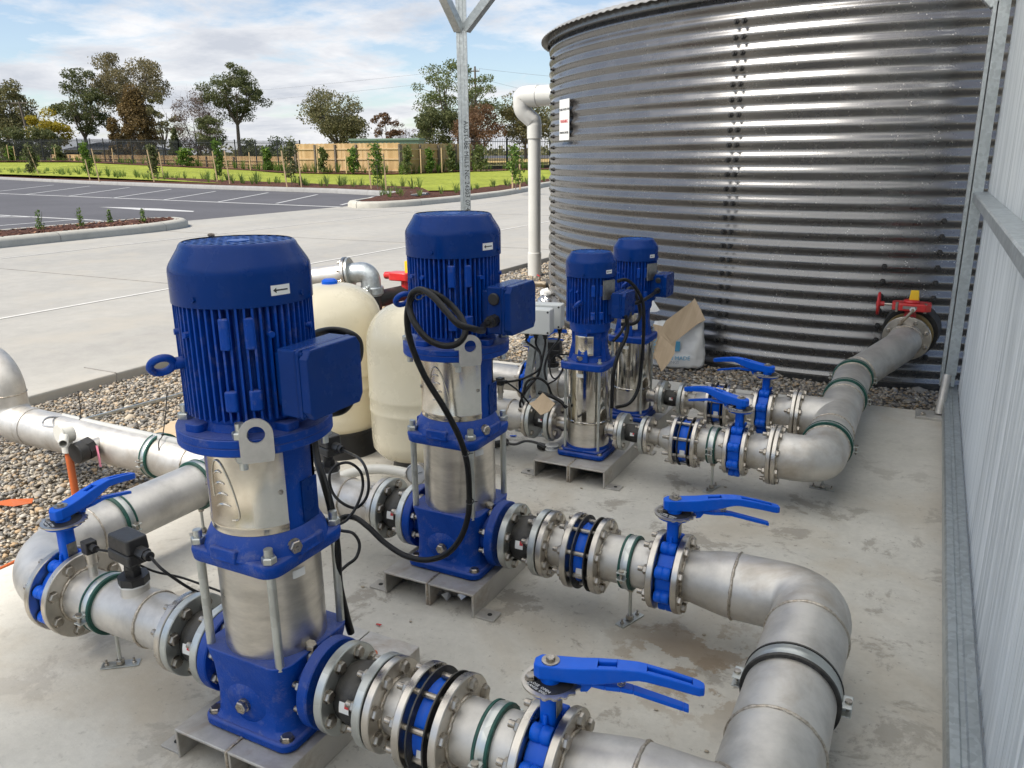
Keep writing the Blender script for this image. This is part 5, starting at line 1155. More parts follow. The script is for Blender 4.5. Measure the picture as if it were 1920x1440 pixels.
gp = at(781, 888, d=2.72)
t = thing('pressure_gauge', gp, 'round steel pressure gauge peeping out left of the middle pump', 'gauge'); gd = V((.25, -.95, .12)).normalized()
MB().cyl(-gd*.018, gd*.006, .037, n=36).build('case', M['ss_flange'], t); MB().lathe([(.004, .034), (.009, .037), (.010, .034)], ax=gd, n=36, caps=False).build('bezel', M['ss_flange'], t); MB().cyl(gd*.005, gd*.0065, .034, n=36).build('dial', M['white'], t)
u, w, _ = basis(gd); MB().bar(gd*.0078, gd*.0078+u*.022+w*.01, .002, .0006).build('needle', M['black'], t)
MB().cyl((0, 0, -.03), (0, 0, -.12), .01).build('stem', M['bronze'], t)

# ------------------------------------------------------------------ pipe and valve beyond the tanks
fp = at(653, 513, d=5.15); lp = at(560, 524, d=5.2); dx_ = (fp-lp).normalized(); rp_ = at(760, 560, d=5.4)
t = thing('return_pipe', fp, 'flanged stainless pipe feeding a grooved elbow and black pipe, behind the cream tanks', 'pipe')
pipe(t, [-dx_*.72, V((0, 0, 0))], .066); pipe(t, [-dx_*.70, -dx_*.72+V((0, 0, -.62))], .066, name='leg')
flange(t, -.02, 0, .108, M['ss_flange'], 8, .8, (-1,), y=V((0, 0, 0)), ax=tuple(dx_)); flange(t, .003, .02, .102, M['galv_flange'], 8, .8, (-1,), y=V((0, 0, 0)), ax=tuple(dx_))
el = arc_path([dx_*.02, dx_*.145, dx_*.15+V((0, 0, -.16))], .11, 10); MB().tube(el, .064, 30).build('elbow', M['galv'], t, smooth=60)
MB().cyl(dx_*.15+V((0, 0, -.10)), dx_*.15+V((0, 0, -.15)), .078, n=32, ch=.006).build('coupling', M['galv'], t)
cb_ = MB(); rv_ = dx_.cross(V((0, 0, 1)))
for s_ in (1, -1): cb_.box(dx_*.15+rv_*s_*.09+V((0, 0, -.125)), (.04, .05, .04)).hexa(dx_*.15+rv_*s_*.09+V((0, 0, -.105)), (0, 0, 1), .016, .02)
cb_.build('coupling_bolt', M['galv_flange'], t, bevel=.004)
bj = dx_*.15+V((0, 0, -.28)); MB().cyl(dx_*.15+V((0, 0, -.14)), dx_*.15+V((0, 0, -.56)), .06, n=28).build('black_pipe', M['plastic_black'], t)
e_ = rp_-fp; MB().cyl(dx_*.15+V((0, 0, -.19)), e_+(e_-bj)*.05+V((0, 0, .035)), .055, n=28).build('black_branch', M['plastic_black'], t)
rvp = at(752, 517, d=5.35)
t = thing('red_valve', rvp, 'small red geared valve with a yellow indicator, left of the top of the middle pump', 'valve')
MB().prism(rrect(.16, .1, .03), -.03, .025).cyl((-.07, 0, 0), (-.13, 0, -.005), .025, n=14).build('gearbox', M['red'], t, bevel=.006, smooth=30); MB().prism(rrect(.03, .03, .005), .025, .10, (.055, 0, 0)).build('position_indicator', M['yellow'], t, smooth=0)
MB().cyl((.03, 0, -.03), (.03, 0, -.22), .028, n=16).build('neck', M['red'], t); MB().cyl((-.05, 0, -.27), (.11, 0, -.27), .1, n=32).build('valve_body', M['red'], t)
MB().cyl((-.05, 0, -.27), (.6, .0, -.27), .06, n=24).cyl((.5, 0, -.27), (.5, 0, -.6), .06, n=24).build('pipe', M['plastic_black'], t)

# ------------------------------------------------------------------ junction boxes on their stand
bx0 = V((-1.545, 3.285, 0))
t = thing('box_stand', bx0, 'slanting and upright galvanised channels holding the grey junction boxes', 'stand')
MB().prism(csec(.055, .04), 0, .60, (0, 0, 0), (.9, .43, 0), (-.43, .9, 0)).build('upright', M['galv'], t, smooth=0)
MB().bar((-.115, -.01, 0), (-.035, .0, .46), .042, .03).build('strut', M['galv'], t, smooth=0)
MB().box((0, 0, .003), (.12, .1, .006)).build('base_plate', M['galv'], t, smooth=0)
BXD = V((.16, -.985, 0)).normalized(); BXU = V((-BXD.y, BXD.x, 0))
def jbox(c, lbl):
    t = thing('junction_box', c, lbl, 'junction box', 'grey junction boxes'); Rm = Matrix((BXU, -BXD, (0, 0, 1))).transposed()
    MB().box((0, 0, 0), (.150, .062, .108), Rm).build('enclosure', M['grey_plastic'], t, smooth=0, bevel=.006); lid = MB().box(BXD*.038, (.153, .018, .111), Rm).build('lid', M['grey_plastic'], t, smooth=0, bevel=.005)
    for x in (-.066, .066):
        for z in (-.045, .045): MB().cyl(BXD*.0465+BXU*x+V((0, 0, z)), BXD*.0478+BXU*x+V((0, 0, z)), .0048, n=10).build('screw', M['black'], lid)
    return t
jc1 = at(1005, 600, d=3.52); jc2 = at(1026, 590, d=3.66)
b1 = jbox(jc1, 'front grey junction box with black cable glands beneath it'); b2_ = jbox(jc2, 'rear grey junction box, half hidden behind the front one')
for o, c in ((b1, [-.042, .0, .042]), (b2_, [.06])):
    for x in c: MB().cyl(BXU*x+V((0, 0, -.054)), BXU*x+V((0, 0, -.07)), .0125, n=8).cyl(BXU*x+V((0, 0, -.07)), BXU*x+V((0, 0, -.082)), .009, n=14).build('cable_gland', M['plastic_black'], o)

# ------------------------------------------------------------------ cables
def cable(pts, r, lbl, name='power_cable', mt='rubber_clean', cat='cable', group=None, n=12):
    ob = MB().tube(spline(pts, 7), r, n).build(name, M[mt], None, smooth=60); return tag(ob, lbl, cat, group)
P_ = lambda L: [at(x, y, d=d) for x, y, d in L]
gl2 = V((XP+.1695, 1.94-.108, .854)); cable([gl2, gl2+V((0, -.03, -.004))]+P_([(905, 620, 2.05), (890, 617, 1.98), (860, 608, 1.96), (838, 585, 1.97), (812, 556, 1.99), (790, 543, 2.02), (772, 552, 2.05), (768, 578, 2.06), (778, 606, 2.04), (800, 634, 2.03), (830, 648, 2.02), (858, 644, 2.02), (872, 624, 2.03), (866, 598, 2.05), (845, 572, 2.06), (818, 552, 2.05), (793, 546, 2.05), (774, 556, 2.07), (764, 585, 2.07), (766, 625, 2.09), (778, 665, 2.11), (800, 712, 2.13), (830, 760, 2.15), (852, 800, 2.18), (866, 832, 2.2), (876, 870, 2.22), (880, 920, 2.24), (878, 965, 2.25), (864, 1008, 2.26), (838, 1038, 2.28), (800, 1050, 2.3), (760, 1042, 2.33), (722, 1018, 2.36), (690, 988, 2.38), (664, 970, 2.4), (640, 972, 2.38), (630, 990, 2.3)]), .0085, 'thick black cable looped over the front of the middle pump down to its base')
for (x, y, d, az) in ((873, 850, 2.2, 0), (881, 940, 2.24, 0), (786, 556, 2.02, 0)):
    p = at(x, y, d=d); MB
    ob = MB().tube([p+V((.011*math.cos(k*.63), .006*math.sin(k*.63), .0075*math.sin(k*.63))) for k in range(10)], .0016, 6, closed=True).bar(p+V((.01, 0, 0)), p+V((.028, -.008, .008)), .003, .002).build('cable_tie', M['black'], None); tag(ob, {873: 'small black cable tie at the shoulder of the middle pump', 881: 'small black cable tie lower down the middle pump cable', 786: 'black cable tie at the top loop of the middle pump cable'}[x], 'cable tie')
cable(P_([(655, 690, 1.72), (672, 672, 1.75), (672, 640, 1.76), (650, 624, 1.75), (615, 620, 1.76), (585, 632, 1.8), (590, 660, 1.82), (625, 640, 1.82), (650, 650, 1.82), (662, 690, 1.8), (664, 735, 1.78), (645, 768, 1.78), (610, 778, 1.82), (590, 800, 1.86), (592, 850, 1.84), (608, 905, 1.78), (622, 960, 1.76), (632, 1030, 1.77), (636, 1095, 1.8), (648, 1150, 1.83), (658, 1186, 1.86)]), .0088, 'thick black cable looping behind the nearest terminal box and running down that pump')
cable(P_([(655, 695, 1.75), (668, 660, 1.78), (650, 632, 1.79), (618, 630, 1.8), (600, 650, 1.84), (600, 700, 1.86)]), .008, 'second turn of black cable coiled behind the terminal box of the nearest pump')
cable([g1, g1+V((.05, .0, -.03)), g1+V((.1, .05, -.1)), V((-1.42, Y1+.12, ZP+.03)), V((-1.3, Y1+.17, ZP-.02)), V((-1.22, Y1+.18, ZP-.05))], .0036, 'thin black cable drooping from the flow switch left of the nearest pump', 'sensor_cable')
cable([g2, g2+V((.05, .02, -.01)), g2+V((.12, .06, -.06)), V((-1.6, Y1+.1, ZP+.06)), V((-1.45, Y1+.13, ZP+.03)), V((-1.3, Y1+.18, ZP-.0)), V((-1.22, Y1+.18, ZP-.03))], .003, 'thin black cable from the small pressure sensor left of the nearest pump', 'sensor_cable')
cable([g3]+P_([(676, 862, 2.34), (690, 895, 2.28), (688, 930, 2.27), (668, 952, 2.27), (640, 942, 2.27), (622, 920, 2.28), (618, 890, 2.28), (632, 872, 2.3), (655, 868, 2.3), (676, 885, 2.3), (680, 915, 2.3), (668, 950, 2.25), (650, 975, 2.2), (630, 985, 2.1)]), .0042, 'thin black cable curled in a ring over the suction pipe of the middle pump', 'sensor_cable')
cable(P_([(640, 995, 2.0), (662, 1000, 1.98), (674, 1020, 1.97), (668, 1045, 1.95), (650, 1060, 1.92), (630, 1078, 1.88)]), .004, 'thin black cable bulging out beside the upper body of the nearest pump', 'sensor_cable')
# small pump cables
gl4 = V((-1.183+.129, 3.52-.083, .695)); cable([gl4, gl4+V((0, -.03, -.004))]+P_([(1200, 566, 3.36), (1180, 568, 3.34), (1168, 560, 3.36), (1182, 540, 3.4), (1195, 560, 3.4), (1200, 590, 3.4), (1190, 606, 3.38), (1165, 608, 3.4)]), .0078, 'black cable from the terminal box of the farthest pump, curving towards its neighbour')
cable(P_([(1158, 527, 3.3), (1175, 525, 3.32), (1192, 540, 3.34), (1205, 566, 3.35), (1207, 600, 3.36), (1206, 640, 3.4), (1202, 690, 3.42), (1196, 730, 3.42), (1180, 756, 3.4), (1155, 764, 3.38)]), .0075, 'black cable hanging between the two small pumps down to their bases')
cable(P_([(1173, 592, 3.08), (1177, 612, 3.1), (1172, 636, 3.1), (1160, 662, 3.1), (1152, 690, 3.1), (1148, 725, 3.12), (1147, 765, 3.14)]), .0075, 'black cable falling from the terminal box of the first small pump beside its barrel')
cable(P_([(1150, 639, 3.1), (1163, 625, 3.12), (1172, 608, 3.13), (1182, 590, 3.16), (1178, 580, 3.18)]), .006, 'short black cable curling under the terminal box of the first small pump')
# junction box cables
G_ = [jc1+BXU*x+V((0, 0, -.082)) for x in (-.042, 0, .042)]+[jc2+BXU*.06+V((0, 0, -.082))]
knot = P_([(1013, 664, 3.5)])[0]
cable([G_[0], G_[0]+V((0, 0, -.02)), knot]+P_([(1010, 700, 3.48), (985, 735, 3.46), (975, 760, 3.46), (990, 778, 3.46)]), .005, 'left cable dropping from the front junction box', 'sensor_cable')
cable([G_[1], G_[1]+V((0, 0, -.03)), knot]+P_([(1012, 690, 3.47), (990, 706, 3.45), (960, 715, 3.44), (925, 715, 3.4)]), .005, 'middle cable dropping from the front junction box and turning left', 'sensor_cable')
cable([G_[2], G_[2]+V((0, 0, -.03)), knot+V((.01, 0, -.02))]+P_([(1008, 706, 3.48), (992, 722, 3.47), (978, 745, 3.46), (992, 775, 3.44)]), .005, 'right cable dropping from the front junction box', 'sensor_cable')
cable([G_[3], G_[3]+V((-.005, 0, -.03))]+P_([(1030, 660, 3.55), (1021, 690, 3.52), (1024, 712, 3.5)]), .005, 'single cable dropping from the rear junction box', 'sensor_cable')
cable(P_([(980, 745, 3.42), (988, 716, 3.42), (1008, 709, 3.42), (1026, 720, 3.42), (1036, 742, 3.42), (1060, 760, 3.4)]), .0055, 'black cable arching right from the stand towards the first small pump', 'sensor_cable')
cable([g6]+P_([(1048, 665, 3.7), (1057, 678, 3.68), (1052, 698, 3.66), (1041, 710, 3.66), (1033, 702, 3.66), (1031, 682, 3.68), (1040, 668, 3.7), (1051, 670, 3.7), (1056, 690, 3.68), (1044, 710, 3.6), (1028, 720, 3.55)]), .0038, 'thin cable looped in a ring below the sensor of the farthest pump', 'sensor_cable')
cable([g5]+P_([(972, 733, 3.42), (985, 748, 3.42), (995, 760, 3.42)]), .004, 'thin cable from the sensor in front of the junction box stand', 'sensor_cable')
cable(P_([(1010, 736, 3.36), (1030, 742, 3.34), (1050, 752, 3.32), (1062, 764, 3.3)]), .008, 'thick black cable end lying behind the folded cardboard piece', 'power_cable')

# conduit, grey tube, cap on the gravel side
cx = V((-2.862, 1.790, -.09))
t = thing('conduit_box', cx, 'round cream conduit box on an orange riser pipe beside the long suction pipe', 'conduit')
top = V((0, 0, .362))
MB().cyl((0, 0, 0), V((0, 0, top.z-.045)), .014, n=20).build('riser', M['orange'], t)
fd = V((-.12, -.99, -.02)).normalized(); sd_ = V((.75, -.62, -.12)).normalized(); tc_ = V((0, 0, top.z))
MB().cyl(tc_-V((0, 0, .075)), tc_-V((0, 0, .03)), .021, n=20).build('socket', M['pvc'], t)
MB().cyl(tc_-fd*.022, tc_+fd*.020, .038, n=32).build('box', M['pvc'], t); MB().cyl(tc_+fd*.020, tc_+fd*.024, .040, n=32).build('lid', M['pvc'], t)
MB().lathe([(.0, .0165), (.075, .0165), (.075, .0135), (.02, .0135)], tc_+sd_*.02, sd_, 20, caps=False).build('spout', M['pvc'], t); MB().cyl(tc_+sd_*.05, tc_+sd_*.051, .0136, n=18).build('spout_mouth_shade', M['black'], t)  # black disc inside the spout paints its dark mouth
gl = tc_+V((-.045, .0, .02)); MB().cyl(tc_+V((-.03, 0, .012)), gl, .011, n=8).build('cable_gland', M['plastic_black'], t)
ct = at(120, 782, d=3.33); ce = at(345, 832, d=2.98)
cable([cx+gl]+P_([(82, 798, 3.2), (82, 788, 3.22), (96, 782, 3.28)])+[ct+V((.02, 0, 0))], .0045, 'grey flexible cable bending from the round conduit box into the grey tube', 'flexible_cable', 'grey_cable')
M['grey_tube'] = mat('grey_conduit_tube', (.42, .42, .40), (.38, .38, .36), rough=.45)
ob = MB().lathe([(0, .0125), (0, .0155), ((ce-ct).length, .0155)], ct, ce-ct, 20, caps=False).build('conduit_tube', M['grey_tube'], None); tag(ob, 'straight pale grey conduit tube lying along the top of the main suction pipe', 'conduit')
def ziptie(base, top, lbl):
    ob = MB().tube(spline([base+V((.012, -.035, -.05)), base+V((0, -.02, -.02)), base, base.lerp(top, .5)+V((.004, 0, 0)), top]), .0022, 6).box(base, (.008, .006, .007)).build('cable_tie', M['black'], None); tag(ob, lbl, 'cable tie')
ziptie(at(151, 782, d=3.26), at(146, 733, d=3.24), 'left upright cable tie tail on the grey conduit tube'); ziptie(at(305, 815, d=3.0), at(313, 739, d=2.98), 'right upright cable tie tail on the grey conduit tube, beside the nearest pump')
ob = MB().bar(at(160, 786, z=-.04), at(430, 715, z=-.04), .014, .014).build('steel_rod', M['galv_flange'], None); tag(ob, 'thin steel rod lying on the gravel behind the main suction pipe', 'rod')
ob = MB().add([at(*p, z=-.045) for p in [(285, 815), (322, 792), (400, 778), (470, 800), (440, 850), (330, 845)]], [[0, 1, 2, 3, 4, 5]]).build('cardboard_sheet', M['card'], None, smooth=0); so = ob.modifiers.new('s', 'SOLIDIFY'); so.thickness = .006; tag(ob, 'flat brown cardboard sheet on the gravel behind the nearest pump', 'cardboard')
rb_ = at(30, 943, z=-.04)
ob = MB().add([at(*p, z=zz) for p, zz in (((-6, 941), -.04), ((20, 936), -.02), ((63, 935), -.035), ((60, 944), -.045), ((25, 950), -.045), ((-6, 946), -.05))], [[0, 1, 4, 5], [1, 2, 3, 4]]).build('orange_offcut', M['orange'], None, smooth=0); so = ob.modifiers.new('s', 'SOLIDIFY'); so.thickness = .003; tag(ob, 'strip of orange plastic lying on the gravel at the left edge', 'offcut')
ob = MB().tube(spline([at(-30, 1078, z=-.02), at(5, 1064, z=-.015), at(38, 1048, z=-.012)]), .006, 8).build('orange_strip', M['orange'], None); tag(ob, 'thin orange strip along the left edge of the slab', 'offcut')
ob = MB().cyl((-1.075, 1.325, .0), (-1.075, 1.325, .135), .016, n=16).build('orange_riser', M['orange'], None); tag(ob, 'orange conduit standing behind the nearest pump', 'conduit')
# litter on the slab
rnd = random.Random(4)
def litter(name, c, ang, L, w, mt, lbl, cat, amp=.012):
    n = 9; vs = []; m_ = 5
    for i in range(n):
        for k in range(m_):
            x = (i/(n-1)-.5)*L; y = (k/(m_-1)-.5)*w*(1-.3*abs(i/(n-1)-.5)); vs.append(V(c)+Matrix.Rotation(ang, 3, 'Z') @ V((x+rnd.uniform(-.004, .004), y, .003+amp*abs(math.sin(i*2.1+k*1.3))+rnd.uniform(0, amp*.4))))
    ob = MB().add(vs, [[i*m_+k, (i+1)*m_+k, (i+1)*m_+k+1, i*m_+k+1] for i in range(n-1) for k in range(m_-1)]).build(name, M[mt], None, smooth=0); return tag(ob, lbl, cat)
litter('foil_scrap', at(850, 1122, z=0), R(20), .12, .05, 'foil', 'crumpled silver foil scrap under the stand of the middle pump', 'scrap', .02)
litter('red_scrap', at(710, 1174, z=0), 0, .012, .007, 'red', 'tiny red plastic scrap on the slab between the two big pumps', 'scrap', .003)
litter('blue_tool_tip', at(962, 819, z=0), R(25), .035, .014, 'blue_valve', 'small blue scrap on the slab left of the first small pump', 'scrap', .003)
for x, y, l_ in ((680, 1100, 'tiny stone chip on the slab right of the nearest pump head'), (770, 1165, 'tiny stone chip left of the middle pump stand'), (1360, 913, 'tiny stone chip beside the clamp foot of the first small pump'), (1230, 1330, 'tiny stone chip above the lever of the nearest valve'), (1320, 1190, 'tiny stone chip on the slab inside the big pipe elbow'), (1325, 1408, 'reddish stone chip between nearest lever and fat pipe'), (1090, 915, 'tiny stone chip in front of the first small pump stand')):
    p = at(x, y, z=.003); ob = MB().sphere(p, rnd.uniform(.003, .006), 7, 5, (1.4, 1, .5)).build('small_pebble', M['stone'], None, smooth=0); tag(ob, l_, 'pebble', 'stone chips on the slab')
ob = MB().sphere(at(396, 441, z=1.134), .006, 7, 5, (1.5, 1, .7)).build('small_pebble', M['bark'], None, smooth=0); tag(ob, 'little brown pebble lying on the fan grille of the nearest pump', 'pebble')
sp_ = at(1035, 842, z=.0755)
t = thing('tape_spool', sp_, 'small white plastic tape spool lying on the stand of the first small pump', 'spool')
MB().cyl((0, 0, 0), (0, 0, .003), .029, n=32).build('lower_rim', M['white'], t); MB().cyl((0, 0, .003), (0, 0, .017), .014, n=24).build('core', M['white'], t); MB().lathe([(.017, .012), (.017, .029), (.0195, .029), (.0195, .012)], n=32, caps=False).build('upper_rim', M['white'], t)
t = thing('hand_strap', at(985, 830, z=.01), 'black strap with two thick rubber ends on the slab, left of the small pump stand', 'strap')
o0 = at(985, 830, z=.01); MB().tube([p-o0 for p in spline(P_([(945, 829, 3.2), (965, 833, 3.2), (985, 827, 3.22), (1005, 830, 3.18), (1022, 838, 3.12)]))], .0055, 8).build('strap', M['plastic_black'], t)
for (a, b) in (((925, 834), (952, 828)), ((1010, 835), (1034, 842))): MB().cyl(at(*a, z=.015)-o0, at(*b, z=.015)-o0, .016, n=20, ch=.003).build('grip', M['rubber'], t)
cp_ = at(1025, 770, d=3.33)
ob = MB().add([at(*p, d=3.3) for p in ((992, 757), (1018, 737))]+[at(1041, 757, d=3.26), at(1014, 779, d=3.24)]+[at(1003, 752, d=3.3), at(1030, 772, d=3.25)], [[0, 4, 5, 3], [4, 1, 2, 5]]).build('cardboard_piece', M['card'], None, smooth=0); so = ob.modifiers.new('s', 'SOLIDIFY'); so.thickness = .003; tag(ob, 'small folded cardboard piece resting on the suction connector of the first small pump', 'cardboard')

# ------------------------------------------------------------------ sack with cardboard, by the water tank
sk = at(1268, 686, z=-.05); sk.z = -.05
t = thing('sack', sk, 'white and tan woven sack with blue lettering slumped against the corrugated tank', 'sack')
U = V((.985, .17, 0)); N = V((.17, -.985, 0)); n = 20; m_ = 12; vs = []
for j in range(m_+1):
    tz = j/m_
    for i in range(n):
        g = 2*math.pi*i/n; c_, s_ = math.cos(g), math.sin(g); w = .172-.02*tz+.012*math.sin(3*tz); d_ = .085*(1-tz**2*.80)*(1 if tz > .05 else .92)
        x = w*abs(c_)**.55*(1 if c_ > 0 else -1); y = d_*abs(s_)**.7*(1 if s_ > 0 else -1)
        zt_ = .30+.02*x/.15+(-.03 if -.08 < x < .02 else .012)*tz
        vs.append(U*(x+.004*math.sin(7*tz+i))+N*(y+.006*math.sin(i*1.7+tz*6))+V((0, 0, zt_*tz)))
fs = [[j*n+i, j*n+(i+1) % n, (j+1)*n+(i+1) % n, (j+1)*n+i] for j in range(m_) for i in range(n)]+[list(range(n))[::-1]]
MB().add(vs, fs).build('bag', M['white'], t, smooth=60, bevel=0)
dm = [c for c in bpy.data.objects if c.parent == t][0]; sb_ = dm.modifiers.new('s', 'SUBSURF'); sb_.levels = sb_.render_levels = 2; d2 = dm.modifiers.new('d', 'DISPLACE'); tx2 = bpy.data.textures.new('wr', 'CLOUDS'); tx2.noise_scale = .07; d2.texture = tx2; d2.strength = .022; d2.mid_level = .55
lf_ = N*.098
MB().add([U*x+N*(.094+q_)+V((0, 0, z)) for x, z, q_ in ((-.162, .06, -.006), (-.10, .055, .003), (-.095, .27, -.045), (-.155, .28, -.05))], [[0, 1, 2, 3]]).build('tan_panel', M['card'], t, smooth=0)
blu = mat('pale_blue_print', (0.12, 0.42, 0.62), (0.1, 0.36, 0.55), rough=.6)
MB().add([U*x+N*.1+V((0, 0, z))-N*(z*.17) for x, z in ((-.035, .115), (.025, .118), (.025, .18), (-.03, .178))], [[0, 1, 2, 3]]).build('blue_square', blu, t, smooth=0)
tilt = (V((0, 0, 1))-N*.17).normalized()
text('lettering', 'MAN MADE', .036, blu, N*.0905+U*(.0)+V((0, 0, .072)), U+V((0, 0, .05)), tilt, t); text('lettering', 'SCREENINGS', .026, M['grey_cable'], N*.0945+U*(-.05)+V((0, 0, .045)), U+V((0, 0, .03)), tilt, t)
text('lettering', 'ENCO', .05, blu, N*.08+U*(-.140)+V((0, 0, .17)), tilt, -U, t)
cb = thing('torn_cardboard', at(1262, 640, d=5.0), 'torn folded cardboard sheet hanging over the front of the sack', 'cardboard'); c0 = at(1262, 640, d=5.0)
Q = lambda x, y, d: at(x, y, d=d)-c0
pan = MB().add([Q(1248, 602, 4.98), Q(1298, 565, 5.14), Q(1302, 560, 5.15), Q(1314, 583, 5.1), Q(1322, 601, 5.06), Q(1308, 608, 5.04), Q(1295, 618, 5.0), Q(1267, 640, 4.93)], [[0, 1, 2, 3, 4, 5, 6, 7]]).build('upper_flap', M['card'], cb, smooth=0)
lw = MB().add([Q(1248, 602, 4.98), Q(1267, 640, 4.93), Q(1265, 655, 4.86), Q(1264, 664, 4.84), Q(1252, 684, 4.80), Q(1240, 697, 4.78), Q(1225, 665, 4.82), Q(1229, 650, 4.84), Q(1230, 640, 4.86), Q(1237, 628, 4.9), Q(1240, 616, 4.93)], [list(range(11))]).build('lower_flap', M['card'], cb, smooth=0)
for o in (pan, lw): so = o.modifiers.new('s', 'SOLIDIFY'); so.thickness = .005
ob = MB().add([at(*p, d=5.1) for p in ((1217, 580), (1223, 560), (1237, 582), (1230, 585), (1216, 585))], [[0, 1, 2, 3, 4]]).build('paper_scrap', M['white'], None, smooth=0); so = ob.modifiers.new('s', 'SOLIDIFY'); so.thickness = .002; tag(ob, 'torn white paper flap sticking up behind the sack', 'paper')

# ------------------------------------------------------------------ fences
def fence_run(name, a, b, h, lbl, nb, group=None, black=True):
    a = V(a); b = V(b); t = thing(name, a, lbl, 'fence', group); L = (b-a).length; d = (b-a)/L; nrm = V((d.y, -d.x, 0)).normalized()
    for k in range(nb+1):
        p = d*L*k/nb
        if black: MB().box(p+V((0, 0, h*.5+.03)), (.075, .075, h+.06)).build('post', M['fence_black'], t, smooth=0)
        else: MB().box(p+nrm*.06+V((0, 0, h*.48)), (.12, .1, h*.98)).build('post', M['bark'], t, smooth=0)
        if k == nb: break
        q_ = d*L*(k+1)/nb
        if black:
            pn = MB(); np_ = int(L/nb/.13)
            for zr in (.14, h-.18): pn.bar(p+V((0, 0, zr)), q_+V((0, 0, zr)), .035, .04)
            for i in range(np_): pp = p.lerp(q_, (i+.5)/np_); pn.box(pp+V((0, 0, h*.5)), (.022, .022, h))
            pn.build('panel', M['fence_black'], t, smooth=0)
        else:
            pn = MB(); np_ = int(L/nb/.1)
            for i in range(np_): pp = p.lerp(q_, (i+.5)/np_); pn.bar(pp+V((0, 0, -.05)), pp+V((0, 0, h+.012*((i*7) % 3))), .018, L/nb/np_*.92, d)
            pn.build('palings', M['paling'], t, smooth=0)
            rl = MB()
            for zr in (.25, h*.5, h-.32): rl.bar(p+nrm*.035+V((0, 0, zr)), q_+nrm*.035+V((0, 0, zr)), .045, .08)
            rl.build('rails', M['timber'], t, smooth=0)
    return t
f3 = lambda x, y, d: at(x, y, d=d)
bl = [f3(-60, 300, 90), f3(150, 303, 77), f3(340, 312, 66), f3(566, 322, 57)]
for i, l_ in enumerate(('far left run of black picket fence behind the lawn', 'middle run of black picket fence in front of the pale house', 'run of black picket fence ending at the timber fence')):
    fence_run('picket_fence', bl[i], bl[i+1], 2.1, l_, 7 if i < 2 else 6, 'black picket fences')
fence_run('picket_fence', f3(866, 321, 54), f3(1180, 316, 60), 2.1, 'black picket fence right of the timber fence, behind the roof post', 4, 'black picket fences')
C1 = f3(752, 328, 48.5)
fence_run('paling_fence', f3(558, 326, 52), C1, 1.85, 'tan timber paling fence facing the car park, with dark posts', 5, 'timber paling fences', False)
fence_run('paling_fence', C1, f3(885, 322, 54), 1.8, 'tan timber paling fence receding from the corner towards the roof post', 4, 'timber paling fences', False)
fence_run('low_paling_fence', f3(100, 312, 80), f3(556, 324, 60), 1.15, 'low weathered timber fence seen through the black picket fence', 10, None, False)
g_ = f3(727, 268, 62); t = thing('green_shed', (g_.x, g_.y, .3), 'flat topped pale green steel cabinet showing above the timber fence', 'shed')
gm = mat('pale_green_sheet', (0.20, 0.29, 0.20), (0.17, 0.25, 0.175), rough=.5)
Rg = Matrix.Rotation(R(22), 3, 'Z'); MB().box((0, 0, 1.1), (5.3, 2.2, 2.2), Rg).build('wall', gm, t, smooth=0); MB().box((0, 0, 2.28), (5.5, 2.4, .16), Rg).build('roof', gm, t, smooth=0, bevel=.02)
# house behind the left fence
hp = f3(225, 296, 100); hz = .9
t = thing('house', (hp.x, hp.y, hz-.2), 'low pale house with a dark hipped roof, seen through the black picket fence', 'house'); Rh = Matrix.Rotation(R(38), 3, 'Z')
HW, HD, HH = 10.5, 7, 1.75
MB().box((0, 0, HH/2), (HW, HD, HH), Rh).build('wall', mat('pale_render', (.72, .69, .62), (.62, .59, .53), rough=.8), t, smooth=0)
rfm = mat('dark_roof_tiles', (.15, .15, .155), (.11, .11, .115), rough=.7)
vs = [Rh @ V(p) for p in ((-HW/2-.5, -HD/2-.5, HH), (HW/2+.5, -HD/2-.5, HH), (HW/2+.5, HD/2+.5, HH), (-HW/2-.5, HD/2+.5, HH), (-HW/2+3, 0, HH+.95), (HW/2-3, 0, HH+.95))]
MB().add(vs, [[0, 1, 5, 4], [2, 3, 4, 5], [1, 2, 5], [3, 0, 4], [3, 2, 1, 0]]).build('roof', rfm, t, smooth=0)
wm = mat('dark_window_glass', (.03, .035, .04), rough=.1)
for x in (-4.4, -1.6, 1.4, 4.3):
    wf = MB().box(Rh @ V((x, -HD/2-.02, .95)), (1.5, .05, 1.0), Rh).build('window', wm, t, smooth=0); MB().bar(Rh @ V((x-.78, -HD/2-.06, .42)), Rh @ V((x+.78, -HD/2-.06, .42)), .08, .07).build('sill', M['white'], wf, smooth=0)

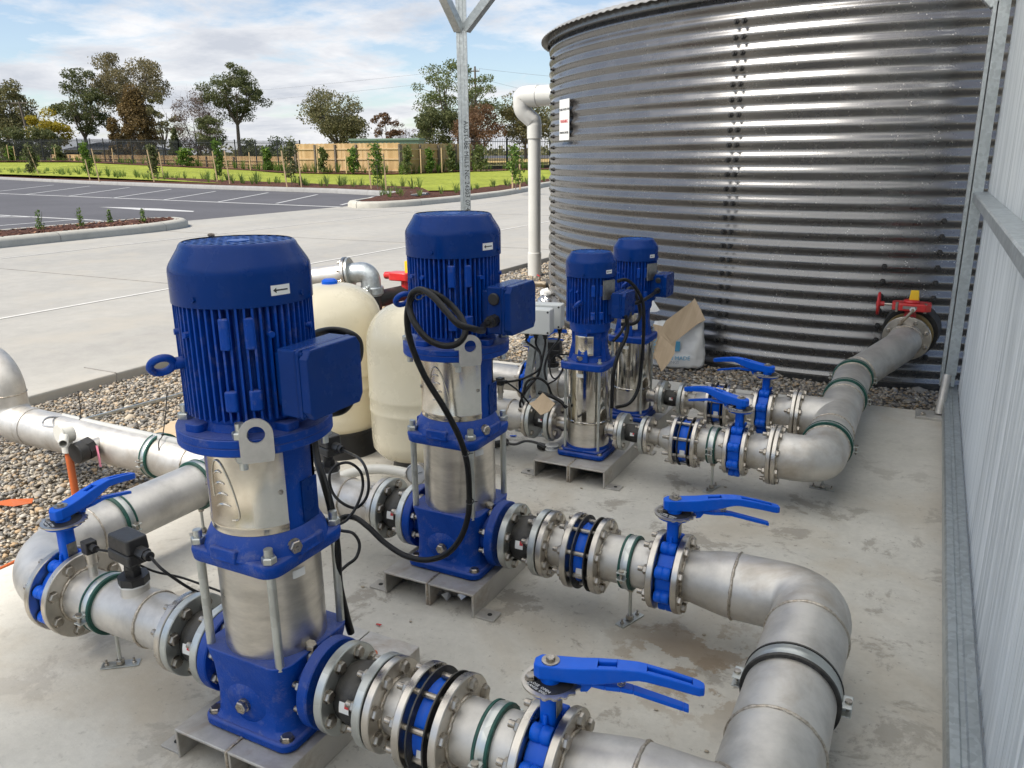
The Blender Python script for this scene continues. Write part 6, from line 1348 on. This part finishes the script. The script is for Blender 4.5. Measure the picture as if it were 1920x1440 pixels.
# ------------------------------------------------------------------ trees
def tree(name, px, py, d, hpx, wpx, leaf, lbl, seed, kind='round', n=5200, lsz=.16, trunk=.25, group='trees beyond the fences', cat='tree', base=None, lean=0, clumps=26, bare=0.0, csize=1.0):
    """px,py: foot of the tree in the photograph; d: distance; hpx/wpx: height and width of its crown in photo pixels"""
    rn = random.Random(seed); nr = np.random.RandomState(seed); s_ = d/CAM_F; H = hpx*s_; Wd = wpx*s_; o = at(px, py, d=d); n = int(n*1.7); lsz = lsz*.74
    if base is not None: o.z = base
    t = thing(name, o, lbl, cat, group); tb = MB(); tips = []
    limbs = []
    if kind == 'umbrella': zc, zh, low = .70, .32, .38
    elif kind == 'cone': zc, zh, low = .52, .52, .06
    elif kind == 'bush': zc, zh, low = .5, .5, .0
    elif kind == 'bare': zc, zh, low = .55, .45, .15
    else: zc, zh, low = .62, .40, .22
    cs = []
    for k in range(clumps):
        for _ in range(50):
            u = V((rn.uniform(-1, 1), rn.uniform(-1, 1), rn.uniform(-1, 1)))
            if .35 < u.length < 1: break
        zz_ = zc+u.z*zh; wf = 1.0
        if kind == 'cone': wf = max(1.05-zz_, .12)*1.15
        if kind == 'umbrella': wf = 1.0 if u.z > -.3 else .75
        cs.append((V((u.x*Wd*.44*wf+lean*zz_*H, u.y*Wd*.40*wf, H*zz_)), Wd*rn.uniform(.09, .17)*csize*(.7 if kind == 'cone' else 1)))
    r0 = trunk; fork = V((lean*H*low*.6, 0, H*max(low, .12)))
    tb.tube([V((0, 0, -.4)), fork*.5+V((rn.uniform(-.1, .1), 0, 0)), fork], [r0, r0*.8, r0*.65], 8)
    nl = 6 if kind != 'bush' else 4; arms = []
    for k in range(nl):
        g = 2*math.pi*k/nl+rn.random(); e = V((math.cos(g)*Wd*.2+lean*H*zc, math.sin(g)*Wd*.18, H*(zc+rn.uniform(-.05, .12)))); mid = fork.lerp(e, .5)+V((math.cos(g)*.05*Wd, math.sin(g)*.05*Wd, 0))
        arms.append((fork, mid, e)); tb.tube(spline([fork, mid, e], 4), [r0*.5*(1-i/9*.75) for i in range(9)], 6)
    for c, r in cs:
        a = min(arms, key=lambda q: (q[2]-c).length); st_ = a[1].lerp(a[2], rn.uniform(.2, 1)); tb.tube(spline([st_, st_.lerp(c, .5)+V((0, 0, -.04*H*rn.random())), c], 3), [r0*.16, r0*.14, r0*.12, r0*.1, r0*.08, r0*.06, r0*.05], 4)
        if bare:
            for _ in range(int(bare)):
                e = c+V((rn.gauss(0, 1), rn.gauss(0, 1), abs(rn.gauss(.6, .8))))*r*.9; tb.tube([c, c.lerp(e, .5)+V((0, 0, r*.1)), e], [r0*.07, r0*.05, r0*.02], 3)
    tb.build('trunk', M['twig'] if kind == 'bare' else M['bark'], t, smooth=50)
    per = n//len(cs); PT = []
    for c, r in cs:
        q = nr.normal(0, 1, (per, 3)); q /= np.linalg.norm(q, axis=1)[:, None]; q *= (nr.uniform(.25, 1, per)**.45)[:, None]
        PT.append(np.array(c)+q*r*np.array([1.15, 1.15, .72 if kind != 'cone' else 1.2])+nr.normal(0, r*.12, (per, 3)))
    PT = np.concatenate(PT); k = len(PT); sz = lsz*nr.uniform(.6, 1.5, k)
    a1 = nr.normal(0, 1, (k, 3)); a1 /= np.linalg.norm(a1, axis=1)[:, None]; a2 = np.cross(a1, nr.normal(0, 1, (k, 3))); a2 /= np.linalg.norm(a2, axis=1)[:, None]
    A = np.stack([PT-a1*sz[:, None], PT+a2*sz[:, None]*.55, PT+a1*sz[:, None], PT-a2*sz[:, None]*.55], 1)
    me = bpy.data.meshes.new('crown'); me.vertices.add(k*4); me.vertices.foreach_set('co', A.reshape(-1)); me.loops.add(k*4); me.loops.foreach_set('vertex_index', np.arange(k*4, dtype=np.int32))
    me.polygons.add(k); me.polygons.foreach_set('loop_start', np.arange(0, k*4, 4, dtype=np.int32)); me.polygons.foreach_set('loop_total', np.full(k, 4, dtype=np.int32)); me.update(); me.materials.append(M[leaf])
    cr_ = bpy.data.objects.new('crown', me); col.objects.link(cr_); cr_.parent = t
    return t
T = tree
T('gum_tree', 20, 290, 95, 132, 130, 'leaf_olive', 'olive green gum tree at the far left edge behind a wooden pole', 1, 'round', 7000, .17, clumps=34)
T('wattle_tree', 100, 292, 90, 80, 85, 'leaf_yellow', 'yellow leaved wattle tree at the left, low behind the black fence', 2, 'round', 3500, .15, .12)
T('dense_shrub', 20, 296, 86, 62, 90, 'leaf_dark', 'dark green shrub behind the black fence at the far left', 3, 'bush', 3500, .13, .1)
T('dense_shrub', 85, 297, 85, 56, 70, 'leaf_dark', 'dark green shrub below the yellow wattle tree', 33, 'bush', 3000, .13, .1)
T('evergreen_tree', 165, 294, 98, 152, 112, 'leaf_dark', 'tall dark green tree left of the bronze gum', 4, 'round', 6500, .15, .3, clumps=44, csize=.8)
T('gum_tree', 255, 293, 104, 176, 178, 'leaf_gum', 'tallest bronze leaved gum tree above the house', 5, 'umbrella', 10500, .15, .34, clumps=70, csize=.6)
T('casuarina_tree', 265, 300, 88, 136, 98, 'leaf_brown', 'rusty brown feathery casuarina in front of the bronze gum', 6, 'cone', 9000, .14, .2, clumps=56, csize=1.15)
T('casuarina_tree', 222, 304, 84, 80, 60, 'leaf_brown', 'smaller rusty brown casuarina left of the feathery one', 66, 'cone', 3200, .13, .12, clumps=20, csize=1.2)
T('grey_tree', 312, 298, 100, 112, 70, 'leaf_olive', 'thin grey green tree between casuarina and bare tree', 7, 'round', 2600, .14, .15, clumps=22, csize=.8)
T('bare_tree', 378, 302, 90, 122, 105, 'twig', 'leafless pinkish brown tree left of the umbrella shaped gum', 8, 'bare', 4200, .10, .14, clumps=46, bare=12, csize=.9)
T('cypress_bush', 333, 306, 72, 62, 34, 'leaf_dark', 'dark green bush close behind the black fence, below the bare tree', 9, 'cone', 2200, .11, .08, csize=1.5)
T('gum_tree', 452, 302, 92, 168, 140, 'leaf_dark', 'umbrella shaped dark green gum standing alone against the clouds', 10, 'umbrella', 8000, .13, .26, clumps=72, csize=.55)
T('dense_shrub', 398, 303, 86, 80, 60, 'leaf_dark', 'dark shrub at the foot of the umbrella shaped gum', 11, 'round', 2600, .13, .1)
T('dense_shrub', 470, 300, 100, 36, 50, 'leaf_dark', 'low dark shrub right of the umbrella shaped gum', 12, 'bush', 2000, .14, .08)
T('hedge', 530, 304, 92, 40, 90, 'leaf_mid', 'low green hedge behind the end of the black fence', 13, 'bush', 2600, .13, .06)
T('bushy_tree', 635, 300, 85, 118, 146, 'leaf_olive', 'broad dark olive tree above the left half of the timber fence', 14, 'round', 8500, .14, .3, clumps=40, csize=.95)
T('autumn_tree', 728, 296, 92, 82, 62, 'leaf_rust', 'small reddish brown autumn tree above the green cabinet', 15, 'round', 1900, .12, .1, clumps=20, csize=.75)
T('bare_tree', 760, 296, 95, 85, 50, 'twig', 'thin leafless tree right of the reddish autumn tree', 16, 'bare', 900, .07, .08, clumps=20, bare=9, csize=.8)
T('lacy_tree', 862, 296, 80, 164, 190, 'leaf_mid', 'large airy pale green tree behind the roof post', 17, 'round', 7500, .12, .3, clumps=80, csize=.5)
T('dense_shrub', 815, 302, 76, 92, 105, 'leaf_dark', 'dark green shrub at the left foot of the airy tree', 18, 'round', 4800, .13, .12)
T('autumn_shrub', 905, 300, 74, 92, 110, 'leaf_rust', 'rusty brown shrub in front of the airy tree, right of the roof post', 19, 'round', 4800, .12, .12, clumps=30)
T('dense_tree', 985, 300, 82, 122, 125, 'leaf_olive', 'grey green tree between roof post and downpipe', 20, 'round', 5600, .14, .2, clumps=30)
for k, (x, hh, w) in enumerate(((-120, 110, 160), (-230, 130, 180), (1090, 90, 130), (1200, 80, 140))): T('background_tree', x, 300, 100, hh, w, 'leaf_dark', ['dark tree beyond the fence past the left edge', 'dark tree farther past the left edge', 'dark tree hidden behind the water tank', 'farther dark tree hidden behind the water tank'][k], 50+k, 'round', 2500, .2)
# low far tree line closing the gaps
rn = np.random.RandomState(8); vv = []
for az in np.linspace(math.radians(68), math.radians(8), 130):
    dd = rn.uniform(125, 150); vv.append((-math.sin(az)*dd, math.cos(az)*dd, .8+rn.uniform(0, .7), rn.uniform(1.6, 3.0)))
PT = np.concatenate([np.array(v[:3])+rn.normal(0, 1, (260, 3))*np.array([v[3], v[3], v[3]*.27]) for v in vv]); k = len(PT)
a1 = rn.normal(0, 1, (k, 3)); a1 /= np.linalg.norm(a1, axis=1)[:, None]; a2 = np.cross(a1, rn.normal(0, 1, (k, 3))); a2 /= np.linalg.norm(a2, axis=1)[:, None]
A = np.stack([PT-a1*.3, PT+a2*.2, PT+a1*.3, PT-a2*.2], 1); me = bpy.data.meshes.new('distant_bush'); me.vertices.add(k*4); me.vertices.foreach_set('co', A.reshape(-1)); me.loops.add(k*4); me.loops.foreach_set('vertex_index', np.arange(k*4, dtype=np.int32)); me.polygons.add(k); me.polygons.foreach_set('loop_start', np.arange(0, k*4, 4, dtype=np.int32)); me.polygons.foreach_set('loop_total', np.full(k, 4, dtype=np.int32)); me.update(); me.materials.append(M['leaf_olive'])
ob = bpy.data.objects.new('distant_bush', me); col.objects.link(ob); tag(ob, 'low hazy line of bushland along the horizon behind all the fences', 'bushland', None, 'stuff')

# ------------------------------------------------------------------ young planting
def sapling(px, py, hpx, wpx, lbl, seed, d=None, leaf='leaf_fresh', top=.0):
    g = at(px, py, z=.25) if d is None else at(px, py, d=d); dd = (g-CAM_POS).dot(fw); s_ = dd/CAM_F; rn_ = random.Random(seed); nr = np.random.RandomState(seed); H = hpx*s_; Wd = wpx*s_
    t = thing('sapling', g, lbl, 'sapling', 'young planted trees'); tb = MB()
    tb.tube([(0, 0, -.05), (rn_.uniform(-.03, .03), 0, H*.5), (0, 0, H*.97)], [.016, .012, .006], 6); cs = []
    for k in range(16):
        z = H*(.22+.75*k/15+top); w = Wd*.5*(math.sin(min(max((k+1)/15, .12), .93)*math.pi)**.6)*rn_.uniform(.5, 1); a = rn_.random()*6.28; c = V((math.cos(a)*w*.7, math.sin(a)*w*.7, z)); cs.append(c); tb.tube([(0, 0, z-.08*H), c], [.005, .003], 4)
    tb.build('trunk', M['bark'], t, smooth=50); per = 34; PT = np.concatenate([np.array(c)+nr.normal(0, 1, (per, 3))*np.array([Wd*.14, Wd*.14, H*.055]) for c in cs]); k = len(PT); L = .055*max(1, dd/26)
    a1 = nr.normal(0, 1, (k, 3)); a1 /= np.linalg.norm(a1, axis=1)[:, None]; a2 = np.cross(a1, nr.normal(0, 1, (k, 3))); a2 /= np.linalg.norm(a2, axis=1)[:, None]
    A = np.stack([PT-a1*L, PT+a2*L*.45, PT+a1*L, PT-a2*L*.45], 1); mb = MB(); mb.v = [tuple(p) for p in A.reshape(-1, 3)]; mb.f = [[4*i, 4*i+1, 4*i+2, 4*i+3] for i in range(k)]
    mb.build('crown', M[leaf], t, smooth=0); return g, s_
def stake(px, py, hpx, lean, lbl):
    g = at(px, py, z=.25); s_ = (g-CAM_POS).dot(fw)/CAM_F; ob = MB().bar((0, 0, -.1), (lean*s_*rt.x, lean*s_*rt.y, hpx*s_), .045, .045).build('timber_stake', M['timber'], None, smooth=0); ob.location = g; tag(ob, lbl, 'stake', 'timber stakes beside saplings')
sp = [(62, 331, 55, 26, 'leaf_dark'), (165, 334, 62, 22, 'leaf_fresh'), (291, 336, 60, 24, 'leaf_dark'), (413, 340, 72, 22, 'leaf_fresh'), (547, 346, 80, 34, 'leaf_dark'), (708, 352, 78, 32, 'leaf_fresh'), (967, 352, 74, 30, 'leaf_fresh')]
pos = ['at the far left', 'second from the left', 'third from the left', 'in front of the end of the bare tree', 'at the left end of the timber fence', 'in front of the corner of the timber fence', 'between roof post and downpipe']
for k, (x, y, h_, w_, lf2) in enumerate(sp): sapling(x, y, h_, w_, 'young staked sapling, '+pos[k], 100+k, leaf=lf2)
for k, (x, y, h_, ln_, l_) in enumerate([(75, 331, 52, -14, 'right stake of the sapling at the far left'), (186, 337, 56, -6, 'right stake of the second sapling'), (169, 336, 36, -4, 'short left stake of the second sapling'), (308, 337, 50, -4, 'right stake of the third sapling'), (289, 339, 56, -6, 'left stake of the third sapling'), (431, 343, 58, -4, 'right stake of the fourth sapling'), (408, 341, 55, -4, 'left stake of the fourth sapling'), (538, 347, 62, -5, 'left stake of the sapling by the timber fence end'), (565, 347, 60, -2, 'right stake of the sapling by the timber fence end'), (696, 350, 62, -4, 'left stake of the sapling at the fence corner'), (724, 352, 62, -2, 'right stake of the sapling at the fence corner'), (961, 348, 62, 0, 'left stake of the sapling near the downpipe'), (975, 350, 64, -1, 'right stake of the sapling near the downpipe')]): stake(x, y, h_, ln_, l_)
for k, (x, y, h_, w_) in enumerate([(502, 323, 48, 20), (608, 325, 50, 20), (664, 326, 50, 22), (764, 327, 56, 24), (806, 324, 48, 20), (846, 323, 54, 20), (22, 304, 30, 16), (110, 306, 34, 22), (350, 313, 36, 34), (900, 320, 50, 34)]):
    dd = {502: 57, 608: 49.5, 664: 48.2, 764: 47.5, 806: 49.5, 846: 51, 22: 83, 110: 78, 350: 64, 900: 52}[x]
    sapling(x, y, h_, w_, 'leafy young shrub at the foot of the fence, '+['left of the timber fence', 'first in front of the timber fence', 'second in front of the timber fence', 'at the timber fence corner', 'first on the receding timber fence', 'beside the roof post', 'at the far left edge', 'left of the house', 'below the bare tree', 'right of the roof post'][k], 200+k, dd, ['leaf_fresh', 'leaf_mid'][k % 2], top=-.12)
for k, (x, y, hh) in enumerate([(18, 303, 30), (30, 303, 28), (106, 306, 28), (214, 309, 30), (342, 313, 34), (470, 319, 32), (597, 324, 50), (650, 325, 32), (790, 325, 44), (829, 323, 44)]):
    g = at(x, y, d={18: 82, 30: 82, 106: 77, 214: 71, 342: 64, 470: 58, 597: 49.4, 650: 48.3, 790: 49, 829: 50.6}[x]); s_ = (g-CAM_POS).dot(fw)/CAM_F; ob = MB().box((0, 0, hh*s_/2), (.06, .06, hh*s_)).build('timber_stake', M['timber'], None, smooth=0); ob.location = g; tag(ob, 'pale timber stake at the fence foot, '+['leftmost of all', 'next to the leftmost', 'left of the house', 'in front of the house', 'below the bare tree', 'right of the umbrella shaped gum', 'at the first dark post of the timber fence', 'at the second dark post of the timber fence', 'right of the timber fence corner', 'just left of the roof post'][k], 'stake', 'timber stakes along the fence')
def tufts(name, spots, lbl, h=.45, w=.2, nb=26, mt='leaf_tuft', kind='stuff', seed=1):
    rn_ = random.Random(seed); mb = MB()
    for (x, y, z, sc) in spots:
        for k in range(nb):
            a = rn_.random()*6.28; L = h*sc*rn_.uniform(.5, 1.15); o_ = w*sc*rn_.uniform(.2, 1); bx_ = .006*sc+.004; dx, dy = math.cos(a), math.sin(a); px_, py_ = -dy*bx_, dx*bx_
            p0 = V((x+dx*.03, y+dy*.03, z)); p1 = p0+V((dx*o_*.45, dy*o_*.45, L*.7)); p2 = p0+V((dx*o_, dy*o_, L*rn_.uniform(.75, 1))); s2 = V((px_, py_, 0))
            mb.add([p0-s2, p0+s2, p1+s2*.9, p1-s2*.9, p2], [[0, 1, 2, 3], [3, 2, 4]])
    ob = mb.build(name, M[mt], None, smooth=0); return tag(ob, lbl, 'ground cover', None, kind)
rn_ = random.Random(12); spots = []
kp = resample([V((a, b, 0)) for a, b in [(-75, 42), (-60.41, 37.6), (-43.2, 31.8), (-28.3, 27.4), (-20.4, 25.7), (-16.5, 24.4)]], 150)
for p in kp:
    for _ in range(3):
        if rn_.random() < .55: spots.append((p.x+rn_.uniform(-.6, .3), p.y+rn_.uniform(-.4, 1.5), z0(p.x)-.02, rn_.uniform(.5, 1.3)*(1.25 if rn_.random() < .2 else 1)))
kp = resample([V((a, b, 0)) for a, b in [(-14.9, 21.5), (-14.2, 18.6), (-13.3, 19.5), (-13.6, 24), (-14.8, 29), (-15.9, 34)]], 34)
for p in kp: spots.append((p.x+rn_.uniform(-.4, .2), p.y+rn_.uniform(-.3, .3), .17, rn_.uniform(.45, .95)))
spots = [q for q in spots if rn_.random() < .8]
tufts('strap_leaf_plants', spots, 'strappy green ground cover planted along the far mulch beds', .42, .32, 18)
spots = []
for i in range(len(FEN)-1):
    for k in range(26):
        p = FEN[i].lerp(FEN[i+1], rn_.random()); spots.append((p.x+rn_.uniform(-.2, .8), p.y-rn_.uniform(.3, 1.6), p.z, rn_.uniform(.6, 1.5)))
tufts('fence_foot_plants', spots, 'low leafy plants along the foot of the far fences', .6, .3, 22, 'leaf_fresh', seed=7)
for k, (x, y, h_) in enumerate([(76, 430, 36), (152, 424, 34), (207, 418, 26), (269, 416, 26), (-3, 436, 16)]):
    g = at(x, y, z=.15); s_ = (g-CAM_POS).dot(fw)/CAM_F; H = h_*s_; mb = MB(); rr = random.Random(300+k); t = thing('island_seedling', g, 'leafy seedling in the near kerbed island, '+['second from its left', 'third from its left, tallest', 'fourth from its left', 'nearest the rounded end', 'cut by the left photo edge'][k], 'seedling', 'seedlings on the near island')
    for q_ in range(7): a = rr.random()*6.28; e = V((math.cos(a)*H*.3*rr.random(), math.sin(a)*H*.3*rr.random(), H*rr.uniform(.55, 1))); mb.tube([(0, 0, -.02), e*.5, e], [.004, .003, .002], 4)
    mb.build('stem', M['leaf_mid'], t, smooth=0); lf3 = MB()
    for q_ in range(120):
        z = rr.random()**1.4; a = rr.random()*6.28; c = V((math.cos(a)*H*.28*(1-z*.6)*rr.random(), math.sin(a)*H*.28*(1-z*.6)*rr.random(), H*(z*.95+.03))); u = V((rr.gauss(0, 1), rr.gauss(0, 1), rr.gauss(0, 1))).normalized(); w = u.cross(V((rr.gauss(0, 1), rr.gauss(0, 1), 1))).normalized(); lf3.add([c-u*.022, c+w*.011, c+u*.022, c-w*.011], [[0, 1, 2, 3]])
    lf3.build('leaves', M['leaf_fresh'], t, smooth=0)
# bark chips on the near island and far bed
vs = []; mb = MB(); rr = random.Random(9)
for k in range(6500):
    x = rr.uniform(-14.1, -12.8); y = rr.uniform(5.5, 11.3)
    if y > 10.4 and x > -13.15: continue
    a = rr.random()*6.28; L = rr.uniform(.008, .028); w = L*rr.uniform(.3, .6); u = V((math.cos(a), math.sin(a), rr.uniform(-.5, .5)))*L; v2 = V((-math.sin(a), math.cos(a), rr.uniform(-.4, .4)))*w; c = V((x, y, .12+rr.uniform(0, .04))); mb.add([c-u-v2, c+u-v2, c+u+v2, c-u+v2], [[0, 1, 2, 3]])
chip = leafmat('bark_chips', (.06, .024, .014), (.14, .06, .035), (.30, .16, .09), 0.0)
ob = mb.build('bark_chips', chip, None, smooth=0); tag(ob, 'loose red brown bark chips over the near kerbed island', 'mulch', None, 'stuff')

# ------------------------------------------------------------------ power poles and wires
def pole(px, py, d, hpx, lbl, arms, lean=0):
    g = at(px, py, d=d); s_ = d/CAM_F; H = hpx*s_; t = thing('power_pole', g, lbl, 'power pole', 'wooden power poles')
    tp = V((lean*s_*rt.x, lean*s_*rt.y, H)); MB().tube([(0, 0, -.5), tp], [.17, .11], 10).build('pole', M['bark'], t); out = []
    for hz_, w_ in arms:
        c = tp*hz_; a = c-rt*w_*s_; b = c+rt*w_*s_; ar_ = MB().bar(a, b, .12, .12).build('crossarm', M['bark'], t, smooth=0)
        for q_ in (-1, -.45, .45, 1): MB().cyl(c+rt*w_*s_*q_*.95+V((0, 0, .06)), c+rt*w_*s_*q_*.95+V((0, 0, .28)), .05, n=8).build('insulator', M['grey_plastic'], ar_)
        out += [g+a+V((0, 0, .3)), g+b+V((0, 0, .3)), g+c+V((0, 0, .3))]
    return out
w1 = pole(66, 300, 92, 104, 'wooden power pole with one crossarm at the far left', [(.975, 15)], lean=-12)
w2 = pole(894, 298, 100, 162, 'wooden power pole with two crossarms right of the roof post', [(.95, 8), (.84, 12)])
def wire(a, b, sag, lbl):
    pts = [V(a).lerp(V(b), k/24)+V((0, 0, -sag*4*(k/24)*(1-k/24))) for k in range(25)]; ob = MB().tube(pts, .013, 4).build('power_line', M['grey_cable'], None); tag(ob, lbl, 'power line', 'overhead power lines')
wire(w2[0], at(-300, 215, d=170), 1.2, 'upper overhead line sagging left across the clouds from the right pole'); wire(w2[3], at(-300, 228, d=170), 1.4, 'lower overhead line sagging left across the clouds from the right pole')
wire(w2[1], at(1300, 150, d=130), .6, 'overhead line running right from the top crossarm behind the tank'); wire(w2[4], at(1300, 215, d=130), .8, 'overhead line running right from the lower crossarm behind the tank')
wire(w1[0], at(-300, 190, d=110), .5, 'short overhead line leaving the left pole out of the picture')
# yellowish road verge seen through the right hand fence
ob = struct(MB().add([at(900, 305, d=66), at(1060, 303, d=66), at(1060, 296, d=85), at(900, 297, d=85)], [[0, 1, 2, 3]]).build('verge', mat('dry_yellow_grass', (.5, .36, .13), (.4, .28, .1), rough=.9), None, smooth=0))
ob = struct(MB().add([at(900, 297, d=86), at(1060, 296, d=86), at(1060, 291, d=110), at(900, 292, d=110)], [[0, 1, 2, 3]]).build('road', M['asphalt'], None, smooth=0))
